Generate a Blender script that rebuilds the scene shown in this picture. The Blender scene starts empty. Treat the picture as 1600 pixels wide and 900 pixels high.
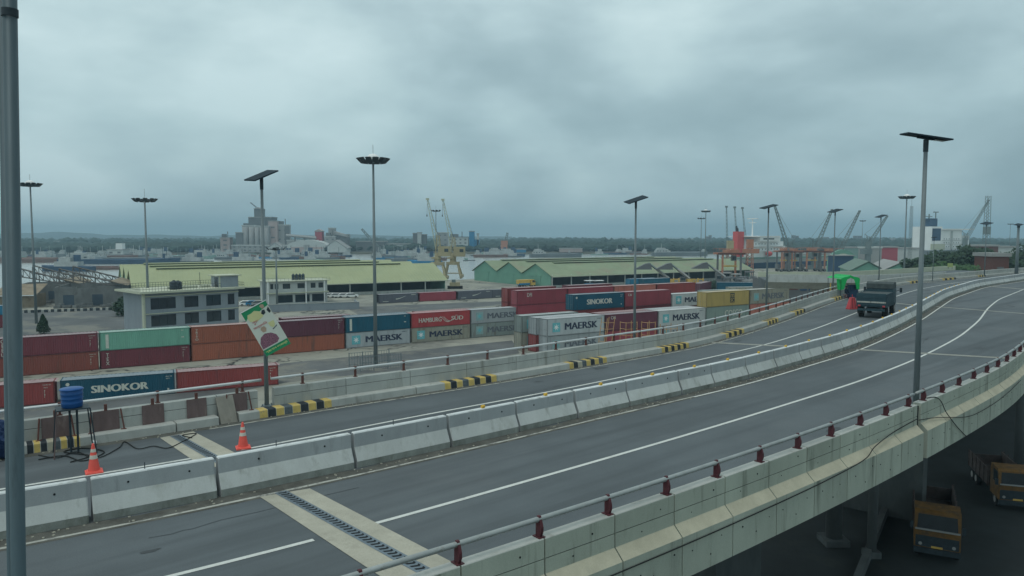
import bpy, bmesh, math, random
from mathutils import Vector, Matrix
R = math.radians
rnd = random.Random(7)
S = bpy.context.scene
COL = S.collection

# ------------------------------------------------------------------ camera
F, YH, H = 1155.0, 368.0, 19.6            # focal length in photo pixels, horizon row, eye height
TH = math.atan((450 - YH) / F)
cam = bpy.data.cameras.new("camera"); co = bpy.data.objects.new("camera", cam); COL.objects.link(co)
cam.sensor_width = 36; cam.lens = 36 * F / 1600; cam.clip_start = 0.1; cam.clip_end = 20000
co.location = (0, 0, H); co.rotation_euler = (math.pi / 2 - TH, 0, 0)
S.camera = co

# ------------------------------------------------------------------ sky, sun, exposure
SUN_EL, SUN_AZ = R(74), R(215)            # sun behind the camera, hidden by cloud
w = bpy.data.worlds.new("World"); S.world = w; w.use_nodes = True
nt = w.node_tree; N = nt.nodes; L = nt.links
N.clear()
out = N.new('ShaderNodeOutputWorld'); bg = N.new('ShaderNodeBackground'); bg.inputs[1].default_value = 0.1
L.new(bg.outputs[0], out.inputs[0])
sky = N.new('ShaderNodeTexSky'); sky.sky_type = 'NISHITA'; sky.sun_disc = False
sky.sun_elevation = SUN_EL; sky.sun_rotation = SUN_AZ; sky.dust_density = 4
tc = N.new('ShaderNodeTexCoord')
sep = N.new('ShaderNodeSeparateXYZ'); L.new(tc.outputs['Generated'], sep.inputs[0])
def wramp(stops, src):
    r = N.new('ShaderNodeValToRGB'); L.new(src, r.inputs[0])
    e = r.color_ramp.elements
    while len(e) < len(stops): e.new(0.5)
    for k, (p, c) in enumerate(stops): e[k].position = p; e[k].color = (*c, 1)
    return r.outputs[0]
def wmath(op, a, b=None, clamp=False):
    m = N.new('ShaderNodeMath'); m.operation = op; m.use_clamp = clamp
    for i, v in enumerate((a, b)):
        if v is None: continue
        if isinstance(v, (int, float)): m.inputs[i].default_value = v
        else: L.new(v, m.inputs[i])
    return m.outputs[0]
# cloud deck: two noises on the view direction, flattened towards the horizon
mp = N.new('ShaderNodeMapping'); mp.inputs['Scale'].default_value = (1.0, 1.0, 1.7); mp.inputs['Location'].default_value = (0.35, 0.1, 0.2)
L.new(tc.outputs['Generated'], mp.inputs[0])
n1 = N.new('ShaderNodeTexNoise'); n1.inputs['Scale'].default_value = 2.7; n1.inputs['Detail'].default_value = 5; n1.inputs['Roughness'].default_value = 0.42; n1.inputs['Distortion'].default_value = 0.5
L.new(mp.outputs[0], n1.inputs[0])
mp2 = N.new('ShaderNodeMapping'); mp2.inputs['Scale'].default_value = (1.0, 1.0, 2.4); mp2.inputs['Location'].default_value = (3.1, 1.7, 0.9)
L.new(tc.outputs['Generated'], mp2.inputs[0])
n2 = N.new('ShaderNodeTexNoise'); n2.inputs['Scale'].default_value = 6.5; n2.inputs['Detail'].default_value = 7; n2.inputs['Roughness'].default_value = 0.5
L.new(mp2.outputs[0], n2.inputs[0])
base = wramp([(0.0, (4.1, 5.5, 5.9)), (0.05, (4.2, 5.7, 6.1)), (0.14, (4.2, 5.8, 6.2)), (0.3, (5.1, 6.7, 7.05)), (0.55, (5.4, 6.8, 7.1)), (1.0, (6.6, 8.0, 8.3))], sep.outputs[2])
cl = wmath('ADD', wmath('MULTIPLY', n1.outputs[0], 0.64), wmath('MULTIPLY', n2.outputs[0], 0.36))
cl = wmath('ADD', cl, wmath('MULTIPLY', sep.outputs[0], -0.17))
cl = wramp([(0.34, (0.70, 0.74, 0.76)), (0.45, (0.88, 0.90, 0.91)), (0.51, (1.03, 1.03, 1.03)), (0.56, (1.16, 1.14, 1.12)), (0.66, (1.42, 1.34, 1.30))], cl)
mul = N.new('ShaderNodeMix'); mul.data_type = 'RGBA'; mul.blend_type = 'MULTIPLY'; mul.inputs[0].default_value = 1
L.new(base, mul.inputs[6]); L.new(cl, mul.inputs[7])
mx = N.new('ShaderNodeMix'); mx.data_type = 'RGBA'; mx.inputs[0].default_value = 0.93
L.new(sky.outputs[0], mx.inputs[6]); L.new(mul.outputs[2], mx.inputs[7])
L.new(mx.outputs[2], bg.inputs[0])

sl = bpy.data.lights.new("sun", 'SUN'); sl.energy = 0.7; sl.angle = R(20); sl.color = (1.0, 0.97, 0.90)
so = bpy.data.objects.new("sun", sl); COL.objects.link(so)
so.rotation_euler = (math.pi / 2 - SUN_EL, 0, math.pi - SUN_AZ)
S.view_settings.view_transform = 'Standard'; S.view_settings.look = 'None'
S.view_settings.exposure = 0.0; S.view_settings.gamma = 1; S.view_settings.use_curve_mapping = False
S.cycles.max_bounces = 5; S.cycles.diffuse_bounces = 2; S.cycles.glossy_bounces = 2; S.cycles.transmission_bounces = 2
S.cycles.volume_bounces = 0; S.cycles.use_denoising = True

# ------------------------------------------------------------------ survey helper: photo pixel -> world point on a plane
_c, _s = math.cos(TH), math.sin(TH)
def G(px, py, z=0.0):
    u = (px - 800) / F; v = (450 - py) / F
    dz = -_s + v * _c; t = (z - H) / dz
    return Vector((u * t, (_c + v * _s) * t, z))
def GD(px, py, D):
    """world point at forward distance D seen at this pixel"""
    u = (px - 800) / F; v = (450 - py) / F
    t = D / (_c + v * _s)
    return Vector((u * t, D, H + (-_s + v * _c) * t))

# ------------------------------------------------------------------ materials
def mat(name, col, rough=0.8, var=0.15, scale=1.5, stretch=(1, 1, 1), bump=0.0, metal=0.0, stain=None, stain_amt=(0.58, 0.7), stain_scale=0.8, fine=0.0, coords='Position', spec=0.3, rand=0.0, streak=None, streak_dir=None):
    m = bpy.data.materials.new(name); m.use_nodes = True
    t = m.node_tree; n = t.nodes; l = t.links
    b = n['Principled BSDF']; b.inputs['Roughness'].default_value = rough; b.inputs['Metallic'].default_value = metal
    b.inputs['Specular IOR Level'].default_value = spec
    if coords == 'Position':
        g = n.new('ShaderNodeNewGeometry'); src = g.outputs['Position']
    else:
        g = n.new('ShaderNodeTexCoord'); src = g.outputs['Object']
    mpp = n.new('ShaderNodeMapping'); mpp.inputs['Scale'].default_value = stretch; l.new(src, mpp.inputs[0])
    no = n.new('ShaderNodeTexNoise'); no.inputs['Scale'].default_value = scale; no.inputs['Detail'].default_value = 8; no.inputs['Roughness'].default_value = 0.62
    l.new(mpp.outputs[0], no.inputs[0])
    cr = n.new('ShaderNodeValToRGB'); l.new(no.outputs[0], cr.inputs[0])
    e = cr.color_ramp.elements; e[0].position = 0.3; e[1].position = 0.7
    e[0].color = (*[c * (1 - var) for c in col], 1); e[1].color = (*[min(1, c * (1 + var)) for c in col], 1)
    last = cr.outputs[0]
    if fine:
        nf = n.new('ShaderNodeTexNoise'); nf.inputs['Scale'].default_value = 45; nf.inputs['Detail'].default_value = 2
        l.new(src, nf.inputs[0])
        c2 = n.new('ShaderNodeValToRGB'); l.new(nf.outputs[0], c2.inputs[0])
        f = c2.color_ramp.elements; f[0].position = 0.3; f[1].position = 0.7; f[0].color = (1 - fine,) * 3 + (1,); f[1].color = (1 + fine,) * 3 + (1,)
        mm = n.new('ShaderNodeMix'); mm.data_type = 'RGBA'; mm.blend_type = 'MULTIPLY'; mm.inputs[0].default_value = 1
        l.new(last, mm.inputs[6]); l.new(c2.outputs[0], mm.inputs[7]); last = mm.outputs[2]
    if stain:
        ns = n.new('ShaderNodeTexNoise'); ns.inputs['Scale'].default_value = stain_scale; ns.inputs['Detail'].default_value = 9; ns.inputs['Roughness'].default_value = 0.7
        m2 = n.new('ShaderNodeMapping'); m2.inputs['Scale'].default_value = stretch; m2.inputs['Location'].default_value = (17, 5, 3); l.new(src, m2.inputs[0]); l.new(m2.outputs[0], ns.inputs[0])
        sr = n.new('ShaderNodeMapRange'); sr.inputs[1].default_value = stain_amt[0]; sr.inputs[2].default_value = stain_amt[1]; l.new(ns.outputs[0], sr.inputs[0])
        mm = n.new('ShaderNodeMix'); mm.data_type = 'RGBA'; l.new(sr.outputs[0], mm.inputs[0]); l.new(last, mm.inputs[6]); mm.inputs[7].default_value = (*stain, 1); last = mm.outputs[2]
    if streak:
        s_c, s_scale, s_lo, s_hi = streak
        m3 = n.new('ShaderNodeMapping'); m3.inputs['Scale'].default_value = s_scale; m3.inputs['Location'].default_value = (3, 9, 1); l.new(src, m3.inputs[0])
        if streak_dir is not None: m3.inputs['Rotation'].default_value = (0, 0, -streak_dir); m3.vector_type = 'POINT'; m3.inputs['Scale'].default_value = (1, 1, 1); m4 = n.new('ShaderNodeMapping'); m4.inputs['Scale'].default_value = s_scale; l.new(m3.outputs[0], m4.inputs[0]); m3 = m4
        n3 = n.new('ShaderNodeTexNoise'); n3.inputs['Scale'].default_value = 1.0; n3.inputs['Detail'].default_value = 6; n3.inputs['Roughness'].default_value = 0.6; l.new(m3.outputs[0], n3.inputs[0])
        s3 = n.new('ShaderNodeMapRange'); s3.inputs[1].default_value = s_lo; s3.inputs[2].default_value = s_hi; l.new(n3.outputs[0], s3.inputs[0])
        mm = n.new('ShaderNodeMix'); mm.data_type = 'RGBA'; l.new(s3.outputs[0], mm.inputs[0]); l.new(last, mm.inputs[6]); mm.inputs[7].default_value = (*s_c, 1); last = mm.outputs[2]
    if rand:
        oi = n.new('ShaderNodeObjectInfo'); r2 = n.new('ShaderNodeMapRange'); r2.inputs[3].default_value = 1 - rand; r2.inputs[4].default_value = 1 + rand * 0.6; l.new(oi.outputs['Random'], r2.inputs[0])
        mm = n.new('ShaderNodeMix'); mm.data_type = 'RGBA'; mm.blend_type = 'MULTIPLY'; mm.inputs[0].default_value = 1; l.new(last, mm.inputs[6]); l.new(r2.outputs[0], mm.inputs[7]); last = mm.outputs[2]
    l.new(last, b.inputs['Base Color'])
    if bump:
        bp = n.new('ShaderNodeBump'); bp.inputs['Strength'].default_value = bump; bp.inputs['Distance'].default_value = 0.03
        l.new(no.outputs[0], bp.inputs['Height']); l.new(bp.outputs[0], b.inputs['Normal'])
    return m
M = {}
M['asphalt'] = mat('asphalt', (0.104, 0.120, 0.128), 0.78, 0.12, 0.35, (1, 1, 1), 0.12, fine=0.22, stain=(0.135, 0.147, 0.152), stain_amt=(0.5, 0.8), stain_scale=0.12, streak=((0.062, 0.072, 0.078), (0.04, 0.8, 1), 0.45, 0.75), streak_dir=R(42))
M['street'] = mat('street_asphalt', (0.022, 0.027, 0.028), 0.8, 0.25, 0.4, fine=0.15, stain=(0.038, 0.042, 0.036), stain_scale=0.15)  # base tone lowered to carry the shade below the flyover
M['concrete'] = mat('concrete', (0.42, 0.43, 0.40), 0.85, 0.13, 1.2, (1, 1, 0.35), 0.15, fine=0.05, stain=(0.27, 0.27, 0.23), stain_amt=(0.58, 0.78), stain_scale=1.6, rand=0.08, streak=((0.24, 0.24, 0.21), (2.4, 2.4, 0.35), 0.58, 0.78))
M['concrete_face'] = mat('streaked_concrete', (0.39, 0.42, 0.35), 0.85, 0.13, 0.8, (1.0, 1.0, 0.35), 0.15, fine=0.07, stain=(0.20, 0.225, 0.18), stain_amt=(0.55, 0.82), stain_scale=1.3, rand=0.10, streak=((0.17, 0.185, 0.15), (2.6, 2.6, 0.22), 0.56, 0.74))
M['ledge'] = mat('dusty_ledge', (0.44, 0.41, 0.31), 0.9, 0.12, 2.0, fine=0.05, stain=(0.38, 0.36, 0.28), stain_scale=1.4)
M['barrier'] = mat('barrier_concrete', (0.50, 0.52, 0.50), 0.8, 0.08, 1.5, (1, 1, 0.5), 0.08, fine=0.05, stain=(0.36, 0.37, 0.33), stain_amt=(0.52, 0.75), stain_scale=1.1, rand=0.10, streak=((0.30, 0.31, 0.28), (3.2, 3.2, 0.5), 0.56, 0.76))
M['barrier_upper'] = mat('barrier_upper_band', (0.36, 0.38, 0.385), 0.8, 0.10, 1.5, (1, 1, 0.5), 0.08, fine=0.05, rand=0.10, streak=((0.22, 0.23, 0.22), (3.0, 3.0, 0.6), 0.58, 0.78))
M['barrier_dirt'] = mat('barrier_splash_band', (0.27, 0.285, 0.26), 0.9, 0.2, 2.5, (1, 1, 0.6), fine=0.08, stain=(0.15, 0.155, 0.13), stain_amt=(0.5, 0.7), stain_scale=1.4)
M['white_paint'] = mat('white_paint', (0.66, 0.68, 0.67), 0.6, 0.07, 4, fine=0.04, stain=(0.42, 0.43, 0.40), stain_amt=(0.52, 0.68), stain_scale=2.2, rand=0.1)
M['line'] = mat('road_line_paint', (0.60, 0.61, 0.57), 0.7, 0.1, 3, fine=0.08, stain=(0.25, 0.25, 0.24), stain_amt=(0.60, 0.74), stain_scale=2.6)
M['line_old'] = mat('worn_road_line', (0.45, 0.45, 0.40), 0.8, 0.2, 3, stain=(0.15, 0.15, 0.14), stain_amt=(0.50, 0.62), stain_scale=2.2)
M['joint_conc'] = mat('joint_concrete', (0.40, 0.38, 0.31), 0.9, 0.14, 1.4, (1, 1, 1), 0.1, fine=0.10, stain=(0.27, 0.255, 0.21), stain_amt=(0.55, 0.8), stain_scale=1.2)
M['joint_steel'] = mat('joint_steel', (0.16, 0.20, 0.23), 0.5, 0.2, 6, metal=0.3)
M['dark'] = mat('dark_gap', (0.015, 0.018, 0.02), 0.9)
M['grime'] = mat('gutter_grime', (0.10, 0.10, 0.088), 0.95, 0.35, 2.0, fine=0.15, stain=(0.17, 0.165, 0.14), stain_scale=3)
M['yellow'] = mat('kerb_yellow', (0.60, 0.44, 0.14), 0.7, 0.15, 4, fine=0.06, stain=(0.34, 0.30, 0.2), stain_scale=4)
M['black'] = mat('kerb_black', (0.03, 0.038, 0.045), 0.6, 0.3, 4, stain=(0.10, 0.11, 0.11), stain_scale=3)
M['black_worn'] = mat('kerb_black_worn', (0.10, 0.12, 0.13), 0.7, 0.3, 6, stain=(0.24, 0.25, 0.23), stain_scale=5)
M['rail'] = mat('galvanised_rail', (0.60, 0.61, 0.60), 0.35, 0.06, 3, metal=0.35, spec=0.5)
M['galv'] = mat('galvanised_pole', (0.19, 0.225, 0.235), 0.55, 0.12, 1.5, (1, 1, 0.3), metal=0.15)
M['nearpole'] = mat('weathered_pipe', (0.075, 0.11, 0.125), 0.5, 0.15, 1.5, (3, 3, 0.5), metal=0.3, stain=(0.05, 0.075, 0.085), stain_scale=2)
M['post_red'] = mat('maroon_post', (0.085, 0.022, 0.028), 0.6, 0.3, 9, stain=(0.10, 0.05, 0.035), stain_scale=9)
M['rail_dull'] = mat('dull_rail', (0.33, 0.35, 0.34), 0.42, 0.15, 2, metal=0.3, stain=(0.2, 0.18, 0.15), stain_scale=3)
M['post_rust'] = mat('rusty_post', (0.13, 0.055, 0.045), 0.8, 0.3, 6, stain=(0.2, 0.1, 0.06), stain_scale=6)
M['rust_plate'] = mat('rusty_plate', (0.155, 0.11, 0.105), 0.9, 0.18, 3, (1.5, 1.5, 0.4), stain=(0.22, 0.17, 0.15), stain_scale=2.5, fine=0.08)
M['board'] = mat('plywood_board', (0.25, 0.235, 0.20), 0.9, 0.15, 3, (1, 1, 0.3), stain=(0.15, 0.12, 0.10), stain_scale=3)
M['cone'] = mat('cone_orange', (0.85, 0.12, 0.09), 0.45, 0.05, 4)
M['cone_white'] = mat('cone_collar', (0.62, 0.58, 0.50), 0.5, 0.05, 4)
M['tank_blue'] = mat('tank_blue', (0.010, 0.080, 0.26), 0.4, 0.1, 4)
M['steel_dark'] = mat('dark_steel', (0.035, 0.05, 0.06), 0.55, 0.2, 4, metal=0.2)
M['panel_dark'] = mat('solar_panel_cells', (0.016, 0.032, 0.045), 0.6, 0.1, 3, spec=0.12)
M['tarp'] = mat('blue_tarpaulin', (0.012, 0.035, 0.10), 0.6, 0.25, 3, bump=0.3)
M['tent'] = mat('green_canvas', (0.01, 0.42, 0.10), 0.6, 0.08, 3, bump=0.1)
M['plastic_red'] = mat('red_plastic', (0.55, 0.07, 0.08), 0.45, 0.08, 3)
M['yard'] = mat('yard_concrete', (0.30, 0.295, 0.245), 0.9, 0.22, 0.05, (1, 1, 1), 0.0, fine=0.04, stain=(0.19, 0.19, 0.17), stain_amt=(0.50, 0.62), stain_scale=0.045)
_t = M['yard'].node_tree; _n = _t.nodes; _b = _n['Principled BSDF']; _last = _b.inputs['Base Color'].links[0].from_socket
_g = _n.new('ShaderNodeNewGeometry'); _dn = _n.new('ShaderNodeTexNoise'); _dn.inputs['Scale'].default_value = 0.25; _t.links.new(_g.outputs['Position'], _dn.inputs[0])
_ad = _n.new('ShaderNodeMix'); _ad.data_type = 'VECTOR'; _ad.inputs[0].default_value = 0.02; _t.links.new(_g.outputs['Position'], _ad.inputs[4]); 
_sc = _n.new('ShaderNodeVectorMath'); _sc.operation = 'SCALE'; _sc.inputs[3].default_value = 9.0; _t.links.new(_dn.outputs[1], _sc.inputs[0])
_av = _n.new('ShaderNodeVectorMath'); _av.operation = 'ADD'; _t.links.new(_g.outputs['Position'], _av.inputs[0]); _t.links.new(_sc.outputs[0], _av.inputs[1])
_v = _n.new('ShaderNodeTexVoronoi'); _v.feature = 'DISTANCE_TO_EDGE'; _v.inputs['Scale'].default_value = 0.13; _t.links.new(_av.outputs[0], _v.inputs[0])
_mr = _n.new('ShaderNodeMapRange'); _mr.inputs[1].default_value = 0.015; _mr.inputs[2].default_value = 0.06; _mr.inputs[3].default_value = 1; _mr.inputs[4].default_value = 0; _t.links.new(_v.outputs[0], _mr.inputs[0])
_mk = _n.new('ShaderNodeTexNoise'); _mk.inputs['Scale'].default_value = 0.06; _mk.inputs['Detail'].default_value = 4; _t.links.new(_g.outputs['Position'], _mk.inputs[0])
_mm = _n.new('ShaderNodeMapRange'); _mm.inputs[1].default_value = 0.46; _mm.inputs[2].default_value = 0.56; _t.links.new(_mk.outputs[0], _mm.inputs[0])
_mu = _n.new('ShaderNodeMath'); _mu.operation = 'MULTIPLY'; _t.links.new(_mr.outputs[0], _mu.inputs[0]); _t.links.new(_mm.outputs[0], _mu.inputs[1])
_mx = _n.new('ShaderNodeMix'); _mx.data_type = 'RGBA'; _t.links.new(_mu.outputs[0], _mx.inputs[0]); _t.links.new(_last, _mx.inputs[6]); _mx.inputs[7].default_value = (0.035, 0.037, 0.036, 1); _t.links.new(_mx.outputs[2], _b.inputs['Base Color'])
M['yard_patch'] = mat('yard_old_asphalt', (0.115, 0.12, 0.12), 0.9, 0.25, 0.12, (1, 1, 1), 0.0, fine=0.05, stain=(0.19, 0.185, 0.16), stain_amt=(0.52, 0.6), stain_scale=0.09)
M['water'] = mat('river_water', (0.33, 0.335, 0.31), 0.22, 0.06, 0.01, spec=0.5)
M['soil'] = mat('far_bank_soil', (0.16, 0.15, 0.11), 0.95, 0.2, 0.02)
M['foliage'] = mat('tree_leaves', (0.022, 0.052, 0.024), 0.7, 0.5, 0.5)
M['foliage_light'] = mat('tree_leaves_light', (0.045, 0.10, 0.035), 0.7, 0.45, 0.6)
M['boat_white'] = mat('boat_white', (0.42, 0.44, 0.43), 0.7, 0.25, 0.3)
M['far_foliage'] = mat('far_woodland_leaves', (0.022, 0.045, 0.036), 0.85, 0.4, 0.04)
M['hill'] = mat('far_hill_cover', (0.04, 0.065, 0.06), 0.95, 0.2, 0.004)
M['bark'] = mat('bark', (0.10, 0.08, 0.06), 0.95, 0.3, 4)
M['roof_green'] = mat('pale_green_roof_sheet', (0.36, 0.385, 0.22), 0.7, 0.07, 0.12, fine=0.02, stain=(0.29, 0.33, 0.20), stain_amt=(0.5, 0.75), stain_scale=0.1)
M['roof_stained'] = mat('stained_green_roof_sheet', (0.25, 0.30, 0.19), 0.75, 0.12, 0.15, fine=0.02, stain=(0.28, 0.25, 0.18), stain_amt=(0.5, 0.68), stain_scale=0.12)
M['roof_dull'] = mat('dull_green_roof', (0.15, 0.21, 0.17), 0.8, 0.12, 0.3, stain=(0.18, 0.18, 0.14), stain_scale=0.2)
M['wall_green'] = mat('green_wall_sheet', (0.16, 0.33, 0.25), 0.7, 0.08, 0.3, stain=(0.20, 0.33, 0.27), stain_scale=0.3)
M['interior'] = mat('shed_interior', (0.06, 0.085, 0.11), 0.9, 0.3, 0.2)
M['wall_cream'] = mat('cream_wall', (0.50, 0.52, 0.40), 0.8, 0.06, 0.5, stain=(0.35, 0.36, 0.28), stain_scale=0.5)
M['wall_greyblue'] = mat('grey_blue_wall', (0.27, 0.305, 0.335), 0.8, 0.08, 0.5, (1, 1, 0.3), stain=(0.20, 0.22, 0.23), stain_scale=0.8)
M['wall_white'] = mat('off_white_wall', (0.50, 0.52, 0.50), 0.8, 0.08, 0.3)
M['plant_grey'] = mat('dusty_plant_concrete', (0.32, 0.32, 0.31), 0.9, 0.12, 0.05, (1, 1, 0.3), stain=(0.22, 0.215, 0.21), stain_scale=0.05)
M['plant_dark'] = mat('plant_dark_steel', (0.15, 0.155, 0.16), 0.9, 0.15, 0.05)
M['plant_pink'] = mat('plant_pinkish_sheet', (0.42, 0.33, 0.31), 0.9, 0.1, 0.05)
M['plant_red'] = mat('plant_red_sheet', (0.38, 0.07, 0.09), 0.8, 0.1, 0.05)
M['ruin'] = mat('weathered_masonry', (0.17, 0.175, 0.17), 0.95, 0.3, 0.4, (1, 1, 0.5), stain=(0.10, 0.095, 0.085), stain_scale=0.3)
M['ruin_roof'] = mat('rusty_roof_sheet', (0.26, 0.21, 0.15), 0.95, 0.25, 0.4, stain=(0.18, 0.11, 0.07), stain_scale=0.5)
M['truss'] = mat('truss_steel', (0.16, 0.15, 0.14), 0.9, 0.3, 1)
M['shaded_concrete'] = mat('under_deck_shaded_concrete', (0.085, 0.095, 0.095), 0.9, 0.25, 0.8, (1, 1, 0.4), stain=(0.08, 0.085, 0.08), stain_scale=0.9)  # pier concrete with the deck's shade put into its colour
M['cab_glass'] = mat('cab_glass', (0.012, 0.018, 0.022), 0.3, 0.3, 1.5, spec=0.25)
M['glass'] = mat('window_glass', (0.03, 0.045, 0.055), 0.12, 0.3, 0.6, spec=0.6)
M['crane_yellow'] = mat('crane_yellow', (0.40, 0.34, 0.21), 0.7, 0.15, 0.4, stain=(0.3, 0.22, 0.14), stain_scale=0.6)
M['crane_orange'] = mat('crane_orange', (0.46, 0.20, 0.13), 0.7, 0.15, 0.4, stain=(0.35, 0.2, 0.15), stain_scale=0.5)
M['crane_grey'] = mat('crane_grey', (0.17, 0.21, 0.21), 0.7, 0.15, 0.4)
M['crane_green'] = mat('crane_grey_green', (0.22, 0.32, 0.30), 0.7, 0.15, 0.4)
M['ladder_tan'] = mat('ladder_tan_paint', (0.50, 0.30, 0.14), 0.7, 0.1, 2)
M['machine_yellow'] = mat('machine_yellow', (0.62, 0.40, 0.10), 0.6, 0.15, 1)
M['hull_blue'] = mat('hull_dark_blue', (0.03, 0.07, 0.13), 0.6, 0.2, 0.1)
M['hull_azure'] = mat('hull_bright_blue', (0.02, 0.20, 0.38), 0.6, 0.1, 0.1)
M['hull_grey'] = mat('hull_grey', (0.15, 0.17, 0.18), 0.7, 0.2, 0.1)
M['hull_rust'] = mat('hull_rust', (0.20, 0.12, 0.10), 0.8, 0.2, 0.1)
M['hull_teal'] = mat('hull_pale_green', (0.25, 0.38, 0.34), 0.6, 0.1, 0.05)
M['hull_pale'] = mat('hull_pale_grey', (0.42, 0.44, 0.42), 0.6, 0.1, 0.05)
M['ship_white'] = mat('ship_white', (0.80, 0.81, 0.79), 0.6, 0.06, 0.2)
M['funnel_red'] = mat('funnel_red', (0.60, 0.10, 0.10), 0.6, 0.06, 0.2)
M['army'] = mat('army_green_paint', (0.030, 0.066, 0.082), 0.55, 0.25, 1.5, coords='Object', bump=0.05)
M['army_canvas'] = mat('army_canvas', (0.070, 0.085, 0.085), 0.9, 0.25, 2.5, coords='Object', bump=0.3)
M['tyre'] = mat('tyre_rubber', (0.018, 0.02, 0.021), 0.85, 0.2, 5)
M['truck_yellow'] = mat('truck_yellow', (0.20, 0.10, 0.025), 0.65, 0.3, 2.0, stain=(0.09, 0.06, 0.035), stain_amt=(0.45, 0.65), stain_scale=1.6, fine=0.1)  # yellow darkened for the shade under the deck, with dirt stains on top
M['truck_bed'] = mat('truck_bed_wood', (0.09, 0.07, 0.065), 0.9, 0.3, 2)
M['lamp_glass'] = mat('lamp_glass', (0.70, 0.72, 0.70), 0.3, 0.03, 2)
M['amber'] = mat('amber_reflector', (0.75, 0.45, 0.06), 0.3, 0.05, 5)
M['skin'] = mat('skin', (0.16, 0.09, 0.06), 0.6, 0.05, 5)
M['dark_blue_cloth'] = mat('dark_blue_cloth', (0.015, 0.03, 0.06), 0.85, 0.2, 3)
M['cable'] = mat('black_cable', (0.02, 0.022, 0.022), 0.7, 0.1, 3)
M['banner_white'] = mat('banner_white', (0.62, 0.64, 0.56), 0.6, 0.04, 3, coords='Object')
M['banner_green'] = mat('banner_green', (0.02, 0.26, 0.11), 0.6, 0.05, 3, coords='Object')
M['banner_yellow'] = mat('banner_cream', (0.62, 0.60, 0.30), 0.6, 0.05, 3, coords='Object')
M['banner_letter'] = mat('banner_letter_yellow', (0.75, 0.78, 0.30), 0.6, 0.05, 3, coords='Object')
M['banner_pink'] = mat('banner_letter_red', (0.55, 0.16, 0.16), 0.6, 0.05, 3, coords='Object')
M['banner_purple'] = mat('banner_purple', (0.24, 0.11, 0.15), 0.6, 0.6, 22, coords='Object')
M['banner_skin'] = mat('banner_tan', (0.42, 0.30, 0.22), 0.6, 0.1, 3, coords='Object')
CC = {'red': (0.29, 0.058, 0.055), 'darkred': (0.20, 0.048, 0.062), 'purple': (0.155, 0.045, 0.07), 'orange': (0.40, 0.125, 0.075), 'brick': (0.30, 0.085, 0.065),
      'green': (0.20, 0.44, 0.33), 'blue': (0.012, 0.11, 0.17), 'sinokor': (0.012, 0.095, 0.15), 'hamburg': (0.46, 0.065, 0.07), 'grey': (0.42, 0.45, 0.46),
      'beige': (0.38, 0.37, 0.30), 'greygreen': (0.30, 0.35, 0.33), 'slate': (0.12, 0.125, 0.15), 'msc': (0.50, 0.37, 0.13), 'skyblue': (0.02, 0.18, 0.30),
      'cosco': (0.30, 0.38, 0.34), 'pinkred': (0.34, 0.065, 0.085), 'salmon': (0.46, 0.16, 0.12), 'white': (0.60, 0.62, 0.61)}
CM = {}
for k, c in CC.items():
    rusty = k in ('orange', 'beige', 'greygreen', 'salmon', 'brick')
    CM[k] = mat('container_' + k + '_paint', c, 0.6, 0.10, 0.5, (1, 1, 0.35), fine=0.02, stain=(0.19, 0.11, 0.08) if rusty else tuple(x * 0.72 + 0.02 for x in c), stain_amt=(0.62, 0.78) if rusty else (0.55, 0.75), stain_scale=0.7, rand=0.16, streak=((0.16, 0.09, 0.07) if rusty else tuple(x * 0.6 + 0.015 for x in c), (1.6, 1.6, 0.16), 0.57 if not rusty else 0.54, 0.74))
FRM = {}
for k, c in CC.items(): FRM[k] = mat('container_' + k + '_frame', tuple(x * 0.55 + 0.008 for x in c), 0.7, 0.2, 1.5)  # frame colours darkened to paint in the shadow outline of each box
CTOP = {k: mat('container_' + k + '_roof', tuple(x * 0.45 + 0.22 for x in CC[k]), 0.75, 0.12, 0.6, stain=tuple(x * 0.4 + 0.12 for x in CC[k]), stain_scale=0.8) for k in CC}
M['letter_navy'] = mat('navy_lettering', (0.035, 0.045, 0.08), 0.6, 0.15, 2)
M['letter_faded'] = mat('faded_navy_lettering', (0.14, 0.155, 0.18), 0.6, 0.25, 2)
M['letter_white'] = mat('white_lettering', (0.62, 0.62, 0.54), 0.6, 0.08, 2)
M['logo_blue'] = mat('light_blue_logo', (0.16, 0.48, 0.52), 0.6, 0.08, 2)
M['logo_faded'] = mat('faded_logo', (0.28, 0.42, 0.42), 0.6, 0.15, 2)
M['sign_green'] = mat('dull_green_sign', (0.36, 0.42, 0.16), 0.7, 0.1, 2)

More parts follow.
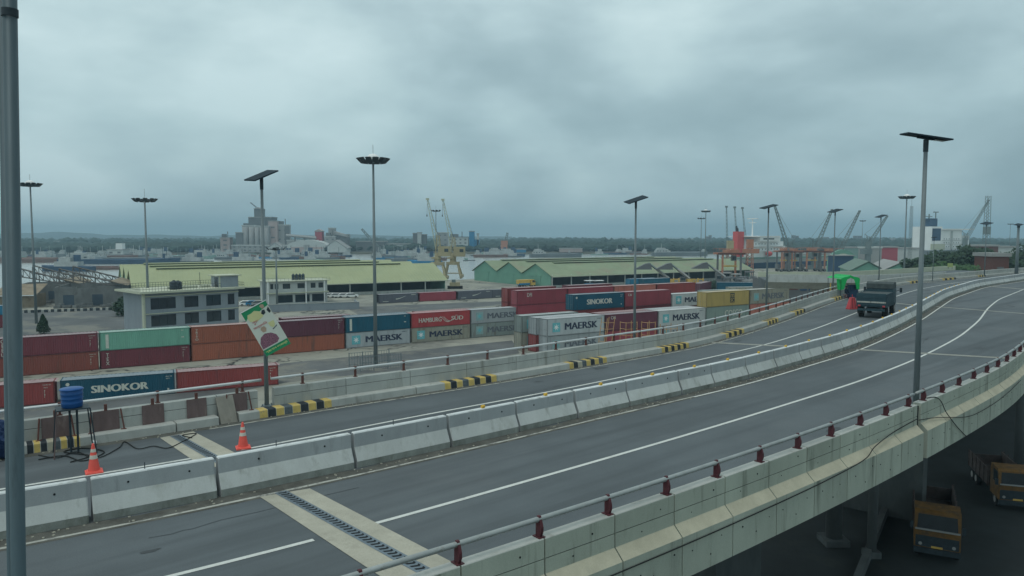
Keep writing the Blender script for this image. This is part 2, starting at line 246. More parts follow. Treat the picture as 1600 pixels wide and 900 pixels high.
# ------------------------------------------------------------------ mesh building
class MB:
    def __init__(s): s.v = []; s.f = []; s.m = []
    def add(s, vs, fs, mi=0):
        o = len(s.v); s.v += [tuple(v) for v in vs]
        for f in fs: s.f.append(tuple(i + o for i in f)); s.m.append(mi)
        return s
    def box(s, c, d, rz=0.0, mi=0, taper=1.0):
        x, y, z = d[0] / 2, d[1] / 2, d[2] / 2; ca, sa = math.cos(rz), math.sin(rz); vs = []
        for k in (-1, 1):
            t = taper if k > 0 else 1
            for i, j in ((-1, -1), (1, -1), (1, 1), (-1, 1)):
                a, b = i * x * t, j * y * t
                vs.append((c[0] + a * ca - b * sa, c[1] + a * sa + b * ca, c[2] + k * z))
        return s.add(vs, [(3, 2, 1, 0), (4, 5, 6, 7), (0, 1, 5, 4), (1, 2, 6, 5), (2, 3, 7, 6), (3, 0, 4, 7)], mi)
    def bb(s, a, b, mi=0):
        return s.box([(a[i] + b[i]) / 2 for i in range(3)], [abs(b[i] - a[i]) for i in range(3)], 0, mi)
    def tube(s, p0, p1, r0, r1=None, n=8, mi=0, cap=True):
        r1 = r0 if r1 is None else r1; p0 = Vector(p0); p1 = Vector(p1); d = (p1 - p0)
        if d.length < 1e-6: return s
        d.normalize(); a = d.orthogonal().normalized(); b = d.cross(a)
        vs = []
        for p, r in ((p0, r0), (p1, r1)):
            for k in range(n):
                t = 2 * math.pi * (k + 0.5) / n; vs.append(p + a * math.cos(t) * r + b * math.sin(t) * r)
        fs = [(k, (k + 1) % n, n + (k + 1) % n, n + k) for k in range(n)]
        if cap: fs += [tuple(range(n - 1, -1, -1)), tuple(range(n, 2 * n))]
        return s.add(vs, fs, mi)
    def poly(s, pts, r, n=6, mi=0):
        for a, b in zip(pts, pts[1:]): s.tube(a, b, r, r, n, mi)
        return s
    def lathe(s, prof, c=(0, 0, 0), n=16, mi=0):
        vs = []; fs = []
        for r, z in prof:
            for k in range(n):
                t = 2 * math.pi * k / n; vs.append((c[0] + r * math.cos(t), c[1] + r * math.sin(t), c[2] + z))
        for i in range(len(prof) - 1):
            for k in range(n): fs.append((i * n + k, i * n + (k + 1) % n, (i + 1) * n + (k + 1) % n, (i + 1) * n + k))
        fs += [tuple(range(n - 1, -1, -1)), tuple((len(prof) - 1) * n + k for k in range(n))]
        return s.add(vs, fs, mi)
    def prism(s, pts, z0, z1, mi=0):
        n = len(pts)
        vs = [(p[0], p[1], z0) for p in pts] + [(p[0], p[1], z1) for p in pts]
        return s.add(vs, [tuple(range(n - 1, -1, -1)), tuple(range(n, 2 * n))] + [(k, (k + 1) % n, n + (k + 1) % n, n + k) for k in range(n)], mi)
    def prism_x(s, pts, x0, x1, mi=0):
        """profile in (y, z) pushed along x"""
        n = len(pts)
        vs = [(x0, p[0], p[1]) for p in pts] + [(x1, p[0], p[1]) for p in pts]
        return s.add(vs, [tuple(range(n - 1, -1, -1)), tuple(range(n, 2 * n))] + [(k, (k + 1) % n, n + (k + 1) % n, n + k) for k in range(n)], mi)
    def prism_y(s, pts, y0, y1, mi=0):
        n = len(pts)
        vs = [(p[0], y0, p[1]) for p in pts] + [(p[0], y1, p[1]) for p in pts]
        return s.add(vs, [tuple(range(n)), tuple(range(2 * n - 1, n - 1, -1))] + [(n + k, n + (k + 1) % n, (k + 1) % n, k) for k in range(n)], mi)
    def lattice(s, p0, p1, w0, w1, bays, r=0.08, n=4, mi=0):
        p0 = Vector(p0); p1 = Vector(p1); d = (p1 - p0).normalized(); a = d.cross(Vector((0, 0, 1)))
        a = a.normalized() if a.length > 0.05 else Vector((1, 0, 0)); b = d.cross(a).normalized(); prev = None
        for i in range(bays + 1):
            t = i / bays; c = p0.lerp(p1, t); wd = (w0 + (w1 - w0) * t) / 2
            ring = [c + a * wd * i_ + b * wd * j_ for i_, j_ in ((-1, -1), (1, -1), (1, 1), (-1, 1))]
            if prev:
                for k in range(4):
                    s.tube(prev[k], ring[k], r, r, n, mi, False); s.tube(prev[k], ring[(k + 1) % 4], r * 0.6, r * 0.6, 3, mi, False)
            prev = ring
        return s
    def mesh(s, name, mats):
        me = bpy.data.meshes.new(name); me.from_pydata(s.v, [], s.f)
        for m in (mats if isinstance(mats, (list, tuple)) else [mats]): me.materials.append(m)
        if len(me.materials) > 1: me.polygons.foreach_set('material_index', s.m)
        me.update(); return me
    def build(s, name, mats, parent=None, smooth=False, world=False, loc=None):
        if world and parent is not None:
            p = parent.location; s.v = [(v[0] - p[0], v[1] - p[1], v[2] - p[2]) for v in s.v]
        elif world:
            n = len(s.v); c = (sum(v[0] for v in s.v) / n, sum(v[1] for v in s.v) / n, min(v[2] for v in s.v)); s.v = [(v[0] - c[0], v[1] - c[1], v[2] - c[2]) for v in s.v]; loc = c
        me = s.mesh(name, mats)
        if smooth: me.polygons.foreach_set('use_smooth', [True] * len(me.polygons))
        o = bpy.data.objects.new(name, me); COL.objects.link(o)
        if parent is not None: o.parent = parent
        if loc is not None: o.location = loc
        return o
def tag(o, label=None, cat=None, group=None, kind=None):
    if label: o['label'] = label
    if cat: o['category'] = cat
    if group: o['group'] = group
    if kind: o['kind'] = kind
    return o
def T(name, label, cat, loc=(0, 0, 0), rz=0.0, group=None):
    o = bpy.data.objects.new(name, None); COL.objects.link(o); o.empty_display_size = 0.2
    o.location = loc; o.rotation_euler = (0, 0, rz)
    return tag(o, label, cat, group)
KIDS = {}
def kids(o):
    return [c for c in o.children]
def copy_tree(o, parent=None, depth=0):
    c = o.copy(); COL.objects.link(c)
    if parent is not None: c.parent = parent
    for ch in kids(o): copy_tree(ch, c, depth + 1)
    return c
def relabel(o, label, loc, rz=None):
    o['label'] = label; o.location = loc
    if rz is not None: o.rotation_euler = (0, 0, rz)
    return o
ONES = 'zeroth first second third fourth fifth sixth seventh eighth ninth tenth eleventh twelfth thirteenth fourteenth fifteenth sixteenth seventeenth eighteenth nineteenth'.split()
TENS = {2: ('twentieth', 'twenty'), 3: ('thirtieth', 'thirty'), 4: ('fortieth', 'forty'), 5: ('fiftieth', 'fifty'), 6: ('sixtieth', 'sixty'), 7: ('seventieth', 'seventy'), 8: ('eightieth', 'eighty'), 9: ('ninetieth', 'ninety')}
def ordw(n):
    if n < 20: return ONES[n]
    a, b = divmod(n, 10)
    return TENS[a][0] if b == 0 else TENS[a][1] + '-' + ONES[b]

# ------------------------------------------------------------------ paths
class Path:
    def __init__(s, pts, sig=3.0, step=0.5, ext0=0.0, ext1=0.0, zf=None):
        pts = [Vector((p[0], p[1])) for p in pts]
        if ext0: d = (pts[0] - pts[1]).normalized() if (pts[0] - pts[1]).length > 2 else (pts[0] - pts[2]).normalized(); pts = [pts[0] + d * ext0] + pts
        if ext1: d = (pts[-1] - pts[-3]).normalized(); pts = pts + [pts[-1] + d * ext1]
        L_ = [0]
        for a, b in zip(pts, pts[1:]): L_.append(L_[-1] + (b - a).length)
        n = max(2, int(L_[-1] / step)); q = []; k = 0
        for i in range(n + 1):
            t = L_[-1] * i / n
            while k < len(pts) - 2 and L_[k + 1] < t: k += 1
            f = (t - L_[k]) / max(1e-9, L_[k + 1] - L_[k]); q.append(pts[k].lerp(pts[k + 1], f))
        if sig:
            W = int(3 * sig / step); ker = [math.exp(-0.5 * (j * step / sig) ** 2) for j in range(-W, W + 1)]; sm = sum(ker); r = []
            for i in range(len(q)):
                acc = Vector((0, 0))
                for j in range(-W, W + 1):
                    a = i + j
                    if a < 0: p = q[0] * 2 - q[min(-a, len(q) - 1)]
                    elif a >= len(q): p = q[-1] * 2 - q[max(2 * (len(q) - 1) - a, 0)]
                    else: p = q[a]
                    acc += p * ker[j + W]
                r.append(acc / sm)
            q = r
        s.p = q; s.L = [0]
        for a, b in zip(q, q[1:]): s.L.append(s.L[-1] + (b - a).length)
        s.len = s.L[-1]; s.zf = zf
    def at(s, t):
        t = min(max(t, 0), s.len - 1e-6); lo, hi = 0, len(s.L) - 1
        while hi - lo > 1:
            m = (lo + hi) // 2
            if s.L[m] <= t: lo = m
            else: hi = m
        f = (t - s.L[lo]) / max(1e-9, s.L[hi] - s.L[lo])
        d = (s.p[min(hi + 1, len(s.p) - 1)] - s.p[max(lo - 1, 0)]).normalized()
        return s.p[lo].lerp(s.p[hi], f), d, Vector((-d.y, d.x))
    def near(s, p):
        p = Vector((p[0], p[1])); i = min(range(len(s.p)), key=lambda k: (s.p[k] - p).length_squared); return s.L[i]
    def pt(s, t, off=0.0, z=0.0):
        p, d, n = s.at(t); q = p + n * off; return Vector((q.x, q.y, z))
    def ang(s, t):
        _, d, _n = s.at(t); return math.atan2(d.y, d.x)
def sweep(mb, path, s0, s1, prof, step=1.0, z=0.0, mats=None, closed=True, caps=True):
    """prof: list of (offset to the left of travel, height)"""
    n = max(1, int(math.ceil((s1 - s0) / step))); m = len(prof); vs = []; fs = []; mi = []
    for i in range(n + 1):
        p, d, nn = path.at(s0 + (s1 - s0) * i / n)
        for o, h in prof: vs.append((p.x + nn.x * o, p.y + nn.y * o, z + h))
    segs = m if closed else m - 1
    o0 = len(mb.v); mb.v += vs
    for i in range(n):
        for k in range(segs):
            a = i * m + k; b = i * m + (k + 1) % m
            mb.f.append((o0 + a, o0 + b, o0 + b + m, o0 + a + m)); mb.m.append(mats[k] if mats else 0)
    if closed and caps:
        mb.f.append(tuple(o0 + k for k in range(m - 1, -1, -1))); mb.m.append(0)
        mb.f.append(tuple(o0 + n * m + k for k in range(m))); mb.m.append(0)
    return mb
def circ(cx, cz, r, n=8): return [(cx + r * math.cos(2 * math.pi * k / n), cz + r * math.sin(2 * math.pi * k / n)) for k in range(n)]

DZ = H - 7.0                                   # road surface of the flyover
def px_path(l, z=DZ, **k): return Path([G(a, b, z) for a, b in l], **k)
PA = px_path([(70,705),(140,697),(340,665),(520,635),(770,598),(950,566),(1085,543),(1165,520),(1225,500),(1290,475),(1345,457),(1400,446),(1440,441),(1500,436),(1560,430),(1600,427)], ext0=22, ext1=110)
PB = px_path([(0,765),(300,718),(480,686),(624,654),(811,622),(990,586),(1106,559),(1195,540),(1280,512),(1340,488),(1405,461),(1435,452),(1490,442),(1560,435)], ext0=14, ext1=110)
PC = px_path([(143,818),(356,778),(565,730),(701,701),(816,674),(909,652),(990,634),(1062,618),(1120,605),(1175,592),(1220,577),(1280,560),(1323,548),(1365,530),(1400,514),(1430,498),(1450,485),(1480,466),(1530,449),(1600,438)], ext0=16, ext1=120)
PD = px_path([(270,900),(503,843),(593,817),(760,770),(980,707),(1120,666),(1344,596),(1430,562),(1457,549),(1500,526),(1530,501),(1543,482),(1560,468),(1600,452)], ext0=10, ext1=120, sig=2.5)
PE = px_path([(720,885),(830,852),(928,818),(1024,783),(1107,755),(1178,729),(1241,707),(1295,688),(1342,668),(1383,654),(1420,640),(1487,610),(1510,600),(1550,583),(1600,557)], z=DZ + 1, ext0=26)
# beyond the frame the outer edge keeps its distance from the median
_e = [p.copy() for p in PE.p]; s_ = PC.near(PE.p[-1]); s_ += 14
_e = [Vector(p) for p in PE.p[:-6]]
while s_ < PC.len - 1:
    p, d, n = PC.at(s_); q = p - n * 9.4
    if (q - _e[-1]).dot(PC.at(s_)[1]) > 2: _e.append(q)
    s_ += 4
PE = Path(_e, sig=3.0)
# PE is the outer top edge of the near parapet; offsets to the left go towards the road

# ------------------------------------------------------------------ ground, river, far land, hills
mb = MB()
U33 = Vector((math.cos(R(33)), math.sin(R(33)))); B0 = Vector((-17, 333))
bk0 = B0 - U33 * 900; bk1 = B0 + U33 * 560
gpts = [(-1200, -300), (5000, -300), (5000, 700), (bk1.x + 700, bk1.y + 40), (bk1.x, bk1.y), (bk0.x, bk0.y), (-1200, -200)]
mb.prism(gpts, -6, 0)
tag(mb.build('ground', M['yard']), kind='structure')
mb = MB()
def patch(pts, z):
    m_ = MB().add([(p.x, p.y, z) for p in [G(a, b, 0) for a, b in pts]], [tuple(range(len(pts)))]); return tag(m_.build('yard_asphalt', M['yard_patch']), kind='structure')
patch([(-40, 610), (150, 590), (420, 570), (800, 532), (812, 552), (700, 572), (560, 585), (430, 600), (200, 650), (-40, 680)], 0.004)
patch([(-60, 486), (216, 482), (214, 520), (120, 535), (-60, 560)], 0.004)
patch([(540, 480), (800, 470), (800, 476), (560, 492)], 0.004)
mb = MB().add([(-9000, -400, -3), (9000, -400, -3), (9000, 9000, -3), (-9000, 9000, -3)], [(0, 1, 2, 3)])
tag(mb.build('river_water', M['water']), kind='structure')
mb = MB().prism([(-9000, 900), (-700, 905), (-420, 880), (-100, 905), (300, 925), (700, 960), (1300, 800), (2600, 760), (9000, 760), (9000, 9000), (-9000, 9000)], -6, -0.5)
tag(mb.build('far_ground', M['soil']), kind='structure')
mb = MB(); vs = []; fs = []
nx = 160
for j, (Y, hh) in enumerate(((3300, 0), (3500, 1), (3800, 0))):
    for i in range(nx + 1):
        X = -3600 + 3600 * i / nx
        e = 17 + 9 * math.sin(i * 0.11 + 1) + 5 * math.sin(i * 0.31) + 2 * math.sin(i * 0.9)
        e = 16 + e * max(0, 1 - i / nx) ** 0.7
        vs.append((X, Y, -1 + hh * e))
for j in range(2):
    for i in range(nx): a = j * (nx + 1) + i; fs.append((a, a + 1, a + nx + 2, a + nx + 1))
mb.add(vs, fs); tag(mb.build('hills', M['hill'], smooth=True), kind='structure')

# ------------------------------------------------------------------ flyover deck (road)
NS = 220
mb = MB(); vs = []; fs = []
for i in range(NS + 1):
    a = PE.pt(PE.len * i / NS, 0.12, 0); b = PA.pt(PA.len * i / NS, 0.9, 0)
    for p, z in ((a, DZ), (b, DZ), (b, DZ - 0.9), (a, DZ - 0.9)): vs.append((p.x, p.y, z))
for i in range(NS):
    for k in range(4): fs.append((i * 4 + k, i * 4 + (k + 1) % 4, i * 4 + 4 + (k + 1) % 4, i * 4 + 4 + k))
o = len(vs); mb.add(vs, fs)
for k, f in enumerate(mb.f): mb.m[k] = 0 if k % 4 == 0 else 1
tag(mb.build('flyover_road', [M['asphalt'], M['concrete']]), kind='structure')
# gutters of grime beside kerb and median
def strip(name, path, off, wd, material, s0=None, s1=None, lift=0.004, wob=0.0):
    s0 = 0 if s0 is None else s0; s1 = path.len if s1 is None else s1
    m_ = MB(); n = max(1, int((s1 - s0) / 1.0)); vs = []; r = random.Random(len(name) + int(off * 10))
    ph = r.random() * 9
    for i in range(n + 1):
        t = s0 + (s1 - s0) * i / n; q = wob * (math.sin(t * 0.9 + ph) + 0.6 * math.sin(t * 2.3 + ph))
        for o_ in (off - wd / 2, off + wd / 2 + q): p = path.pt(t, o_, DZ + lift); vs.append(p)
    m_.add(vs, [(2 * i, 2 * i + 1, 2 * i + 3, 2 * i + 2) for i in range(n)])
    return tag(m_.build(name, material), kind='structure')
strip('gutter_dirt', PA, -0.15, 0.5, M['grime'], wob=0.08)
strip('gutter_dirt', PC, -0.35, 0.75, M['grime'], wob=0.1)
strip('road_line', PA, -0.38, 0.10, M['line_old'], s0=PA.near(G(330, 668, DZ)), lift=0.008)
strip('road_line', PC, -0.55, 0.11, M['line_old'], s1=PC.near(G(1062, 618, DZ)), lift=0.008, wob=0.015)
strip('road_line', PC, -0.60, 0.12, M['line'], s0=PC.near(G(1062, 618, DZ)), lift=0.008)
jb0, jb1 = PB.near(G(304, 718, DZ)), PB.near(G(367, 706, DZ))
strip('road_line', PB, 0, 0.13, M['line'], s1=jb0, lift=0.008)
strip('road_line', PB, 0, 0.13, M['line'], s0=jb1, lift=0.008)
jd0, jd1 = PD.near(G(503, 843, DZ)), PD.near(G(593, 817, DZ))
strip('road_line', PD, 0, 0.14, M['line'], s1=jd0, lift=0.008)
strip('road_line', PD, 0, 0.14, M['line'], s0=jd1, lift=0.008)
# expansion joints: concrete shoulders with a finger plate
def joint(cl, cr, s_a, s_b, nm):
    """cl, cr: pixel pairs of left/right edge; s_a,s_b pixel ends of the steel"""
    z = DZ + 0.012
    P = [G(*cl[0], z), G(*cl[1], z), G(*cr[1], z), G(*cr[0], z)]
    m_ = MB().add(P, [(0, 1, 2, 3)]); tag(m_.build('joint_concrete', M['joint_conc']), kind='structure')
    a = G(*s_a, DZ + 0.018); b = G(*s_b, DZ + 0.018); d = (b - a).normalized(); n = Vector((-d.y, d.x, 0))
    m_ = MB(); m_.add([a - n * 0.17, b - n * 0.17, b + n * 0.17, a + n * 0.17], [(0, 1, 2, 3)])
    tag(m_.build('joint_steel', M['joint_steel']), kind='structure')
    m_ = MB(); L_ = (b - a).length; k = 0.06; zz = Vector((0, 0, 0.005))
    while k < L_ - 0.2:
        c = a + d * k + zz
        m_.add([c - n * 0.10, c + d * 0.075 - n * 0.10, c + d * 0.15 + n * 0.05, c + d * 0.075 + n * 0.05], [(0, 1, 2, 3)])
        m_.add([c + d * 0.075 + n * 0.052, c + d * 0.15 + n * 0.052, c + d * 0.115 + n * 0.11, c + d * 0.03 + n * 0.11], [(0, 1, 2, 3)])
        k += 0.17
    tag(m_.build('joint_finger_gaps', M['dark']), kind='structure')
joint([(406, 776), (600, 904)], [(484, 763), (745, 898)], (438, 768), (678, 900), 'r')
joint([(250, 684), (322, 733)], [(302, 674), (388, 718)], (273, 680), (352, 725), 'l')
def thin_joint(pa, pb, wd, m1):
    for off, wq, mt, lf in ((0, wd, m1, 0.010), (0, wd * 0.28, M['joint_steel'], 0.014)):
        a = G(*pa, DZ + lf); b = G(*pb, DZ + lf); d = (b - a).normalized(); n = Vector((-d.y, d.x, 0)) * wq / 2
        tag(MB().add([a - n, b - n, b + n, a + n], [(0, 1, 2, 3)]).build('deck_joint', mt), kind='structure')
thin_joint((1338, 546), (1600, 561), 0.45, M['joint_conc'])
thin_joint((1112, 535), (1228, 541), 0.45, M['joint_conc'])
thin_joint((1462, 479), (1640, 493), 0.5, M['joint_conc'])
thin_joint((1392, 473), (1432, 477), 0.5, M['joint_conc'])
thin_joint((1440, 441), (1502, 444), 0.6, M['joint_conc'])
thin_joint((1545, 447), (1600, 452), 0.6, M['joint_conc'])

r = random.Random(77)
M['tar'] = mat('tar_stain', (0.060, 0.068, 0.073), 0.7, 0.2, 4)
for k in range(34):
    c_s = r.uniform(8, 120); off_ = r.choice((r.uniform(-8.3, -1.0), r.uniform(1.4, 7.0))); p = PC.pt(c_s, off_, DZ + 0.0065); rr = r.uniform(0.05, 0.22) * (1 + c_s / 90); a_ = PC.ang(c_s)
    pts = []
    for j in range(14): t_ = 2 * math.pi * j / 14; q = rr * r.uniform(0.6, 1.2); u_, v_ = q * math.cos(t_) * 2.0, q * math.sin(t_) * 0.8; pts.append((p.x + u_ * math.cos(a_) - v_ * math.sin(a_), p.y + u_ * math.sin(a_) + v_ * math.cos(a_), p.z))
    tag(MB().add(pts, [tuple(range(14))]).build('oil_spot', M['tar']), kind='structure')
for k in range(9):
    c_s = r.uniform(6, 70); off_ = r.choice((r.uniform(-8.0, -1.5), r.uniform(1.6, 6.5))); pts = []
    for j in range(12): pts.append(PC.pt(c_s + j * r.uniform(0.3, 0.5), off_ + r.uniform(-0.06, 0.06) + j * 0.03, DZ + 0.007))
    m_ = MB()
    for a_, b_ in zip(pts, pts[1:]): d = (b_ - a_).normalized(); n_ = Vector((-d.y, d.x, 0)) * 0.012; m_.add([a_ - n_, b_ - n_, b_ + n_, a_ + n_], [(0, 1, 2, 3)])
    tag(m_.build('road_crack', M['tar']), kind='structure')
# grit and crumbs of mortar along the median foot and the far kerb
m_ = MB()
for k in range(420):
    if r.random() < 0.6: p = PC.pt(r.uniform(2, 80), -abs(r.gauss(0.25, 0.2)) - 0.02, DZ + 0.012)
    else: p = PA.pt(r.uniform(2, 70), -abs(r.gauss(0.12, 0.15)) - 0.02, DZ + 0.012)
    m_.box(p, (r.uniform(0.02, 0.07), r.uniform(0.02, 0.06), 0.025), r.random() * 3)
tag(m_.build('grit', M['joint_conc']), kind='stuff')

# ------------------------------------------------------------------ near parapet (outer face to the camera)
par = T('parapet_wall', 'near concrete parapet of the flyover with streaked outer face and sloping ledge', 'parapet', PE.pt(0, 0, DZ - 0.95))
sj = PE.near(G(1444, 632, DZ + 1))
def near_parapet(parent, s0, s1, step_len, lim=80):
    # offsets: + towards the road. top slab, groove, ledge outwards, lower fascia
    n = max(1, round((s1 - s0) / step_len)); ln = (s1 - s0) / n
    for i in range(min(n, lim)):
        a = s0 + i * ln + 0.018; b = s0 + (i + 1) * ln - 0.018
        m_ = MB(); m_.v = []
        prof = [(0.26, 1.0), (0.0, 1.0), (-0.012, 0.985), (-0.015, 0.60), (0.005, 0.592), (0.005, 0.578), (-0.015, 0.57), (-0.02, 0.28), (-0.26, 0.05), (-0.27, -0.95), (0.10, -0.95), (0.26, 0.0)]
        mats = [1, 1, 0, 0, 3, 0, 0, 2, 0, 0, 0, 0]
        sweep(m_, PE, a, b, prof, 0.7, DZ, mats)
        rr = random.Random(i)
        for fx, hz in ((0.2, -0.35), (0.55, -0.62), (0.8, -0.3), (0.35, 0.45), (0.72, 0.8)):
            fx += rr.uniform(-0.08, 0.08); hz += rr.uniform(-0.07, 0.07)
            p = PE.pt(a + (b - a) * fx, -0.275 if hz < 0 else -0.024, DZ + hz); nn = PE.at(a + (b - a) * fx)[2]; nn = Vector((nn.x, nn.y, 0))
            m_.tube(p, p + nn * 0.02, rr.uniform(0.012, 0.024), n=7, mi=3)
        m_.build('wall_panel', [M['concrete_face'], M['concrete'], M['ledge'], M['dark']], parent, world=True)
STP = 2.0
near_parapet(par, 0, sj - 0.03, STP)
par2 = T('parapet_wall', 'near concrete parapet beyond the deck joint, curving away to the right edge', 'parapet', PE.pt(sj, 0, DZ - 0.95))
near_parapet(par2, sj + 0.30, sj + 62, 2.05, 40)
m_ = MB(); sweep(m_, PE, sj - 0.02, sj + 0.29, [(0.20, 0.90), (0.06, 0.90), (0.06, 0.2), (-0.08, -0.02), (-0.10, -0.94), (0.20, -0.94)], 0.1, DZ); m_.build('joint_gap', M['dark'], par2, world=True)
# rail + posts on the near parapet: each rail a thing that stands on the wall
def railing(path, s0, s1, off, z0, spacing, label, post_mat, first=None, lim=70, r=0.055, h=0.36, curved=True, names='metal_railing'):
    t = T(names, label, 'railing', path.pt(s0, off, z0))
    m_ = MB(); sweep(m_, path, s0, s1, circ(off, h, r, 10), 0.8, z0); m_.build('rail', M['rail_dull'] if curved else M['rail'], t, smooth=True, world=True)
    s = s0 + (spacing / 2 if first is None else first); k = 0
    proto = None
    while s < s1 - 0.1 and k < lim:
        p, d, n = path.at(s); a = math.atan2(d.y, d.x)
        if proto is None:
            q = MB()
            if curved:   # bowed flat post with base plate; local x along the road, y to the road
                for sx in (-0.035,):
                    pr = [(-0.075, 0.02), (-0.125, 0.12), (-0.125, 0.22), (-0.075, 0.34), (-0.03, h + r + 0.015), (0.03, h + r + 0.02), (0.07, h), (0.075, 0.22), (0.075, 0.02)]
                    q.prism_x([(y * 0.85, z) for y, z in pr], -0.032, 0.032)
                q.box((0, 0, 0.01), (0.16, 0.22, 0.02))
            else:
                q.box((0, 0, h / 2), (0.07, 0.10, h)); q.box((0, 0, 0.012), (0.15, 0.16, 0.024)); q.box((0, 0, h + r + 0.01), (0.09, 0.12, 0.03))
            po = q.build('rail_post', post_mat, t); proto = po
        else:
            po = proto.copy(); COL.objects.link(po)
        po.parent = t; po.location = path.pt(s, off, z0) - t.location; po.rotation_euler = (0, 0, a)
        s += spacing; k += 1
    return t
s_first = PE.near(G(737, 884, DZ + 1))
f0 = s_first - math.floor((s_first) / 1.95) * 1.95
railing(PE, 0, sj - 0.05, 0.13, DZ + 1, 1.95, 'galvanised pipe rail on maroon posts along the near parapet, left of the deck joint', M['post_red'], first=f0)
railing(PE, sj + 0.2, sj + 60, 0.13, DZ + 1, 2.0, 'galvanised pipe rail on maroon posts beyond the deck joint, running to the right edge', M['post_red'], first=0.7)
# cables slung on the fascia
def cable(pts, r, label):
    m_ = MB().poly(pts, r, 5); return tag(m_.build('hanging_cable', M['cable'], world=True), label, 'cable')
def smoothpts(l, n=8):
    r_ = []
    for i in range(len(l) - 1):
        p0 = l[max(i - 1, 0)]; p1 = l[i]; p2 = l[i + 1]; p3 = l[min(i + 2, len(l) - 1)]
        for k in range(n):
            t = k / n; r_.append(0.5 * ((2 * p1) + (p2 - p0) * t + (2 * p0 - 5 * p1 + 4 * p2 - p3) * t * t + (3 * p1 - p0 - 3 * p2 + p3) * t ** 3))
    return r_ + [l[-1]]
sA = PE.near(G(1030, 783, DZ + 1))
pts = [PE.pt(s, -0.30 if hh < 0.2 else (-0.04 if hh > 0.3 else -0.30), DZ + hh) for s, hh in ((sA - 14, -0.25), (sA - 6, -0.16), (sA, -0.12), (sA + 4, -0.08), (sA + 7.2, -0.02), (sA + 9.5, 0.10))]
pts += [PE.pt(sA + 10.5, -0.20, DZ + 0.30), PE.pt(sj - 2.2, -0.06, DZ + 0.42), PE.pt(sj - 0.2, -0.06, DZ + 0.52)]
cable(smoothpts(pts), 0.016, 'long black cable sagging along the outer face of the near parapet')
pts = [PE.pt(sj + a, o_, DZ + hh) for a, o_, hh in ((1.3, 0.13, 1.02), (1.75, -0.02, 1.01), (2.15, -0.09, 0.80), (2.45, -0.16, 0.40), (2.7, -0.30, 0.06), (3.4, -0.31, -0.35), (4.3, -0.31, -0.80), (4.7, -0.30, -0.97))]
cable(smoothpts(pts), 0.017, 'black cable dropping over the parapet top just beyond the deck joint')
pts = [PE.pt(sj + a, o_, DZ + hh) for a, o_, hh in ((0.0, -0.06, 0.45), (1.5, -0.12, 0.30), (2.8, -0.26, 0.12), (5, -0.33, -0.18), (8, -0.33, -0.22), (11, -0.33, -0.12), (14, -0.33, 0.0))]
cable(smoothpts(pts), 0.014, 'black cable swagged along the parapet fascia beyond the deck joint')

# ------------------------------------------------------------------ median barriers
bw = 0.60
BPROF = [(0.0, 0.0), (0.0, 0.20), (0.185, 0.60), (0.215, 1.00), (0.235, 1.03), (0.395, 1.03), (0.415, 1.00), (0.445, 0.60), (0.60, 0.20), (0.60, 0.0)]
BM = [2, 0, 1, 3, 3, 3, 1, 0, 2, 2]
joints = [(143, 818), (356, 778), (565, 730), (701, 701), (816, 674), (909, 652), (990, 634), (1062, 618), (1120, 605)]
ss = [PC.near(G(a, b, DZ)) for a, b in joints]
lst = [ss[0] - 6.4, ss[0] - 3.2] + ss
s = ss[-1]
while s < PC.len - 4 and len(lst) < 62: s += 3.05; lst.append(s)
holes = 0
for k in range(len(lst) - 1):
    a, b = lst[k] + 0.05, lst[k + 1] - 0.05
    if b - a < 0.5: continue
    side = rnd.uniform(-0.015, 0.015)
    t = T('concrete_barrier', 'grey jersey barrier with white top, %s along the median from the left edge' % ordw(k + 1), 'barrier', PC.pt(a, 0, DZ), PC.ang(a), 'jersey barriers of the flyover median')
    p0 = PC.pt(a, side, DZ + 0.008); p1 = PC.pt(b, side + rnd.uniform(-0.012, 0.012), DZ + 0.008); d = (p1 - p0); ln = d.length
    t.location = p0; t.rotation_euler = (0, 0, math.atan2(d.y, d.x))
    m_ = MB(); n = len(BPROF)
    for x in (0, 0.03, ln - 0.03, ln):
        e = 0.02 if x in (0, ln) else 0
        m_.v += [(x, y + (e if i < 5 else -e), z - (e if 2 < i < 7 else 0)) for i, (y, z) in enumerate(BPROF)]
    for q in range(3):
        for i in range(n):
            m_.f.append((q * n + i, q * n + (i + 1) % n, q * n + n + (i + 1) % n, q * n + n + i)); m_.m.append(BM[i])
    m_.f.append(tuple(range(n - 1, -1, -1))); m_.m.append(1); m_.f.append(tuple(3 * n + i for i in range(n))); m_.m.append(1)
    m_.build('barrier_body', [M['barrier'], M['barrier_upper'], M['barrier_dirt'], M['white_paint']], t)
    if k < 10:
        for fx in (0.28, 0.78):
            h_ = MB().tube((ln * fx, 0.188, 0.80), (ln * fx, 0.23, 0.80), 0.028, n=8); h_.build('lifting_hole', M['dark'], t)
    if 5 <= k and k % 1 == 0 and k < 34:
        h_ = MB().box((ln * 0.52, 0.315, 1.075), (0.03, 0.11, 0.09)); h_.tube((ln * 0.5, 0.315, 1.08), (ln * 0.54, 0.315, 1.08), 0.055, n=10)
        h_.build('reflector', M['amber'], t)
    elif k in (2, 3, 4):
        h_ = MB().tube((ln * 0.42, 0.315, 1.02), (ln * 0.42, 0.315, 1.20), 0.012, n=5); h_.build('rebar_stub', M['steel_dark'], t)

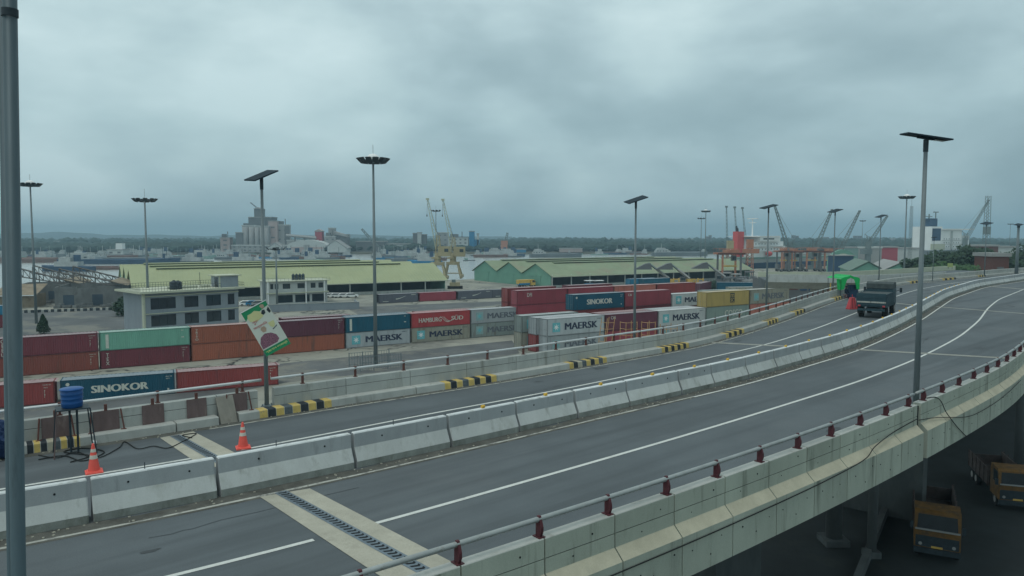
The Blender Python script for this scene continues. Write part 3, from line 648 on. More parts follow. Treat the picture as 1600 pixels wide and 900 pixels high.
# ------------------------------------------------------------------ far kerb and parapet (left side of the road)
kerb = T('kerb', 'pale concrete kerb along the far side of the flyover with yellow and black blocks', 'kerb', PA.pt(0, 0, DZ))
KP = [(0.0, 0.004), (0.03, 0.27), (0.06, 0.30), (0.52, 0.30), (0.52, 0.004)]
KPp = [(-0.004, 0.0045), (0.026, 0.273), (0.058, 0.304), (0.50, 0.304), (0.50, 0.27), (0.035, 0.24)]
gaps = [PA.near(G(270, 676, DZ)), PA.near(G(338, 665, DZ))]
edges = [0]
s = 0
cuts = sorted([gaps[0], gaps[1]] + [g for g in (PA.near(G(a, b, DZ)) for a, b in ((60, 707), (641, 616), (1082, 543), (1290, 475)))])
prev = 0
for c_ in cuts + [PA.len - 2]:
    a, b = prev + 0.02, c_ - 0.02
    if abs(prev - gaps[1]) < 1e-6: a += 0.72
    if b - a > 0.3:
        m_ = MB(); sweep(m_, PA, a, b, KP, 1.0, DZ); m_.build('kerb_stone', M['concrete'], kerb, world=True)
    prev = c_
grp = [((36, 710), (140, 697), 'kykYWyky'), ((405, 653), (523, 634), 'ykyWykyky'), ((693, 609), (773, 596), 'ykyWykyky'), ((890, 578), (948, 566), 'ykYWykyWy'), ((1036, 552), (1083, 543), 'ykykykyky'),
       ((1137, 528), (1163, 520), 'ykykyky'), ((1200, 509), (1217, 503), 'ykykyky'), ((1240, 493), (1257, 487), 'ykykyk'), ((1300, 470), (1312, 466), 'ykykyk'), ((1380, 450), (1396, 447), 'ykykyk'), ((1415, 443), (1432, 441), 'ykykyk'), ((1470, 438), (1484, 436), 'ykykyk'), ((1528, 433), (1542, 432), 'ykykyk')]
for a_, b_, seq in grp:
    s0, s1 = PA.near(G(*a_, DZ)), PA.near(G(*b_, DZ))
    if s1 - s0 < 1: s1 = s0 + 3.0
    n = len(seq)
    for i, ch in enumerate(seq):
        m_ = MB(); sweep(m_, PA, s0 + (s1 - s0) * i / n + 0.01, s0 + (s1 - s0) * (i + 1) / n - 0.01, KPp, 1.0, DZ)
        m_.build('painted_block', {'y': M['yellow'], 'k': M['black'], 'W': M['black_worn'], 'Y': M['ledge']}[ch], kerb, world=True)
# parapet behind the kerb
far = T('parapet_wall', 'far concrete parapet of the flyover behind the black and yellow kerb', 'parapet', PA.pt(0, 0.55, DZ))
FP = [(0.53, 0.0), (0.53, 0.66), (0.545, 0.672), (0.545, 0.684), (0.53, 0.695), (0.54, 0.97), (0.56, 0.99), (0.78, 0.99), (0.82, 0.0), (0.82, -0.9), (0.53, -0.9)]
FMt = [0, 0, 1, 0, 0, 0, 0, 0, 0, 0, 0]
lamp_s = [PA.near(G(a, b, DZ)) for a, b in ((414, 651), (990, 560), (1198, 510))]
s = 0.0; cnt = 0
gp = lamp_s[0]
while s < PA.len - 3:
    ln = 2.3 if s < gaps[1] else 3.1
    a, b = s + 0.012, s + ln - 0.012
    if a < gp < b + 0.2:
        b = gp - 0.35
        if b - a > 0.2:
            m_ = MB(); sweep(m_, PA, a, b, FP, 1.0, DZ, FMt); m_.build('wall_panel', [M['concrete'], M['dark']], far, world=True)
        s = gp + 0.30; cnt += 1; continue
    m_ = MB(); sweep(m_, PA, a, b, FP, 1.0, DZ, FMt); m_.build('wall_panel', [M['concrete'], M['dark']], far, world=True)
    s += ln; cnt += 1
s0 = PA.near(G(573, 627, DZ))
railing(PA, 0, gp - 0.15, 0.67, DZ + 0.99, 3.05, 'bright pipe rail on rusty posts along the far parapet, left of the banner pole', M['post_rust'], first=PA.near(G(100, 700, DZ)) % 3.05, curved=False, lim=20)
railing(PA, gp + 0.25, PA.near(G(1320, 466, DZ)), 0.67, DZ + 0.99, 2.35, 'pipe rail on rusty posts between the banner pole and the green tent', M['post_rust'], first=1.3, curved=False, lim=60)
# sheets of rusty steel hooked over the far parapet near the left edge
for i, (px, wd, frame) in enumerate(((66, 0.80, 1), (156, 0.80, 1), (229, 0.72, 0), (301, 0.70, 0), (373, 0.72, 1))):
    s = PA.near(G(px, 705 - (px - 66) * 0.135, DZ)) + 0.35
    p, d, n = PA.at(s)
    t = T('rusty_plate', 'rusty steel plate hooked on the far parapet, %s from the left' % ordw(i + 1), 'steel plate', PA.pt(s, 0.50, DZ + 0.31), PA.ang(s), 'rusty plates on the far parapet')
    m_ = MB().add([(-wd / 2, -0.05, 0), (wd / 2, -0.05, 0), (wd / 2, -0.09 + 0.09, 0.68), (-wd / 2, 0, 0.68), (-wd / 2, -0.02, 0), (wd / 2, -0.02, 0), (wd / 2, 0.02, 0.68), (-wd / 2, 0.02, 0.68)],
                  [(0, 1, 2, 3), (5, 4, 7, 6), (3, 2, 6, 7), (0, 4, 5, 1), (1, 5, 6, 2), (0, 3, 7, 4)])
    m_.build('plate', M['rust_plate'], t)
    MB().box((0, 0.04, 0.78), (0.09, 0.09, 0.22)).build('hook', M['post_rust'], t)
    if frame:
        q = MB()
        for sx in (-1, 1):
            q.tube((sx * (wd / 2 + 0.12), -0.18, 0.0), (sx * (wd / 2 + 0.05), -0.03, 0.70), 0.028, n=6); q.tube((sx * (wd / 2 + 0.18), -0.22, 0.0), (sx * (wd / 2 + 0.02), -0.16, 0.0), 0.025, n=6)
        q.build('brace', M['post_rust'], t)
s = PA.near(G(338, 665, DZ)) + 0.36
t = T('plywood_board', 'grey-brown board leaning in the kerb gap beside the rusty plates', 'board', PA.pt(s, 0.02, DZ + 0.01), PA.ang(s) )
tag(t)
MB().add([(-0.3, 0, 0), (0.32, 0, 0), (0.30, 0.44, 0.95), (-0.34, 0.44, 0.93), (-0.3, 0.04, 0), (0.32, 0.04, 0), (0.30, 0.48, 0.95), (-0.34, 0.48, 0.93)], [(0, 1, 2, 3), (5, 4, 7, 6), (3, 2, 6, 7), (0, 4, 5, 1), (1, 5, 6, 2), (0, 3, 7, 4)]).build('board_sheet', M['board'], t)
# loose cables on the road at the left
def on_road(l): return smoothpts([G(a, b, DZ + 0.03) for a, b in l])
cable(on_road([(60, 711), (90, 715), (120, 706), (150, 716), (185, 700), (195, 690), (215, 701), (240, 697), (262, 700), (285, 690), (300, 682), (306, 677), (285, 680), (300, 684)]), 0.017, 'loose black cable snaking over the road beside the blue tank')
cable(on_road([(60, 718), (100, 712), (130, 720), (163, 706), (130, 700), (100, 706), (140, 712), (110, 722)]), 0.02, 'tangle of black cable under the blue tank stand')

# ------------------------------------------------------------------ traffic cones
def make_cone(label, loc, rz):
    t = T('traffic_cone', label, 'traffic cone', loc, rz, 'orange cones by the median')
    m_ = MB().box((0, 0, 0.02), (0.46, 0.46, 0.04)); m_.box((0, 0, 0.055), (0.40, 0.40, 0.03), taper=0.9); m_.build('cone_base', M['cone'], t)
    m_ = MB().lathe([(0.165, 0.07), (0.032, 0.86), (0.022, 0.87)], n=20); m_.build('cone_body', M['cone'], t, smooth=False)
    for a, b in ((0.42, 0.53), (0.62, 0.71)):
        r0 = 0.165 - (a - 0.07) * 0.1684 + 0.004; r1 = 0.165 - (b - 0.07) * 0.1684 + 0.004
        MB().lathe([(r0, a), (r1, b)], n=20).build('reflective_collar', M['cone_white'], t)
    return t
c1 = make_cone('orange cone with two pale collars, nearer the blue tank stand', G(147, 738, DZ), R(33))
c2 = relabel(copy_tree(c1), 'orange cone with two pale collars beside the concrete joint strip', G(380, 700, DZ), R(25))
# small white thing on the kerb edge
tag(MB().lathe([(0.05, 0), (0.09, 0.03), (0.08, 0.1), (0.03, 0.13)], n=10).build('plastic_bag', M['white_paint'], loc=G(147, 694, DZ + 0.02)), 'crumpled white plastic scrap behind the left cone', 'litter')

# ------------------------------------------------------------------ blue tank on stand
tp = G(116, 708, DZ)
t = T('tank_stand', 'black steel stand with four legs carrying the blue water tank', 'stand', tp, R(35))
for k, (x, y) in enumerate(((-0.50, -0.40), (0.52, -0.35), (0.50, 0.45), (-0.48, 0.40))):
    MB().tube((x * 1.15, y * 1.15, 0), (x * 0.9, y * 0.9, 1.48), 0.022, n=6).build('leg', M['steel_dark'] if k != 0 else M['rust_plate'], t)
for x in (-0.08, 0.12): MB().tube((x, 0, 0), (x, 0, 1.48), 0.035, n=8).build('leg', M['steel_dark'], t)
MB().box((0, 0, 1.49), (0.92, 0.76, 0.035)).build('platform', M['steel_dark'], t)
t = T('water_tank', 'bright blue ribbed plastic water tank on the black stand', 'water tank', tp + Vector((0, 0, 1.51)))
MB().lathe([(0.27, 0), (0.30, 0.03), (0.305, 0.13), (0.315, 0.15), (0.305, 0.17), (0.31, 0.28), (0.325, 0.30), (0.31, 0.32), (0.315, 0.42), (0.33, 0.44), (0.315, 0.46), (0.32, 0.56), (0.27, 0.60)], n=24).build('tank_body', M['tank_blue'], t, smooth=True)
MB().lathe([(0.345, 0.565), (0.35, 0.59), (0.31, 0.62), (0.12, 0.64), (0.03, 0.645)], n=24).build('lid', M['tank_blue'], t, smooth=True)
# dark blue bundle at the left edge
m_ = MB()
b_ = bmesh.new(); bmesh.ops.create_icosphere(b_, subdivisions=4, radius=1)
for v in b_.verts:
    q = v.co; k = 1 + 0.10 * math.sin(q.x * 9 + q.z * 5) + 0.07 * math.sin(q.y * 11 + q.z * 13)
    v.co = Vector((q.x * 0.75 * k, q.y * 0.5 * k, max(-0.55, q.z * 0.62 * k) + 0.55))
me = bpy.data.meshes.new('tarpaulin_bundle'); b_.to_mesh(me); b_.free(); me.materials.append(M['tarp'])
o = bpy.data.objects.new('tarpaulin_bundle', me); COL.objects.link(o); o.location = G(-14, 716, DZ + 0.01)
tag(o, 'dark blue tarpaulin bundle standing by the kerb at the left edge', 'tarpaulin')

# ------------------------------------------------------------------ lamps
def solar_lamp(label, loc, height, panel_rz, tilt, sz=(1.05, 1.9), group='solar street lamps of the flyover', base_r=0.088, roll=R(12)):
    t = T('solar_street_lamp', label, 'street lamp', loc, 0, group)
    MB().tube((0, 0, 0), (0, 0, height - 0.12), base_r, base_r * 0.62, 14).build('pole', M['galv'], t, smooth=True)
    MB().box((0, 0, 0.015), (0.36, 0.36, 0.03)).tube((0.13, 0.13, 0.03), (0.13, 0.13, 0.09), 0.02, n=6).tube((-0.13, 0.13, 0.03), (-0.13, 0.13, 0.09), 0.02, n=6).tube((0.13, -0.13, 0.03), (0.13, -0.13, 0.09), 0.02, n=6).tube((-0.13, -0.13, 0.03), (-0.13, -0.13, 0.09), 0.02, n=6).build('base_plate', M['galv'], t)
    MB().tube((0, 0, height - 0.42), (0, 0, height + 0.02), base_r * 0.78, base_r * 0.8, 12).build('collar', M['steel_dark'], t)
    m_ = MB().box((0, 0, 0.0), (sz[1], sz[0], 0.05)); m_.box((0, 0, -0.05), (sz[1] * 0.35, sz[0] * 0.3, 0.07))
    p = m_.build('solar_panel', M['panel_dark'], t); p.location = (0, 0, height + 0.12)
    p.rotation_mode = 'XYZ'; p.rotation_euler = (roll, -tilt, panel_rz)
    l_ = MB().box((sz[1] * 0.26, 0, -0.075), (sz[1] * 0.28, sz[0] * 0.28, 0.012)); l_.build('lamp_head', M['lamp_glass'], p)
    return t
def lamp_px(label, base, topy, panel_rz, tilt, kz=0.3, **kw):
    b = G(base[0], base[1], DZ + kz); D = b.y; tz = GD(base[0], topy, D).z
    return solar_lamp(label, b, tz - b.z, panel_rz, tilt, **kw)
lamp_px('solar street lamp carrying the tilted banner, its panel seen from below', (417, 634), 279, R(58), R(22), sz=(0.62, 1.2), roll=R(4))
lamp_px('solar street lamp rising from the kerb left of the long white containers', (991, 541), 315, R(16), R(18), sz=(0.7, 1.3))
lamp_px('solar street lamp in front of the yellow container and the orange gantry', (1197, 491), 325, R(16), R(14), sz=(0.7, 1.4), roll=R(8))
lamp_px('solar street lamp rising behind the green tent', (1301, 462), 331, R(35), R(12), sz=(0.8, 1.9), roll=R(6))
lamp_px('solar street lamp at the kerb behind the army truck', (1373, 442), 339, R(32), R(12), sz=(0.8, 1.9), roll=R(6))
lamp_px('small solar street lamp behind the trees on the far bend', (1538, 431), 350, R(30), R(10), sz=(1.2, 2.0), kz=0.3)
lamp_px('small thin solar street lamp just right of the tall near lamp', (1457, 439), 372, R(30), R(8), sz=(0.4, 0.9), kz=0.3, base_r=0.06)
lamp_px('thick grey solar lamp pole at the right edge of the far bend', (1588, 428), 352, R(30), R(10), sz=(1.0, 1.6), kz=0.3, base_r=0.30)
s4 = PE.near(G(1434, 636, DZ + 1)); 
def _ppx(p): q = (p.y * _c - (p.z - H) * _s); return 800 + F * p.x / q
while _ppx(PE.pt(s4, 0.50, DZ)) < 1429: s4 += 0.05
b = PE.pt(s4, 0.50, DZ); D = b.y; tz = GD(1441, 219, D).z
solar_lamp('tall solar street lamp on the near side of the flyover, its panel seen edge on', b, tz - b.z, R(-4), R(-9), sz=(0.7, 1.6), base_r=0.112, roll=R(3))

# pipes in front of the camera building at the left edge
pb = GD(29, 900, 6.0); pt_ = GD(14, -60, 6.0); dr = (pt_ - pb)
bot = pb - dr * ((pb.z) / dr.z)
t = T('utility_pole', 'tall grey steel pole close to the camera at the left edge', 'pole', bot)
k = 1.0 / dr.z
def along(z, dx=0, dy=0): return Vector((dr.x * k * z + dx, dr.y * k * z + dy, z))
MB().tube(along(0), along(23), 0.062, 0.052, 24).build('pole_tube', M['nearpole'], t, smooth=True)
MB().tube(along(0, -0.075, 0.03), along(23, -0.082, 0.03), 0.034, 0.030, 18).build('conduit', M['nearpole'], t, smooth=True)
zz = GD(20, 20, 6).z; MB().tube(along(zz - 0.03), along(zz + 0.03), 0.060, n=24).build('clamp', M['steel_dark'], t)

# high masts
def high_mast(label, D, px, top_py, n_fl=14, dome=True):
    top = GD(px, top_py, D); t = T('floodlight_mast', label, 'floodlight mast', (top.x, top.y, 0), rnd.random(), 'high floodlight masts of the port')
    h = top.z
    MB().tube((0, 0, 0), (0, 0, h), 0.31, 0.15, 14).build('mast', M['galv'], t, smooth=True)
    m_ = MB()
    for k in range(12):
        a, b = 2 * math.pi * k / 12, 2 * math.pi * (k + 1) / 12
        for rr, zz in ((0.9, 0), (1.9, 0.15)): m_.tube((rr * math.cos(a), rr * math.sin(a), h - 0.3 + zz), (rr * math.cos(b), rr * math.sin(b), h - 0.3 + zz), 0.06, n=5)
        if k % 2 == 0: m_.tube((0.2 * math.cos(a), 0.2 * math.sin(a), h - 0.55), (1.9 * math.cos(a), 1.9 * math.sin(a), h - 0.15), 0.05, n=5)
    m_.build('lamp_ring', M['steel_dark'], t)
    f0_ = None
    for k in range(n_fl):
        a = 2 * math.pi * k / n_fl
        if f0_ is None:
            q = MB().add([(-0.40, -0.25, -0.42), (0.40, -0.25, -0.42), (0.44, 0.42, 0.25), (-0.44, 0.42, 0.25), (-0.25, -0.25, -0.20), (0.25, -0.25, -0.20), (0.25, 0.1, 0.33), (-0.25, 0.1, 0.33)], [(0, 1, 2, 3), (7, 6, 5, 4), (0, 4, 5, 1), (1, 5, 6, 2), (2, 6, 7, 3), (3, 7, 4, 0)])
            f0_ = q.build('floodlight', M['steel_dark'], t); fo = f0_
        else: fo = f0_.copy(); COL.objects.link(fo); fo.parent = t
        fo.location = (2.05 * math.cos(a), 2.05 * math.sin(a), h - 0.05); fo.rotation_euler = (0, 0, a - math.pi / 2)
    if dome: MB().lathe([(1.0, 0.1), (0.95, 0.42), (0.6, 0.75), (0.15, 0.9)], (0, 0, h), 16).build('dome_cap', M['ship_white'], t, smooth=True)
    MB().tube((0, 0, h + 0.4), (0, 0, h + 2.2), 0.03, n=4).build('lightning_rod', M['galv'], t)
    return t
high_mast('nearest high floodlight mast, rising in front of the blue and red stacked containers', 109, 583, 250)
high_mast('high floodlight mast beside the close steel pole at far left', 164, 47, 288)
high_mast('high floodlight mast rising behind the flat-roofed office', 150, 226, 312, 11, False)
high_mast('high floodlight mast between the two thin crane jibs', 340, 681, 329, 9, False)
high_mast('taller floodlight mast of the close pair right of the middle lamps', 358, 1103, 330)
high_mast('shorter floodlight mast of the close pair right of the middle lamps', 420, 1096, 341, 9, False)
high_mast('high floodlight mast just left of the tall near street lamp', 223, 1417, 308)
high_mast('distant floodlight mast between two grey crane jibs', 560, 1348, 345, 9, False)
high_mast('distant floodlight mast near the right edge', 640, 1579, 350, 9, False)
high_mast('slim lamp mast behind the small two-storey office', 190, 431, 388, 4, False)
# cage around the nearest mast's foot
c = GD(586, 560, 109); c.z = 0
t = T('safety_cage', 'low steel mesh cage round the foot of the nearest floodlight mast', 'fence', c, R(33))
for x in (-3.2, -1.1, 1.1, 3.2):
    for y in (-2.2, 2.2): MB().box((x, y, 1.1), (0.1, 0.1, 2.2)).build('fence_post', M['galv'], t)
for y in (-2.2, 2.2):
    m_ = MB()
    for z in (0.4, 1.3, 2.1): m_.box((0, y, z), (6.4, 0.06, 0.06))
    for k in range(16): m_.box((-3.2 + k * 0.43, y, 1.1), (0.04, 0.04, 2.0))
    m_.build('mesh_panel', M['galv'], t)

# ------------------------------------------------------------------ lettering
_tc = {}; _tm = {}
def text_mesh(s, bold=0.03, vertical=False, shear=0.0):
    key = (s, bold, vertical, shear)
    if key in _tc: return _tc[key]
    cu = bpy.data.curves.new('lettering', 'FONT'); cu.body = '\n'.join(s) if vertical else s
    cu.resolution_u = 3; cu.extrude = 0.0; cu.shear = shear
    if vertical: cu.align_x = 'CENTER'; cu.space_line = 0.82
    o = bpy.data.objects.new('tmp_text', cu); COL.objects.link(o)
    dg = bpy.context.evaluated_depsgraph_get(); me = bpy.data.meshes.new_from_object(o.evaluated_get(dg))
    bpy.data.objects.remove(o)
    xs = [v.co.x for v in me.vertices]; ys = [v.co.y for v in me.vertices]
    if not xs: return None
    x0, x1, y0, y1 = min(xs), max(xs), min(ys), max(ys)
    for v in me.vertices: v.co.x = (v.co.x - x0) / (x1 - x0); v.co.y = (v.co.y - y0) / (y1 - y0)
    _tc[key] = me
    return me
def letter(s, parent, x, z, wd, ht, m, y=0.006, bold=0.03, vertical=False, name='lettering', shear=0.0):
    me = text_mesh(s, bold, vertical, shear)
    if me is None: return None
    k = (id(me), m.name, bold > 0)
    if k not in _tm:
        V = [v.co.copy() for v in me.vertices]; P_ = [tuple(p.vertices) for p in me.polygons]; mb = MB(); w_ = 0.35 * bold / max(1, len(s) * 0.62) * 2
        for j, dx in enumerate((-w_, -w_ / 2, 0, w_ / 2, w_) if bold else (0,)): mb.add([(v.x + dx, v.y, v.z + 0.0004 * j) for v in V], P_)
        _tm[k] = mb.mesh(name, m)
    o = bpy.data.objects.new(name, _tm[k]); COL.objects.link(o); o.parent = parent
    o.location = (x, y, z); o.rotation_euler = (math.pi / 2, 0, 0); o.scale = (wd, ht, 1)
    return o

# ------------------------------------------------------------------ containers
CL, CW = 12.19, 2.44
_cb = {}
def cont_meshes(h):
    if h in _cb: return _cb[h]
    b = MB(); p = 0.278; n = int((CL - 0.3) / p); prof = []
    x = 0.14
    for i in range(n): prof += [(x, 0.012), (x + 0.072, 0.012), (x + 0.139, 0.048), (x + 0.211, 0.048)]; x += p
    prof.append((CL - 0.14, 0.012))
    for side in (0, 1):
        vs = []
        for (a, d) in prof:
            y = d if side == 0 else CW - d
            vs += [(a, y, 0.14), (a, y, h - 0.09)]
        fs = [(2 * i, 2 * i + 2, 2 * i + 3, 2 * i + 1) if side == 0 else (2 * i, 2 * i + 1, 2 * i + 3, 2 * i + 2) for i in range(len(prof) - 1)]
        b.add(vs, fs, 0)
    # roof with shallow cross corrugation, end wall, floor
    vs = []; q = []
    x = 0.06; k = 0
    while x < CL - 0.1: q += [(x, h - 0.02), (x + 0.2, h - 0.02), (x + 0.28, h - 0.045), (x + 0.40, h - 0.045)]; x += 0.48
    q.append((CL - 0.06, h - 0.02))
    for a, z in q: vs += [(a, 0.04, z), (a, CW - 0.04, z)]
    b.add(vs, [(2 * i, 2 * i + 2, 2 * i + 3, 2 * i + 1) for i in range(len(q) - 1)], 1)
    ys = []; y = 0.12
    while y < CW - 0.2: ys += [(CL - 0.015, y), (CL - 0.015, y + 0.07), (CL - 0.05, y + 0.13), (CL - 0.05, y + 0.2)]; y += 0.265
    vs = []
    for a, yy in ys: vs += [(a, yy, 0.14), (a, yy, h - 0.09)]
    b.add(vs, [(2 * i, 2 * i + 2, 2 * i + 3, 2 * i + 1) for i in range(len(ys) - 1)], 0)
    b.bb((0.05, 0.05, 0.08), (CL - 0.06, CW - 0.05, 0.14), 0)
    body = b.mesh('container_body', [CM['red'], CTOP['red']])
    f = MB()
    for y in (0, CW - 0.08):
        f.bb((0.15, y, 0.02), (CL - 0.15, y + 0.08, 0.14)); f.bb((0.15, y, h - 0.09), (CL - 0.15, y + 0.08, h - 0.012))
    for x0, x1 in ((0.0, 0.15), (CL - 0.15, CL)):
        for y in (0, CW - 0.15):
            f.bb((x0, y, 0.13), (x1, y + 0.15, h - 0.13))
            f.bb((x0 - 0.01, y - 0.008, 0.0), (x1 + 0.01, y + 0.165, 0.125)); f.bb((x0 - 0.01, y - 0.008, h - 0.125), (x1 + 0.01, y + 0.165, h))
        f.bb((x0, 0.16, 0.02), (x1, CW - 0.16, 0.14)); f.bb((x0, 0.16, h - 0.11), (x1, CW - 0.16, h - 0.015))
    frame = f.mesh('container_frame', [CM['red']])
    d = MB(); d.bb((0.04, 0.155, 0.145), (0.09, CW / 2 - 0.008, h - 0.115))
    for z in (0.5, 1.0, 1.5, 2.0): d.bb((0.025, 0.2, z), (0.04, CW / 2 - 0.05, z + 0.04))
    for y in (0.42, 0.90): d.tube((0.015, y, 0.12), (0.015, y, h - 0.09), 0.024, n=6, mi=1); d.bb((-0.03, y - 0.2, 1.05), (0.0, y + 0.03, 1.09), 1)
    door = d.mesh('container_door', [CM['red'], M['galv']])
    _cb[h] = (body, frame, door)
    return _cb[h]
def container(color, loc, ang, label, h=2.59, doors=True, face=None, group='shipping containers stacked in the yard', old=False):
    t = T('shipping_container', label, 'container', loc, ang + R(rnd.uniform(-0.35, 0.35)), group)
    body, frame, door = cont_meshes(h)
    def part(name, me, mats, x=0, y=0, sx=1, sy=1):
        o = bpy.data.objects.new(name, me); COL.objects.link(o); o.parent = t; o.location = (x, y, 0)
        for i, m in enumerate(mats): o.material_slots[i].link = 'OBJECT'; o.material_slots[i].material = m
        return o
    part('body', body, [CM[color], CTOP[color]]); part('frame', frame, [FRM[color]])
    if doors:
        part('door', door, [CM[color], M['galv']])
        o = part('door', door, [CM[color], M['galv']]); o.scale = (1, -1, 1); o.location = (0, CW, 0)
    if face: face(t, h)
    return t
def star(parent, cx, cz, r, m, y=0.003):
    v = [(cx, y, cz)]
    for k in range(14):
        a = math.pi / 2 + math.pi * k / 7; rr = r if k % 2 == 0 else r * 0.36
        v.append((cx + rr * math.cos(a), y, cz + rr * math.sin(a)))
    me = MB().add(v, [(0, 1 + k, 1 + (k + 1) % 14) for k in range(14)]); return me.build('star', m, parent)
def f_maersk(faded=0, x=None, strip_=False):
    def f(t, h):
        a = 1.1; m = M['letter_faded'] if faded else M['letter_navy']; lg = M['logo_faded'] if faded else M['logo_blue']
        p = MB().add([(a, 0.005, h * 0.22), (a + 1.55, 0.005, h * 0.22), (a + 1.55, 0.005, h * 0.22 + 1.55), (a, 0.005, h * 0.22 + 1.55)], [(0, 1, 2, 3)]).build('logo', lg, t)
        star(p, a + 0.78, h * 0.22 + 0.78, 0.62, M['ship_white'] if not faded else M['logo_blue'])
        letter('MAERSK', t, 3.7, h * 0.30, 6.9, h * 0.40, m, bold=0.07)
        letter('MSKU', t, 10.6, h * 0.80, 0.9, 0.16, m)
    return f
def f_sinokor(t, h):
    letter('SINOKOR', t, 3.2, h * 0.33, 6.0, h * 0.33, M['letter_white'], bold=0.08)
    MB().tube((0.75, 0.006, h * 0.80), (0.75, 0.002, h * 0.80), 0.20, n=16).build('logo', M['letter_white'], t)
    letter('SKLU 155', t, 11.2, h * 0.82, 0.7, 0.14, M['letter_white']); letter('45G1', t, 11.2, h * 0.72, 0.45, 0.13, M['letter_white'])
    MB().bb((11.35, 0.002, h * 0.2), (11.55, 0.006, h * 0.28)).build('placard', M['letter_white'], t)
def f_hamburg(t, h):
    letter('HAMBURG', t, 1.5, h * 0.34, 4.6, h * 0.30, M['letter_white'], bold=0.03)
    letter('SÜD', t, 8.2, h * 0.38, 2.5, h * 0.34, M['letter_white'], bold=0.03)
    m_ = MB()
    for k in range(3):
        pts = [(5.9 + k * 0.35 + 2.4 * u_, h * (0.70 - 0.42 * math.sin(u_ * 2.4 + k * 0.12)) + 0.08 * k) for u_ in [i / 12 for i in range(13)]]
        for (a, b), (c, d) in zip(pts, pts[1:]): m_.add([(a, 0.005, b - 0.05), (c, 0.005, d - 0.05), (c, 0.005, d + 0.04), (a, 0.005, b + 0.04)], [(0, 1, 2, 3)])
    m_.build('logo', M['letter_white'], t)
def f_swoosh(t, h):
    m_ = MB()
    for k in range(3):
        pts = [(5.2 + 3.0 * u_, h * (0.38 + 0.34 * u_ ** 1.5) + 0.10 * k * (1 - u_)) for u_ in [i / 8 for i in range(9)]]
        for (a, b), (c, d) in zip(pts, pts[1:]): m_.add([(a, 0.005, b - 0.05), (c, 0.005, d - 0.05), (c, 0.005, d + 0.05), (a, 0.005, b + 0.05)], [(0, 1, 2, 3)])
    m_.build('logo', M['letter_white'], t)
    MB().bb((1.2, 0.002, 0.42), (2.9, 0.006, 0.56)).build('code_plate', M['letter_white'], t); MB().bb((10.0, 0.002, h - 0.5), (11.4, 0.006, h - 0.36)).build('code_plate', M['letter_white'], t)
def f_msc(t, h):
    MB().bb((6.6, 0.001, h * 0.22), (7.9, 0.004, h * 0.86)).build('logo', M['black'], t)
    letter('m', t, 6.75, h * 0.56, 1.0, h * 0.24, CM['msc'], y=-0.001, bold=0.05); letter('SC', t, 6.75, h * 0.27, 1.0, h * 0.24, CM['msc'], y=-0.001, bold=0.04)
def f_word(s, x, wd, z=0.35, ht=0.3, m='letter_white', bold=0.02, extra=None):
    def f(t, h):
        letter(s, t, x, h * z, wd, h * ht, M[m], bold=bold)
        if extra: extra(t, h)
    return f
def f_vert(s, x, wd=0.45, z=0.2, ht=0.65, m='letter_white', codes=True):
    def f(t, h):
        letter(s, t, x, h * z, wd, h * ht, M[m], bold=0.03, vertical=True)
        if codes: f_codes(t, h)
    return f
def f_codes(t, h):
    letter('TGHU 451', t, 11.0, h * 0.84, 0.85, 0.12, M['letter_white']); letter('45G1', t, 11.1, h * 0.72, 0.4, 0.12, M['letter_white'])
    m_ = MB()
    for k in range(4): m_.bb((11.15, 0.002, h * (0.30 + 0.09 * k)), (11.19 + 0.04 * (k % 2), 0.006, h * (0.36 + 0.09 * k)))
    m_.build('stencil_marks', M['letter_white'], t)
def f_stripe(t, h):
    MB().bb((0.75, 0.002, h * 0.12), (1.15, 0.006, h * 0.88)).build('stripe', M['letter_white'], t)
    letter('BE', t, 11.0, h * 0.84, 0.35, 0.14, M['letter_white']); MB().bb((11.0, 0.002, h * 0.45), (11.4, 0.006, h * 0.50)).build('placard', M['letter_white'], t)
def row(anchor, ang, k, z=0.0, pitch=12.42, n_off=0.0):
    a = Vector((math.cos(ang), math.sin(ang), 0)); n = Vector((-a.y, a.x, 0))
    p = Vector(anchor).to_3d() + a * pitch * k + n * n_off; p.z = z + 0.02
    return p
# row A: the pair-high row behind the far parapet, left half of the picture
a1 = math.atan2(140.5 - 107.3, -7.8 + 60.3); An = Vector((-60.3, 107.3, 0)); h = 2.70
A1 = [(-2, 'darkred', 'brick', None, None), (-1, 'darkred', 'brick', f_vert('CEBU', 0.5, m='letter_white', z=0.05, ht=0.9), f_codes), (0, 'green', 'darkred', f_stripe, f_vert('TEX', 0.7)), (1, 'orange', 'orange', f_vert('TRITO', 0.6), None),
      (2, 'purple', 'orange', f_codes, None), (3, 'blue', 'grey', f_stripe, f_maersk()), (4, 'hamburg', 'beige', f_hamburg, f_maersk()), (5, 'grey', 'greygreen', f_maersk(1), f_maersk(1))]
nm = {-2: ('dark red', 'rust-brown'), -1: ('dark red', 'rust-brown'), 0: ('mint green', 'dark red'), 1: ('orange-brown', 'orange-brown'), 2: ('purple', 'orange'), 3: ('blue', 'grey star-logo'), 4: ('bright red', 'beige star-logo'), 5: ('grey faded-lettering', 'grey-green faded-lettering')}
wh = {-2: 'at the far left end of the long double row', -1: 'left of the mint green one', 0: 'between the dark red and orange stacks', 1: 'behind the tilted banner', 2: 'right of the tilted banner', 3: 'behind the nearest floodlight mast', 4: 'right of the nearest floodlight mast', 5: 'at the right end of the long double row'}
for k, top, bot_, ft, fb in A1:
    container(bot_, row(An, a1, k), a1, '%s container, lower of its pair, %s' % (nm[k][1], wh[k].replace('the long double row', 'the double row')), h, k > 4, fb)
    container(top, row(An, a1, k, h), a1, '%s container, upper of its pair, %s' % (nm[k][0], wh[k].replace('the long double row', 'the double row')), h, k > 4, ft)
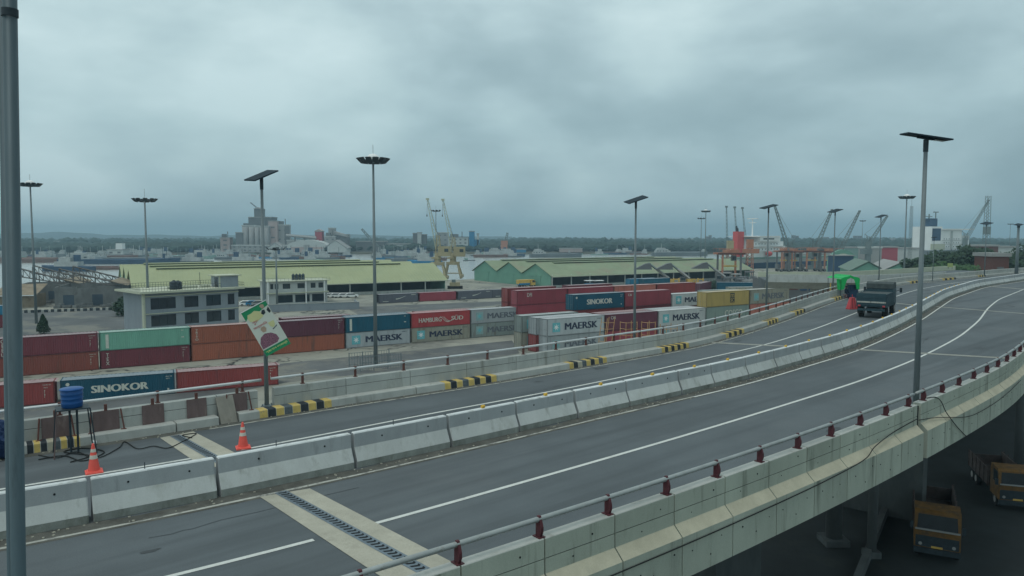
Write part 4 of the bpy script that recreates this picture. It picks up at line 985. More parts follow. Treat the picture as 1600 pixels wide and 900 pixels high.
for k, top, off, lb in ((2.25, 'darkred', 5.6, 'dark red container top showing behind the purple container'), (3.1, 'blue', 2.7, 'blue container top showing behind the plain blue container'), (4.2, 'red', 2.7, 'red container top showing behind the bright red container')):
    container('brick', row(An, a1, k, 0, n_off=off), a1, lb.replace('top showing', 'hidden in the lower tier'), 2.62, False)
    container(top, row(An, a1, k, 2.62, n_off=off), a1, lb, 2.62, False)
# row B: single containers just behind the far parapet
a2 = R(25.8); Bn = Vector((-52.9, 85.5, 0))
container('red', row(Bn, a2, -1, 0, 12.75), a2, 'red container in the front row left of the long blue one', 2.62, False, f_codes)
container('sinokor', row(Bn, a2, 0), a2, 'blue container with large white SINOKOR lettering in the front row', 2.62, False, f_sinokor)
container('red', row(Bn, a2, 1), a2, 'red container in the front row just left of the banner pole', 2.62, False, f_codes)
# left edge pair
p = G(7, 512, 0); al = R(33); q = p - Vector((math.cos(al), math.sin(al), 0)) * CL
container('darkred', q + Vector((0, 0, 0.02)), al, 'dark red container at the left edge under a blue one', 2.7, False)
container('skyblue', q + Vector((0, 0, 2.72)), al, 'bright blue container at the left edge on a dark red one', 2.0, False)
# block C: right of centre. rows run at 33 degrees
a3 = R(32.3)
def PX(px, py, z): v = G(px, py, z); v.z = 0; return v
C0 = PX(855, 499, 5.8)      # front row top-left corner of the near side
hc = 2.9
Cf = [(0, [('grey', f_maersk(1), 'grey container with faded star logo, below the large star-logo one in front', hc), ('grey', f_maersk(), 'pale grey container with clean dark MAERSK lettering, nearest of the right-hand block', hc)]),
      (1, [('pinkred', None, 'dull red container under the plum one in the front of the right-hand block', hc), ('purple', f_word('CAI', 1.2, 1.0, 0.7, 0.2), 'plum container between the two white star-logo containers', hc)]),
      (2, [('grey', f_maersk(1), 'grey container in the lower tier left of the pale green stack', hc), ('white', f_maersk(), 'white star-logo container just left of the pale green one', hc)]),
      (3, [('cosco', None, 'pale green container, lowest below the yellow container', hc), ('cosco', f_word('COSCO', 5.2, 5.0, 0.30, 0.42), 'pale green container with faint white lettering under the yellow one', hc), ('msc', f_msc, 'mustard yellow container with black square logo on top of the pale green one', hc)]),
      (4, [('brick', None, 'rust red container at the bottom of the beige stack', hc), ('salmon', None, 'salmon container below the beige star-logo one', hc - 0.0), ('beige', f_maersk(1), 'beige container with dark lettering right of the yellow one', hc)])]
for k, tiers in Cf:
    z = 0
    for colr, fc, lb, hh in tiers: container(colr, row(C0, a3, k, z), a3, lb, hh, True, fc); z += hh
# two more stacks behind the front one at its left end
P1 = PX(830, 494, 5.8) 
for (px, py), cols in (((838, 497), ('red', 'grey')), ((815, 494), ('beige', 'greygreen'))):
    q = PX(px, py, 5.8); nm2 = 'second' if px > 830 else 'third'
    container(cols[0], q + Vector((0, 0, 0.02)), a3, '%s container, lower tier, %s stack behind the nearest star-logo container' % ({'red': 'red', 'beige': 'beige'}[cols[0]], nm2), hc, True, f_maersk(1) if cols[0] == 'beige' else None)
    container(cols[1], q + Vector((0, 0, hc + 0.02)), a3, '%s container, upper tier, %s stack behind the nearest star-logo container' % ({'grey': 'grey', 'greygreen': 'weathered beige'}[cols[1]], nm2), hc, True, f_maersk() if cols[1] == 'greygreen' else None)
for k, c_, lb in ((1.03, 'red', 'red roof'), (2.02, 'grey', 'grey roof')):
    container(c_, row(C0, a3, k, 0, n_off=2.6), a3, 'hidden lower container below the %s behind the front row' % lb, hc, False)
    container(c_, row(C0, a3, k, hc, n_off=2.6), a3, 'container with %s showing behind the front row' % lb, hc, False)
# middle row, three high
D0 = PX(896, 461, 8.7)
for k, cols in ((0, (('purple', None, 'plum container at the bottom of the blue-topped stack', hc), ('red', None, 'red container in the middle of the blue-topped stack', hc), ('sinokor', f_sinokor, 'dark blue container with white SINOKOR lettering on top of its stack', hc))),
                (1, (('red', None, 'red container at the bottom behind the plum container', hc), ('darkred', None, 'dark red container in the middle behind the plum container', hc), ('pinkred', f_word('CAI', 0.8, 0.9, 0.72, 0.16), 'crimson container on top of its stack, right of the dark blue one', hc))),
                (2, (('red', None, 'red container under the low white one beside the yellow container', 2.59), ('red', None, 'red edged container directly under the low white one', 2.59), ('white', f_maersk(), 'white container with dark lettering partly hidden left of the yellow one', 2.59)))):
    z = 0
    for colr, fc, lb, hh in cols: container(colr, row(D0, a3, k, z), a3, lb, hh, True, fc); z += hh
E0 = PX(808, 454.5, 8.7)
for k, cols in ((0, ('pinkred', 'pinkred', 'pinkred')), (1, ('red', 'red', 'pinkred')), (2, ('orange', 'brick', 'salmon')), (3, ('red', 'darkred', 'red')), (4, ('red', 'darkred', 'red'))):
    z = 0
    for i, c_ in enumerate(cols):
        if k == 4 and i == 2: continue
        fc = f_word('DFI', 2.4, 1.1, 0.55, 0.26) if (k == 0 and i == 2) else None
        cn = {'pinkred': 'crimson', 'red': 'red', 'orange': 'orange', 'brick': 'rust red', 'salmon': 'salmon', 'darkred': 'dark red'}[c_]
        container(c_, row(E0, a3, k, z), a3, '%s container, %s tier, %s stack of the back row from the left' % (cn, ('bottom', 'middle', 'top')[i], ordw(k + 1)), hc, True, fc); z += hc
for k, c_ in ((0.1, 'red'), (1.35, 'darkred')):
    container(c_, row(E0, a3, k, 5.9, n_off=5.5), a3, 'dark red roof edge peeping over the %s back row container' % ('leftmost' if k < 1 else 'second'), hc, True)
    container(c_, row(E0, a3, k, 3.0, n_off=5.5), a3, 'hidden middle container behind the %s back row stack' % ('leftmost' if k < 1 else 'second'), hc, True)
    container(c_, row(E0, a3, k, 0.0, n_off=5.5), a3, 'hidden bottom container behind the %s back row stack' % ('leftmost' if k < 1 else 'second'), hc, True)
# far single row of slate and red containers in front of the sheds
F0 = PX(592, 460.5, 2.6); a4 = R(31)
for k, c_, fc, lb in ((0, 'slate', f_swoosh, 'slate grey container with white swoosh, leftmost of the far single row'), (1.02, 'pinkred', None, 'dull red container in the far single row between slate ones'), (2.04, 'slate', f_swoosh, 'slate grey container with white swoosh, third in the far single row'), (3.02, 'slate', f_swoosh, 'slate grey container at the right end of the far single row')):
    container(c_, row(F0, a4, k), a4, lb, 2.6, False, fc)
# distant containers between the block and the flyover
for px, py, zt, c_, lb, aa in ((1236, 449, 5.2, 'skyblue', 'bright blue container right of the beige star-logo container', 20), (1120, 441, 5.2, 'sinokor', 'dark blue container with white patch behind the yellow container', -8), (1098, 454, 5.2, 'cosco', 'pale teal container roof behind the yellow container', 20),
                               (985, 436, 5.2, 'skyblue', 'sky blue container below the left stacker boom', 33), (1006, 436, 5.2, 'blue', 'second blue container below the left stacker boom', 33), (1095, 443, 5.2, 'purple', 'plum container end beside the shorter floodlight mast', 60), (1140, 449, 5.2, 'beige', 'beige container just behind the yellow one', 10)):
    q = PX(px, py, zt)
    container(c_, q + Vector((0, 0, 0.02)), R(aa), 'lower ' + lb.replace(' container', ' stack container', 1), 2.59, False)
    container(c_, q + Vector((0, 0, 2.61)), R(aa), lb, 2.59, True)

# ------------------------------------------------------------------ banner on the first lamp pole
bc = GD(415.5, 513, G(417, 634, DZ + 0.3).y - 0.35)
ban = T('banner', 'tilted green and white advertising banner tied to the first lamp pole', 'banner', bc)
ban.rotation_euler = (0, R(-28), R(12)); ban.rotation_mode = 'XYZ'
BW, BH = 1.02, 1.92
vs = []; nxx, nzz = 6, 12
for side in (0, 1):
    for j in range(nzz + 1):
        for i in range(nxx + 1):
            u, v = i / nxx, j / nzz
            vs.append(((u - 0.5) * BW, 0.012 * side, (v - 0.5) * BH))
fs = []
W1 = nxx + 1; o2 = W1 * (nzz + 1)
for j in range(nzz):
    for i in range(nxx):
        a = j * W1 + i; fs.append((a, a + 1, a + W1 + 1, a + W1)); fs.append((o2 + a, o2 + a + W1, o2 + a + W1 + 1, o2 + a + 1))
MB().add(vs, fs).build('sheet', M['banner_white'], ban)
def bpoly(name, pts, m, y=-0.004): return MB().add([((u - 0.5) * BW, y, (v - 0.5) * BH) for u, v in pts], [tuple(range(len(pts)))]).build(name, m, ban)
bpoly('green_header', [(0, 1), (0, 0.80), (0.10, 0.84), (0.16, 0.90), (0.30, 0.90), (0.45, 0.92), (0.62, 0.86), (1, 0.90), (1, 1)], M['banner_green'])
bpoly('cream_field', [(0.10, 0.838), (0.16, 0.898), (0.30, 0.898), (0.45, 0.918), (0.62, 0.858), (0.66, 0.74), (0.36, 0.70), (0.12, 0.76)], M['banner_yellow'])
bpoly('green_footer', [(0, 0), (1, 0), (1, 0.125), (0, 0.125)], M['banner_green'])
bpoly('dark_patch', [(0.62, 0.80), (0.70, 0.86), (0.80, 0.85), (0.78, 0.78), (0.68, 0.76)], M['black'])
bpoly('dark_patch', [(0.86, 0.82), (0.97, 0.87), (0.98, 0.76), (0.90, 0.74)], M['black'], -0.005)
bpoly('figure_tan', [(0.30, 0.52), (0.36, 0.56), (0.48, 0.56), (0.52, 0.50), (0.46, 0.44), (0.34, 0.45)], M['banner_skin'])
bpoly('pale_shape', [(0.70, 0.955), (0.78, 0.975), (0.86, 0.95), (0.84, 0.89), (0.74, 0.88)], M['banner_skin'], -0.006)
bpoly('purple_mound', [(0.02, 0.15), (0.62, 0.15), (0.74, 0.20), (0.72, 0.30), (0.58, 0.38), (0.36, 0.42), (0.16, 0.38), (0.04, 0.28)], M['banner_purple'])
bpoly('yellow_cup', [(0.66, 0.58), (0.90, 0.58), (0.88, 0.50), (0.80, 0.455), (0.74, 0.455), (0.68, 0.50)], M['banner_yellow'])
bpoly('cup_edge', [(0.70, 0.43), (0.92, 0.47), (0.90, 0.445), (0.72, 0.41)], M['black_worn'])
def bletter(s_, x, z, wd, ht, m):
    o = letter(s_, ban, (x - 0.5) * BW, (z - 0.5) * BH, wd * BW, ht * BH, m, y=-0.007, bold=0.03)
    return o
bletter('শুভ', 0.16, 0.66, 0.24, 0.075, M['banner_pink']); bletter('জন্মদিন', 0.10, 0.56, 0.55, 0.075, M['banner_pink'])
bletter('স্পেশাল ডেজার্ট', 0.06, 0.035, 0.88, 0.062, M['banner_letter'])
MB().tube((-BW / 2 - 0.04, 0.0, BH / 2), (BW / 2 + 0.04, 0, BH / 2), 0.018, n=6).build('batten', M['rail'], ban)
MB().tube((-BW / 2 - 0.02, 0.0, -BH / 2), (BW / 2 + 0.02, 0, -BH / 2), 0.015, n=6).build('batten', M['banner_green'], ban)

# ------------------------------------------------------------------ sheds with parallel gables
def shed(name, label, origin, ang, length, bays, bw_, eave, ridge, roof, wall, post_gap=9.0, vents=True, left_closed=True, base_h=0.0):
    t = T(name, label, 'warehouse', origin, ang)
    oh = 1.6
    for b in range(bays):
        y0, y1 = b * bw_, (b + 1) * bw_; ym = (y0 + y1) / 2
        ya = y0 - (oh if b == 0 else 0); yb = y1 + (oh if b == bays - 1 else 0)
        za = eave - (ridge - eave) / (bw_ / 2) * (y0 - ya); zb = eave - (ridge - eave) / (bw_ / 2) * (yb - y1)
        m_ = MB(); n = int(length / 1.1)
        for (yy0, zz0, yy1, zz1) in ((ya, za, ym, ridge), (ym, ridge, yb, zb)):
            vs = []
            for i in range(2 * n + 1):
                x = -0.6 + (length + 1.2) * i / (2 * n); d = 0.05 if i % 2 else 0
                vs += [(x, yy0, zz0 + d), (x, yy1, zz1 + d), (x, yy0, zz0 - 0.12), (x, yy1, zz1 - 0.12)]
            for i in range(2 * n): a = 4 * i; m_.add([], []); m_.f += []; 
            o_ = len(m_.v); m_.v += vs
            for i in range(2 * n):
                a = o_ + 4 * i
                for q in ((a, a + 4, a + 5, a + 1), (a + 2, a + 3, a + 7, a + 6), (a, a + 2, a + 6, a + 4)): m_.f.append(q); m_.m.append(0)
        m_.build('roof', M[roof], t)
        if vents: MB().prism_x([(ym - 0.7, ridge - 0.1), (ym - 0.75, ridge + 0.22), (ym, ridge + 0.42), (ym + 0.75, ridge + 0.22), (ym + 0.7, ridge - 0.1)], length * 0.07, length * 0.87).build('ridge_vent', [M[roof]], t); MB().prism_x([(ym - 0.78, ridge - 0.02), (ym - 0.78, ridge + 0.16), (ym - 0.752, ridge + 0.16), (ym - 0.752, ridge - 0.02)], length * 0.07, length * 0.87).build('vent_slit', [M['steel_dark']], t)
        for xx in (0.0, length):
            g = MB().prism_x([(y0 + 0.01, base_h), (y1 - 0.01, base_h), (y1 - 0.01, eave - 0.15), (ym, ridge - 0.15), (y0 + 0.01, eave - 0.15)], xx - 0.1, xx + 0.1)
            wl = g.build('gable_wall', M[wall], t)
            if xx == 0 and left_closed:
                d = MB().box((-0.16, ym - 0.5, 2.1), (0.1, bw_ * 0.24, 4.0)); d.box((-0.2, ym + 0.5, 4.2), (0.14, bw_ * 0.42, 0.22))
                d.build('sliding_door', M[wall], wl)
    MB().box((length / 2, bays * bw_ - 0.2, eave / 2), (length, 0.2, eave)).build('back_wall', M['interior'], t)
    MB().box((length / 2, bw_ * 0.55, (eave - 1) / 2), (length - 0.5, 0.2, eave - 0.6)).build('inner_wall', M['interior'], t)
    x = 0.3; pr = None
    while x <= length:
        if pr is None: pr = MB().box((0, 0, eave / 2), (0.35, 0.35, eave)).build('post', M['wall_white'], t); q = pr
        else: q = pr.copy(); COL.objects.link(q); q.parent = t
        q.location = (x, -0.3, 0); x += post_gap
    MB().box((length / 2, -oh, eave - 0.95 + 0.25), (length + 1.2, 0.12, 0.3)).build('eave_beam', M['wall_cream'], t)
    MB().box((length / 2, 0.4, 0.45), (length, 1.2, 0.9)).build('loading_platform', M['concrete'], t)
    return t
ea = R(29)
SH1 = shed('warehouse', 'long warehouse with pale yellow-green triple-gable roof left of the yellow cranes', (-107.7, 210, 0), R(31), 98, 3, 21, 4.6, 9.6, 'roof_green', 'wall_green')
SH2 = shed('warehouse', 'green-walled triple-gable warehouse with stained roof right of the yellow cranes', (14.6, 276, 0), R(33), 112, 3, 19, 4.9, 8.9, 'roof_stained', 'wall_green')
# green sheds behind the ramp
for i, (px0, px1, py, D, rd, lb) in enumerate(((1330, 1372, 421, 300, 8.0, 'small green shed, left of the pair behind the ramp'), (1376, 1425, 420, 290, 8.5, 'small green shed, right of the pair behind the ramp'))):
    c = GD(px0, py, D); c.z = 0; w_ = (px1 - px0) / F * D * 1.15
    t = T('small_shed', lb, 'shed', c, R(-18))
    hb = 5.2
    MB().prism_y([(0, 0), (w_, 0), (w_, hb), (w_ / 2, hb + 3.6), (0, hb)], 0, 40).build('wall', M['wall_green'], t)
    MB().prism_y([(-0.8, hb - 0.1), (w_ / 2, hb + 3.9), (w_ + 0.8, hb - 0.1), (w_ + 0.8, hb + 0.12), (w_ / 2, hb + 4.15), (-0.8, hb + 0.12)], -0.6, 41).build('roof', M['roof_dull'] if i == 0 else M['plant_grey'], t)
    MB().box((w_ * 0.5, -0.1, 2), (5, 0.15, 4)).build('door', M['interior'], t)

# ------------------------------------------------------------------ offices
def window(parent, x, z, wd, ht, y=0.0, mull=1):
    f = MB(); e = 0.07
    f.bb((x, y - 0.02, z), (x + wd, y + 0.08, z + e)); f.bb((x, y - 0.02, z + ht - e), (x + wd, y + 0.08, z + ht))
    f.bb((x, y - 0.02, z + e), (x + e, y + 0.08, z + ht - e)); f.bb((x + wd - e, y - 0.02, z + e), (x + wd, y + 0.08, z + ht - e))
    for k in range(mull): xm = x + wd * (k + 1) / (mull + 1); f.bb((xm - e / 2, y - 0.015, z + e), (xm + e / 2, y + 0.07, z + ht - e))
    o = f.build('window', M['steel_dark'], parent)
    MB().bb((x + e * 0.5, y + 0.085, z + e * 0.5), (x + wd - e * 0.5, y + 0.10, z + ht - e * 0.5)).build('pane', M['glass'], o)
    return o
o0 = PX(226, 459, 8.6); o1 = PX(372, 451, 8.6); oa = math.atan2(o1.y - o0.y, o1.x - o0.x); W = (o1 - o0).length; Dp = 11
off = T('office_building', 'grey-blue flat-roofed three-storey office with rooftop railing and stair house', 'office', o0, oa)
wins = [(0.055, 0.31), (0.40, 0.55), (0.635, 0.80), (0.877, 0.955)]
wall = MB(); lv = [(0.9, 2.7), (2.35 + 0.0, 4.35), (5.45, 7.65)]
lv = [(2.2, 4.35), (5.45, 7.65)]
zs = [0, 2.2, 4.35, 5.45, 7.65, 8.6]
for a, b in ((0, 2.2), (4.35, 5.45), (7.65, 8.6)): wall.bb((0, 0, a), (W, 0.3, b))
for a, b in lv:
    xs = [0] + [q * W for w2 in wins for q in w2] + [W]
    for i in range(0, len(xs), 2): wall.bb((xs[i], 0, a), (xs[i + 1], 0.3, b))
wall.bb((0, 0.3, 0), (0.3, Dp, 8.6)).bb((W - 0.3, 0.3, 0), (W, Dp, 8.6)).bb((0.3, Dp - 0.3, 0), (W - 0.3, Dp, 8.6))
wall.build('wall', M['wall_greyblue'], off)
MB().bb((-0.35, -0.12, 0), (0.0, 0.3, 8.6)).bb((-0.35, 0.3, 0), (-0.02, 0.7, 8.6)).build('corner_pillar', M['wall_cream'], off)
for z in (4.6, 7.95): MB().bb((0.0, -0.25, z), (W, -0.002, z + 0.16)).build('ledge', M['wall_cream'], off)
MB().bb((0.3, 3, 0), (W - 0.3, 3.1, 8.5)).build('inner_wall', M['interior'], off)
for a, b in lv:
    for f0, f1 in wins: window(off, f0 * W, a, (f1 - f0) * W, b - a, 0.12, 2 if f1 - f0 > 0.2 else 1)
MB().bb((-1.3, -1.1, 8.602), (W + 0.9, Dp + 0.9, 9.0)).build('roof_slab', M['wall_cream'], off)
rl = MB()
for (xa, ya, xb, yb) in ((-1.2, -1.0, W * 0.78, -1.0), (-1.2, Dp + 0.8, W + 0.8, Dp + 0.8), (-1.2, -1.0, -1.2, Dp + 0.8), (W + 0.8, -1.0, W + 0.8, Dp + 0.8)):
    for z in (9.45, 9.95): rl.tube((xa, ya, z), (xb, yb, z), 0.035, n=5)
    n = int(max(abs(xb - xa), abs(yb - ya)) / 0.55)
    for k in range(n + 1): rl.tube((xa + (xb - xa) * k / n, ya + (yb - ya) * k / n, 9.0), (xa + (xb - xa) * k / n, ya + (yb - ya) * k / n, 9.95), 0.028, n=4)
rl.build('railing', M['steel_dark'], off)
sh = MB().bb((W * 0.80, 0.6, 9.0), (W * 1.02, 4.2, 11.3)); so_ = sh.build('stair_house', M['wall_greyblue'], off)
MB().bb((W * 0.77, 0.2, 11.302), (W * 1.05, 4.6, 11.5)).build('stair_roof', M['wall_cream'], so_)
MB().bb((W * 0.80 - 0.06, 1.2, 9.02), (W * 0.80 - 0.01, 2.6, 11.0)).build('door', M['glass'], so_)
MB().bb((W * 0.797 - 0.02, 0.56, 9.0), (W * 0.80 + 0.25, 0.599, 11.3)).build('corner_trim', M['wall_cream'], so_)
for a, b in ((0.30, 0.62), (0.66, 0.76)): MB().bb((W * a, 3, 9.0), (W * b, 3.5, 9.5)).build('roof_kerb', M['wall_cream'], off)
MB().tube((W * 0.62, 2, 9.0), (W * 0.62, 2, 12.2), 0.05, n=5).build('antenna', M['steel_dark'], off)
def tank(x, y, z, base, ang, label, r=0.75, h=1.5):
    v = Vector((x, y, 0)); v.rotate(Matrix.Rotation(ang, 3, 'Z')); p = Vector(base) + v; p.z = z
    t = T('roof_water_tank', label, 'water tank', p)
    MB().lathe([(r, 0), (r, h * 0.28), (r * 0.96, h * 0.30), (r, h * 0.33), (r, h * 0.6), (r * 0.96, h * 0.63), (r, h * 0.66), (r, h * 0.85), (r * 0.4, h)], n=16).build('tank_body', M['steel_dark'], t, smooth=True)
    MB().lathe([(r * 0.35, h * 0.98), (r * 0.35, h * 1.06), (r * 0.1, h * 1.08)], n=12).build('lid', M['steel_dark'], t)
tank(W * 0.33, 1.5, 9.02, o0, oa, 'black water tank on the large office roof, left one', 0.8, 1.7); tank(W * 0.38, 1.9, 9.02, o0, oa, 'black water tank on the large office roof, right one', 0.75, 1.6)
# second office
b0 = G(417, 476, 0); ba = R(31); W2 = 17.5
of2 = T('small_office', 'small pale two-storey office with white columns behind the banner', 'office', b0, ba)
wall = MB(); hh = 6.6
wx = [(0.06, 0.11), (0.13, 0.19), (0.26, 0.38), (0.50, 0.62), (0.72, 0.80), (0.85, 0.93)]
for a, b in ((0, 0.3), (2.5, 4.3), (5.8, 6.4)): wall.bb((0, 0, a), (W2, 0.25, b))
xs = [0] + [q * W2 for w2 in wx for q in w2] + [W2]
for i in range(0, len(xs), 2): wall.bb((xs[i], 0, 4.3), (xs[i + 1], 0.25, 5.8))
for a, b in ((0, 0.16), (0.42, 0.46), (0.70, 0.74), (0.97, 1.0)): wall.bb((a * W2, 0, 0.3), (b * W2, 0.25, 2.5))
wall.bb((0, 0.25, 0), (0.25, 8, 6.4)).bb((W2 - 0.25, 0.25, 0), (W2, 8, 6.4)).bb((0.25, 7.75, 0), (W2 - 0.25, 8, 6.4)); wall.build('wall', M['wall_white'], of2)
for f0, f1 in wx: window(of2, f0 * W2, 4.3, (f1 - f0) * W2, 1.5, 0.1)
MB().bb((0.3, 2.5, 0), (W2 - 0.3, 2.6, 6.3)).build('inner_wall', M['interior'], of2)
MB().bb((-0.7, -0.9, 6.402), (W2 + 0.7, 8.5, 6.65)).build('roof_slab', M['wall_cream'], of2)
MB().bb((-0.2, -0.9, 3.0), (W2 + 0.2, -0.003, 3.3)).build('balcony_slab', M['wall_cream'], of2)
for x in (0.1, W2 * 0.62, W2 * 0.93): MB().bb((x, -0.85, 0), (x + 0.3, -0.55, 6.4)).build('column', M['ship_white'], of2)
rl = MB()
for z in (7.0, 7.4): rl.tube((-0.6, -0.8, z), (W2 + 0.6, -0.8, z), 0.03, n=4)
for k in range(18): rl.tube((-0.6 + k * (W2 + 1.2) / 17, -0.8, 6.6), (-0.6 + k * (W2 + 1.2) / 17, -0.8, 7.4), 0.03, n=4)
rl.build('railing', M['galv'], of2)
for k in range(4): tank(W2 * (0.47 + 0.055 * k), 2.5, 6.67, b0, ba, 'black roof tank on the small office, %s from the left' % ordw(k + 1), 0.45, 1.7)
cw = T('compound_wall', 'low grey compound wall in front of the small office', 'wall', G(412, 488, 0), R(20))
MB().bb((0, 0, 0), (24, 0.25, 1.9)).build('wall_panel', M['wall_greyblue'], cw); MB().bb((24, 0, 0), (24.25, 8, 1.9)).build('wall_panel', M['wall_greyblue'], cw)
MB().bb((-0.1, -0.1, 1.902), (24.3, 0.35, 2.0)).build('coping', M['concrete'], cw)

# ------------------------------------------------------------------ ruined sheds at far left
def ruin(px, py, D, W_, H_, rise, label, name='ruined_shed', rz=20):
    c = GD(px, py, D); c.z = 0
    t = T(name, label, 'ruined shed', c, R(rz))
    m_ = MB(); r = random.Random(px)
    x = 0
    while x < W_:
        ln = r.uniform(3, 6); hh = H_ * r.choice((1, 1, 0.92, 0.8)); m_.bb((x, 0, 0), (min(W_, x + ln), 0.4, hh)); x += ln
    m_.bb((0, 0.4, 0), (0.4, 18, H_)).bb((W_ - 0.4, 0.4, 0), (W_, 18, H_)).bb((0.4, 17.6, 0), (W_ - 0.4, 18, H_))
    m_.build('wall', M['ruin'], t)
    for k in range(int(W_ / 7)): MB().bb((2 + k * 7, -0.05, 0.4), (4.6 + k * 7, -0.003, 3.4)).build('door_opening', M['interior'], t)
    for y in (0.2, 17.8):
        q = MB(); top = (1.2, y, H_ + rise); n = 9; pv = None
        q.tube((1.2, y, 0), top, 0.20, n=5)
        for i in range(n + 1):
            u_ = i / n; x = 1.2 + (W_ - 2) * u_; zt = H_ + rise * (1 - u_) + 0.4; zb = H_ + 0.15 + (rise - 2.2) * max(0, 1 - u_ * 1.2)
            if pv: q.tube(pv[0], (x, y, zt), 0.22, n=4); q.tube(pv[1], (x, y, zb), 0.17, n=4); q.tube(pv[0], (x, y, zb), 0.11, n=4); q.tube((x, y, zb), (x, y, zt), 0.11, n=4)
            pv = ((x, y, zt), (x, y, zb))
        q.tube((1.2 + W_ * 0.33, y, 0), (1.2 + W_ * 0.33, y, H_ + rise * 0.6), 0.16, n=5)
        q.build('roof_truss', M['truss'], t)
    for (a, b) in ((0.78, 1.02),):
        z0, z1 = H_ + rise * (1 - a) + 0.5, H_ + 0.2
        MB().add([(W_ * a, -0.5, z0), (W_ * b, -0.5, z1), (W_ * b, 18.5, z1), (W_ * a, 18.5, z0), (W_ * a, -0.5, z0 - 0.15), (W_ * b, -0.5, z1 - 0.15), (W_ * b, 18.5, z1 - 0.15), (W_ * a, 18.5, z0 - 0.15)],
                 [(0, 1, 2, 3), (7, 6, 5, 4), (0, 4, 5, 1), (1, 5, 6, 2), (2, 6, 7, 3), (3, 7, 4, 0)]).build('roof_patch', M['ruin_roof'], t)
    m_ = MB()
    for k in range(int(W_ * 1.5)): x = r.uniform(0, W_); m_.box((x, -1 - r.random() * 2, 0.4), (r.uniform(0.3, 1.6), r.uniform(0.3, 1.5), r.uniform(0.3, 1.8)), r.random() * 3)
    tag(m_.build('rubble', M['ruin'], None, loc=None), kind='stuff').parent = t
    return t
ruin(86, 480, 200, 17.5, 5.6, 4.6, 'roofless shed with bare sloping trusses just left of the pale green warehouse')
ruin(20, 476, 212, 17, 5.2, 4.8, 'second roofless shed with bare trusses, partly behind the close steel pole')
c = GD(-6, 482, 199); c.z = 0
t = T('brown_roofed_shed', 'low shed with rusty brown roof at the far left', 'shed', c, R(15))
MB().bb((0, 0, 0), (9.5, 8, 3.4)).build('wall', M['ruin_roof'], t); MB().add([(-0.5, -0.8, 3.5), (10, -0.8, 3.5), (10, 8.4, 6.0), (-0.5, 8.4, 6.0), (-0.5, -0.8, 3.3), (10, -0.8, 3.3), (10, 8.4, 5.8), (-0.5, 8.4, 5.8)], [(0, 1, 2, 3), (7, 6, 5, 4), (0, 4, 5, 1), (1, 5, 6, 2), (2, 6, 7, 3), (3, 7, 4, 0)]).build('roof', M['ruin_roof'], t)
MB().bb((-0.4, -0.95, 3.2), (9.9, -0.82, 3.45)).build('gutter', M['ship_white'], t)
# low striped kerb blocks along that yard edge
c0, c1 = G(35, 489, 0), G(215, 483, 0)
for k in range(9):
    p = c0.lerp(c1, (k + 0.3) / 9)
    t = T('kerb_block', 'small dark striped kerb block along the left yard edge, %s from the left' % ordw(k + 1), 'kerb block', p, R(10), 'striped kerb blocks in the left yard')
    MB().box((0, 0, 0.35), (0.8, 0.5, 0.7)).build('block', M['black'], t); MB().box((1.5, 0, 0.35), (0.8, 0.5, 0.7)).build('block', M['black'], t); MB().box((0.75, 0, 0.35), (0.68, 0.48, 0.68)).build('pale_block', M['yellow'] if k == 8 else M['concrete'], t)
tag(MB().box((0, 0, 0.1), (52, 0.6, 0.2)).build('yard_kerb', M['concrete'], loc=(c0.lerp(c1, 0.42) + Vector((0, 0.5, 0)))), kind='structure').rotation_euler = (0, 0, math.atan2(c1.y - c0.y, c1.x - c0.x))

# ------------------------------------------------------------------ ramp that joins the flyover from the left
RB = [G(1600, 421, DZ), G(1520, 424, DZ), G(1440, 428, DZ), G(1385, 433.5, DZ)]
rp = Path([(96, 141), (80, 129), (66, 118.5), (54, 112.5), (47, 113.2), (39.5, 114.8)], sig=1.5)
ramp = T('ramp_road', None, None); bpy.data.objects.remove(ramp)
m_ = MB(); sweep(m_, rp, 0, rp.len, [(-0.0, 0.02), (-10.5, 0.02), (-9.6, -1.3), (-1.6, -1.3), (-0.0, -0.15)], 1.5, DZ, [0, 1, 1, 1, 1])
tag(m_.build('ramp_road', [M['asphalt'], M['concrete']]), kind='structure')
rw = T('parapet_wall', 'pale parapet of the side ramp, its outer face above the brown wall', 'parapet', rp.pt(rp.len * 0.4, 0, DZ))
m_ = MB(); sweep(m_, rp, 30, rp.len, [(0.35, -0.2), (0.35, 1.0), (0.003, 1.0), (0.003, -0.2)], 1.5, DZ); m_.build('wall_panel', M['barrier'], rw, world=True)
rw = T('parapet_wall', 'far parapet of the side ramp with cream top', 'parapet', rp.pt(0, -10.5, DZ))
m_ = MB(); sweep(m_, rp, 0, rp.len, [(-10.503, -0.3), (-10.503, 0.9), (-10.85, 0.9), (-10.85, -0.3)], 1.5, DZ); m_.build('wall_panel', M['wall_cream'], rw, world=True)
for i, f in enumerate((0.52, 0.66, 0.82)):
    p = rp.pt(rp.len * f, -5, 0); t = T('bridge_pier', 'round concrete pier under the side ramp, %s from the right' % ordw(i + 1), 'pier', p)
    MB().tube((0, 0, 0), (0, 0, DZ - 2.0), 0.8, n=16).build('column', M['concrete'], t, smooth=True); MB().box((0, 0, DZ - 1.45), (7, 1.8, 1.08)).build('cap_beam', M['concrete'], t)
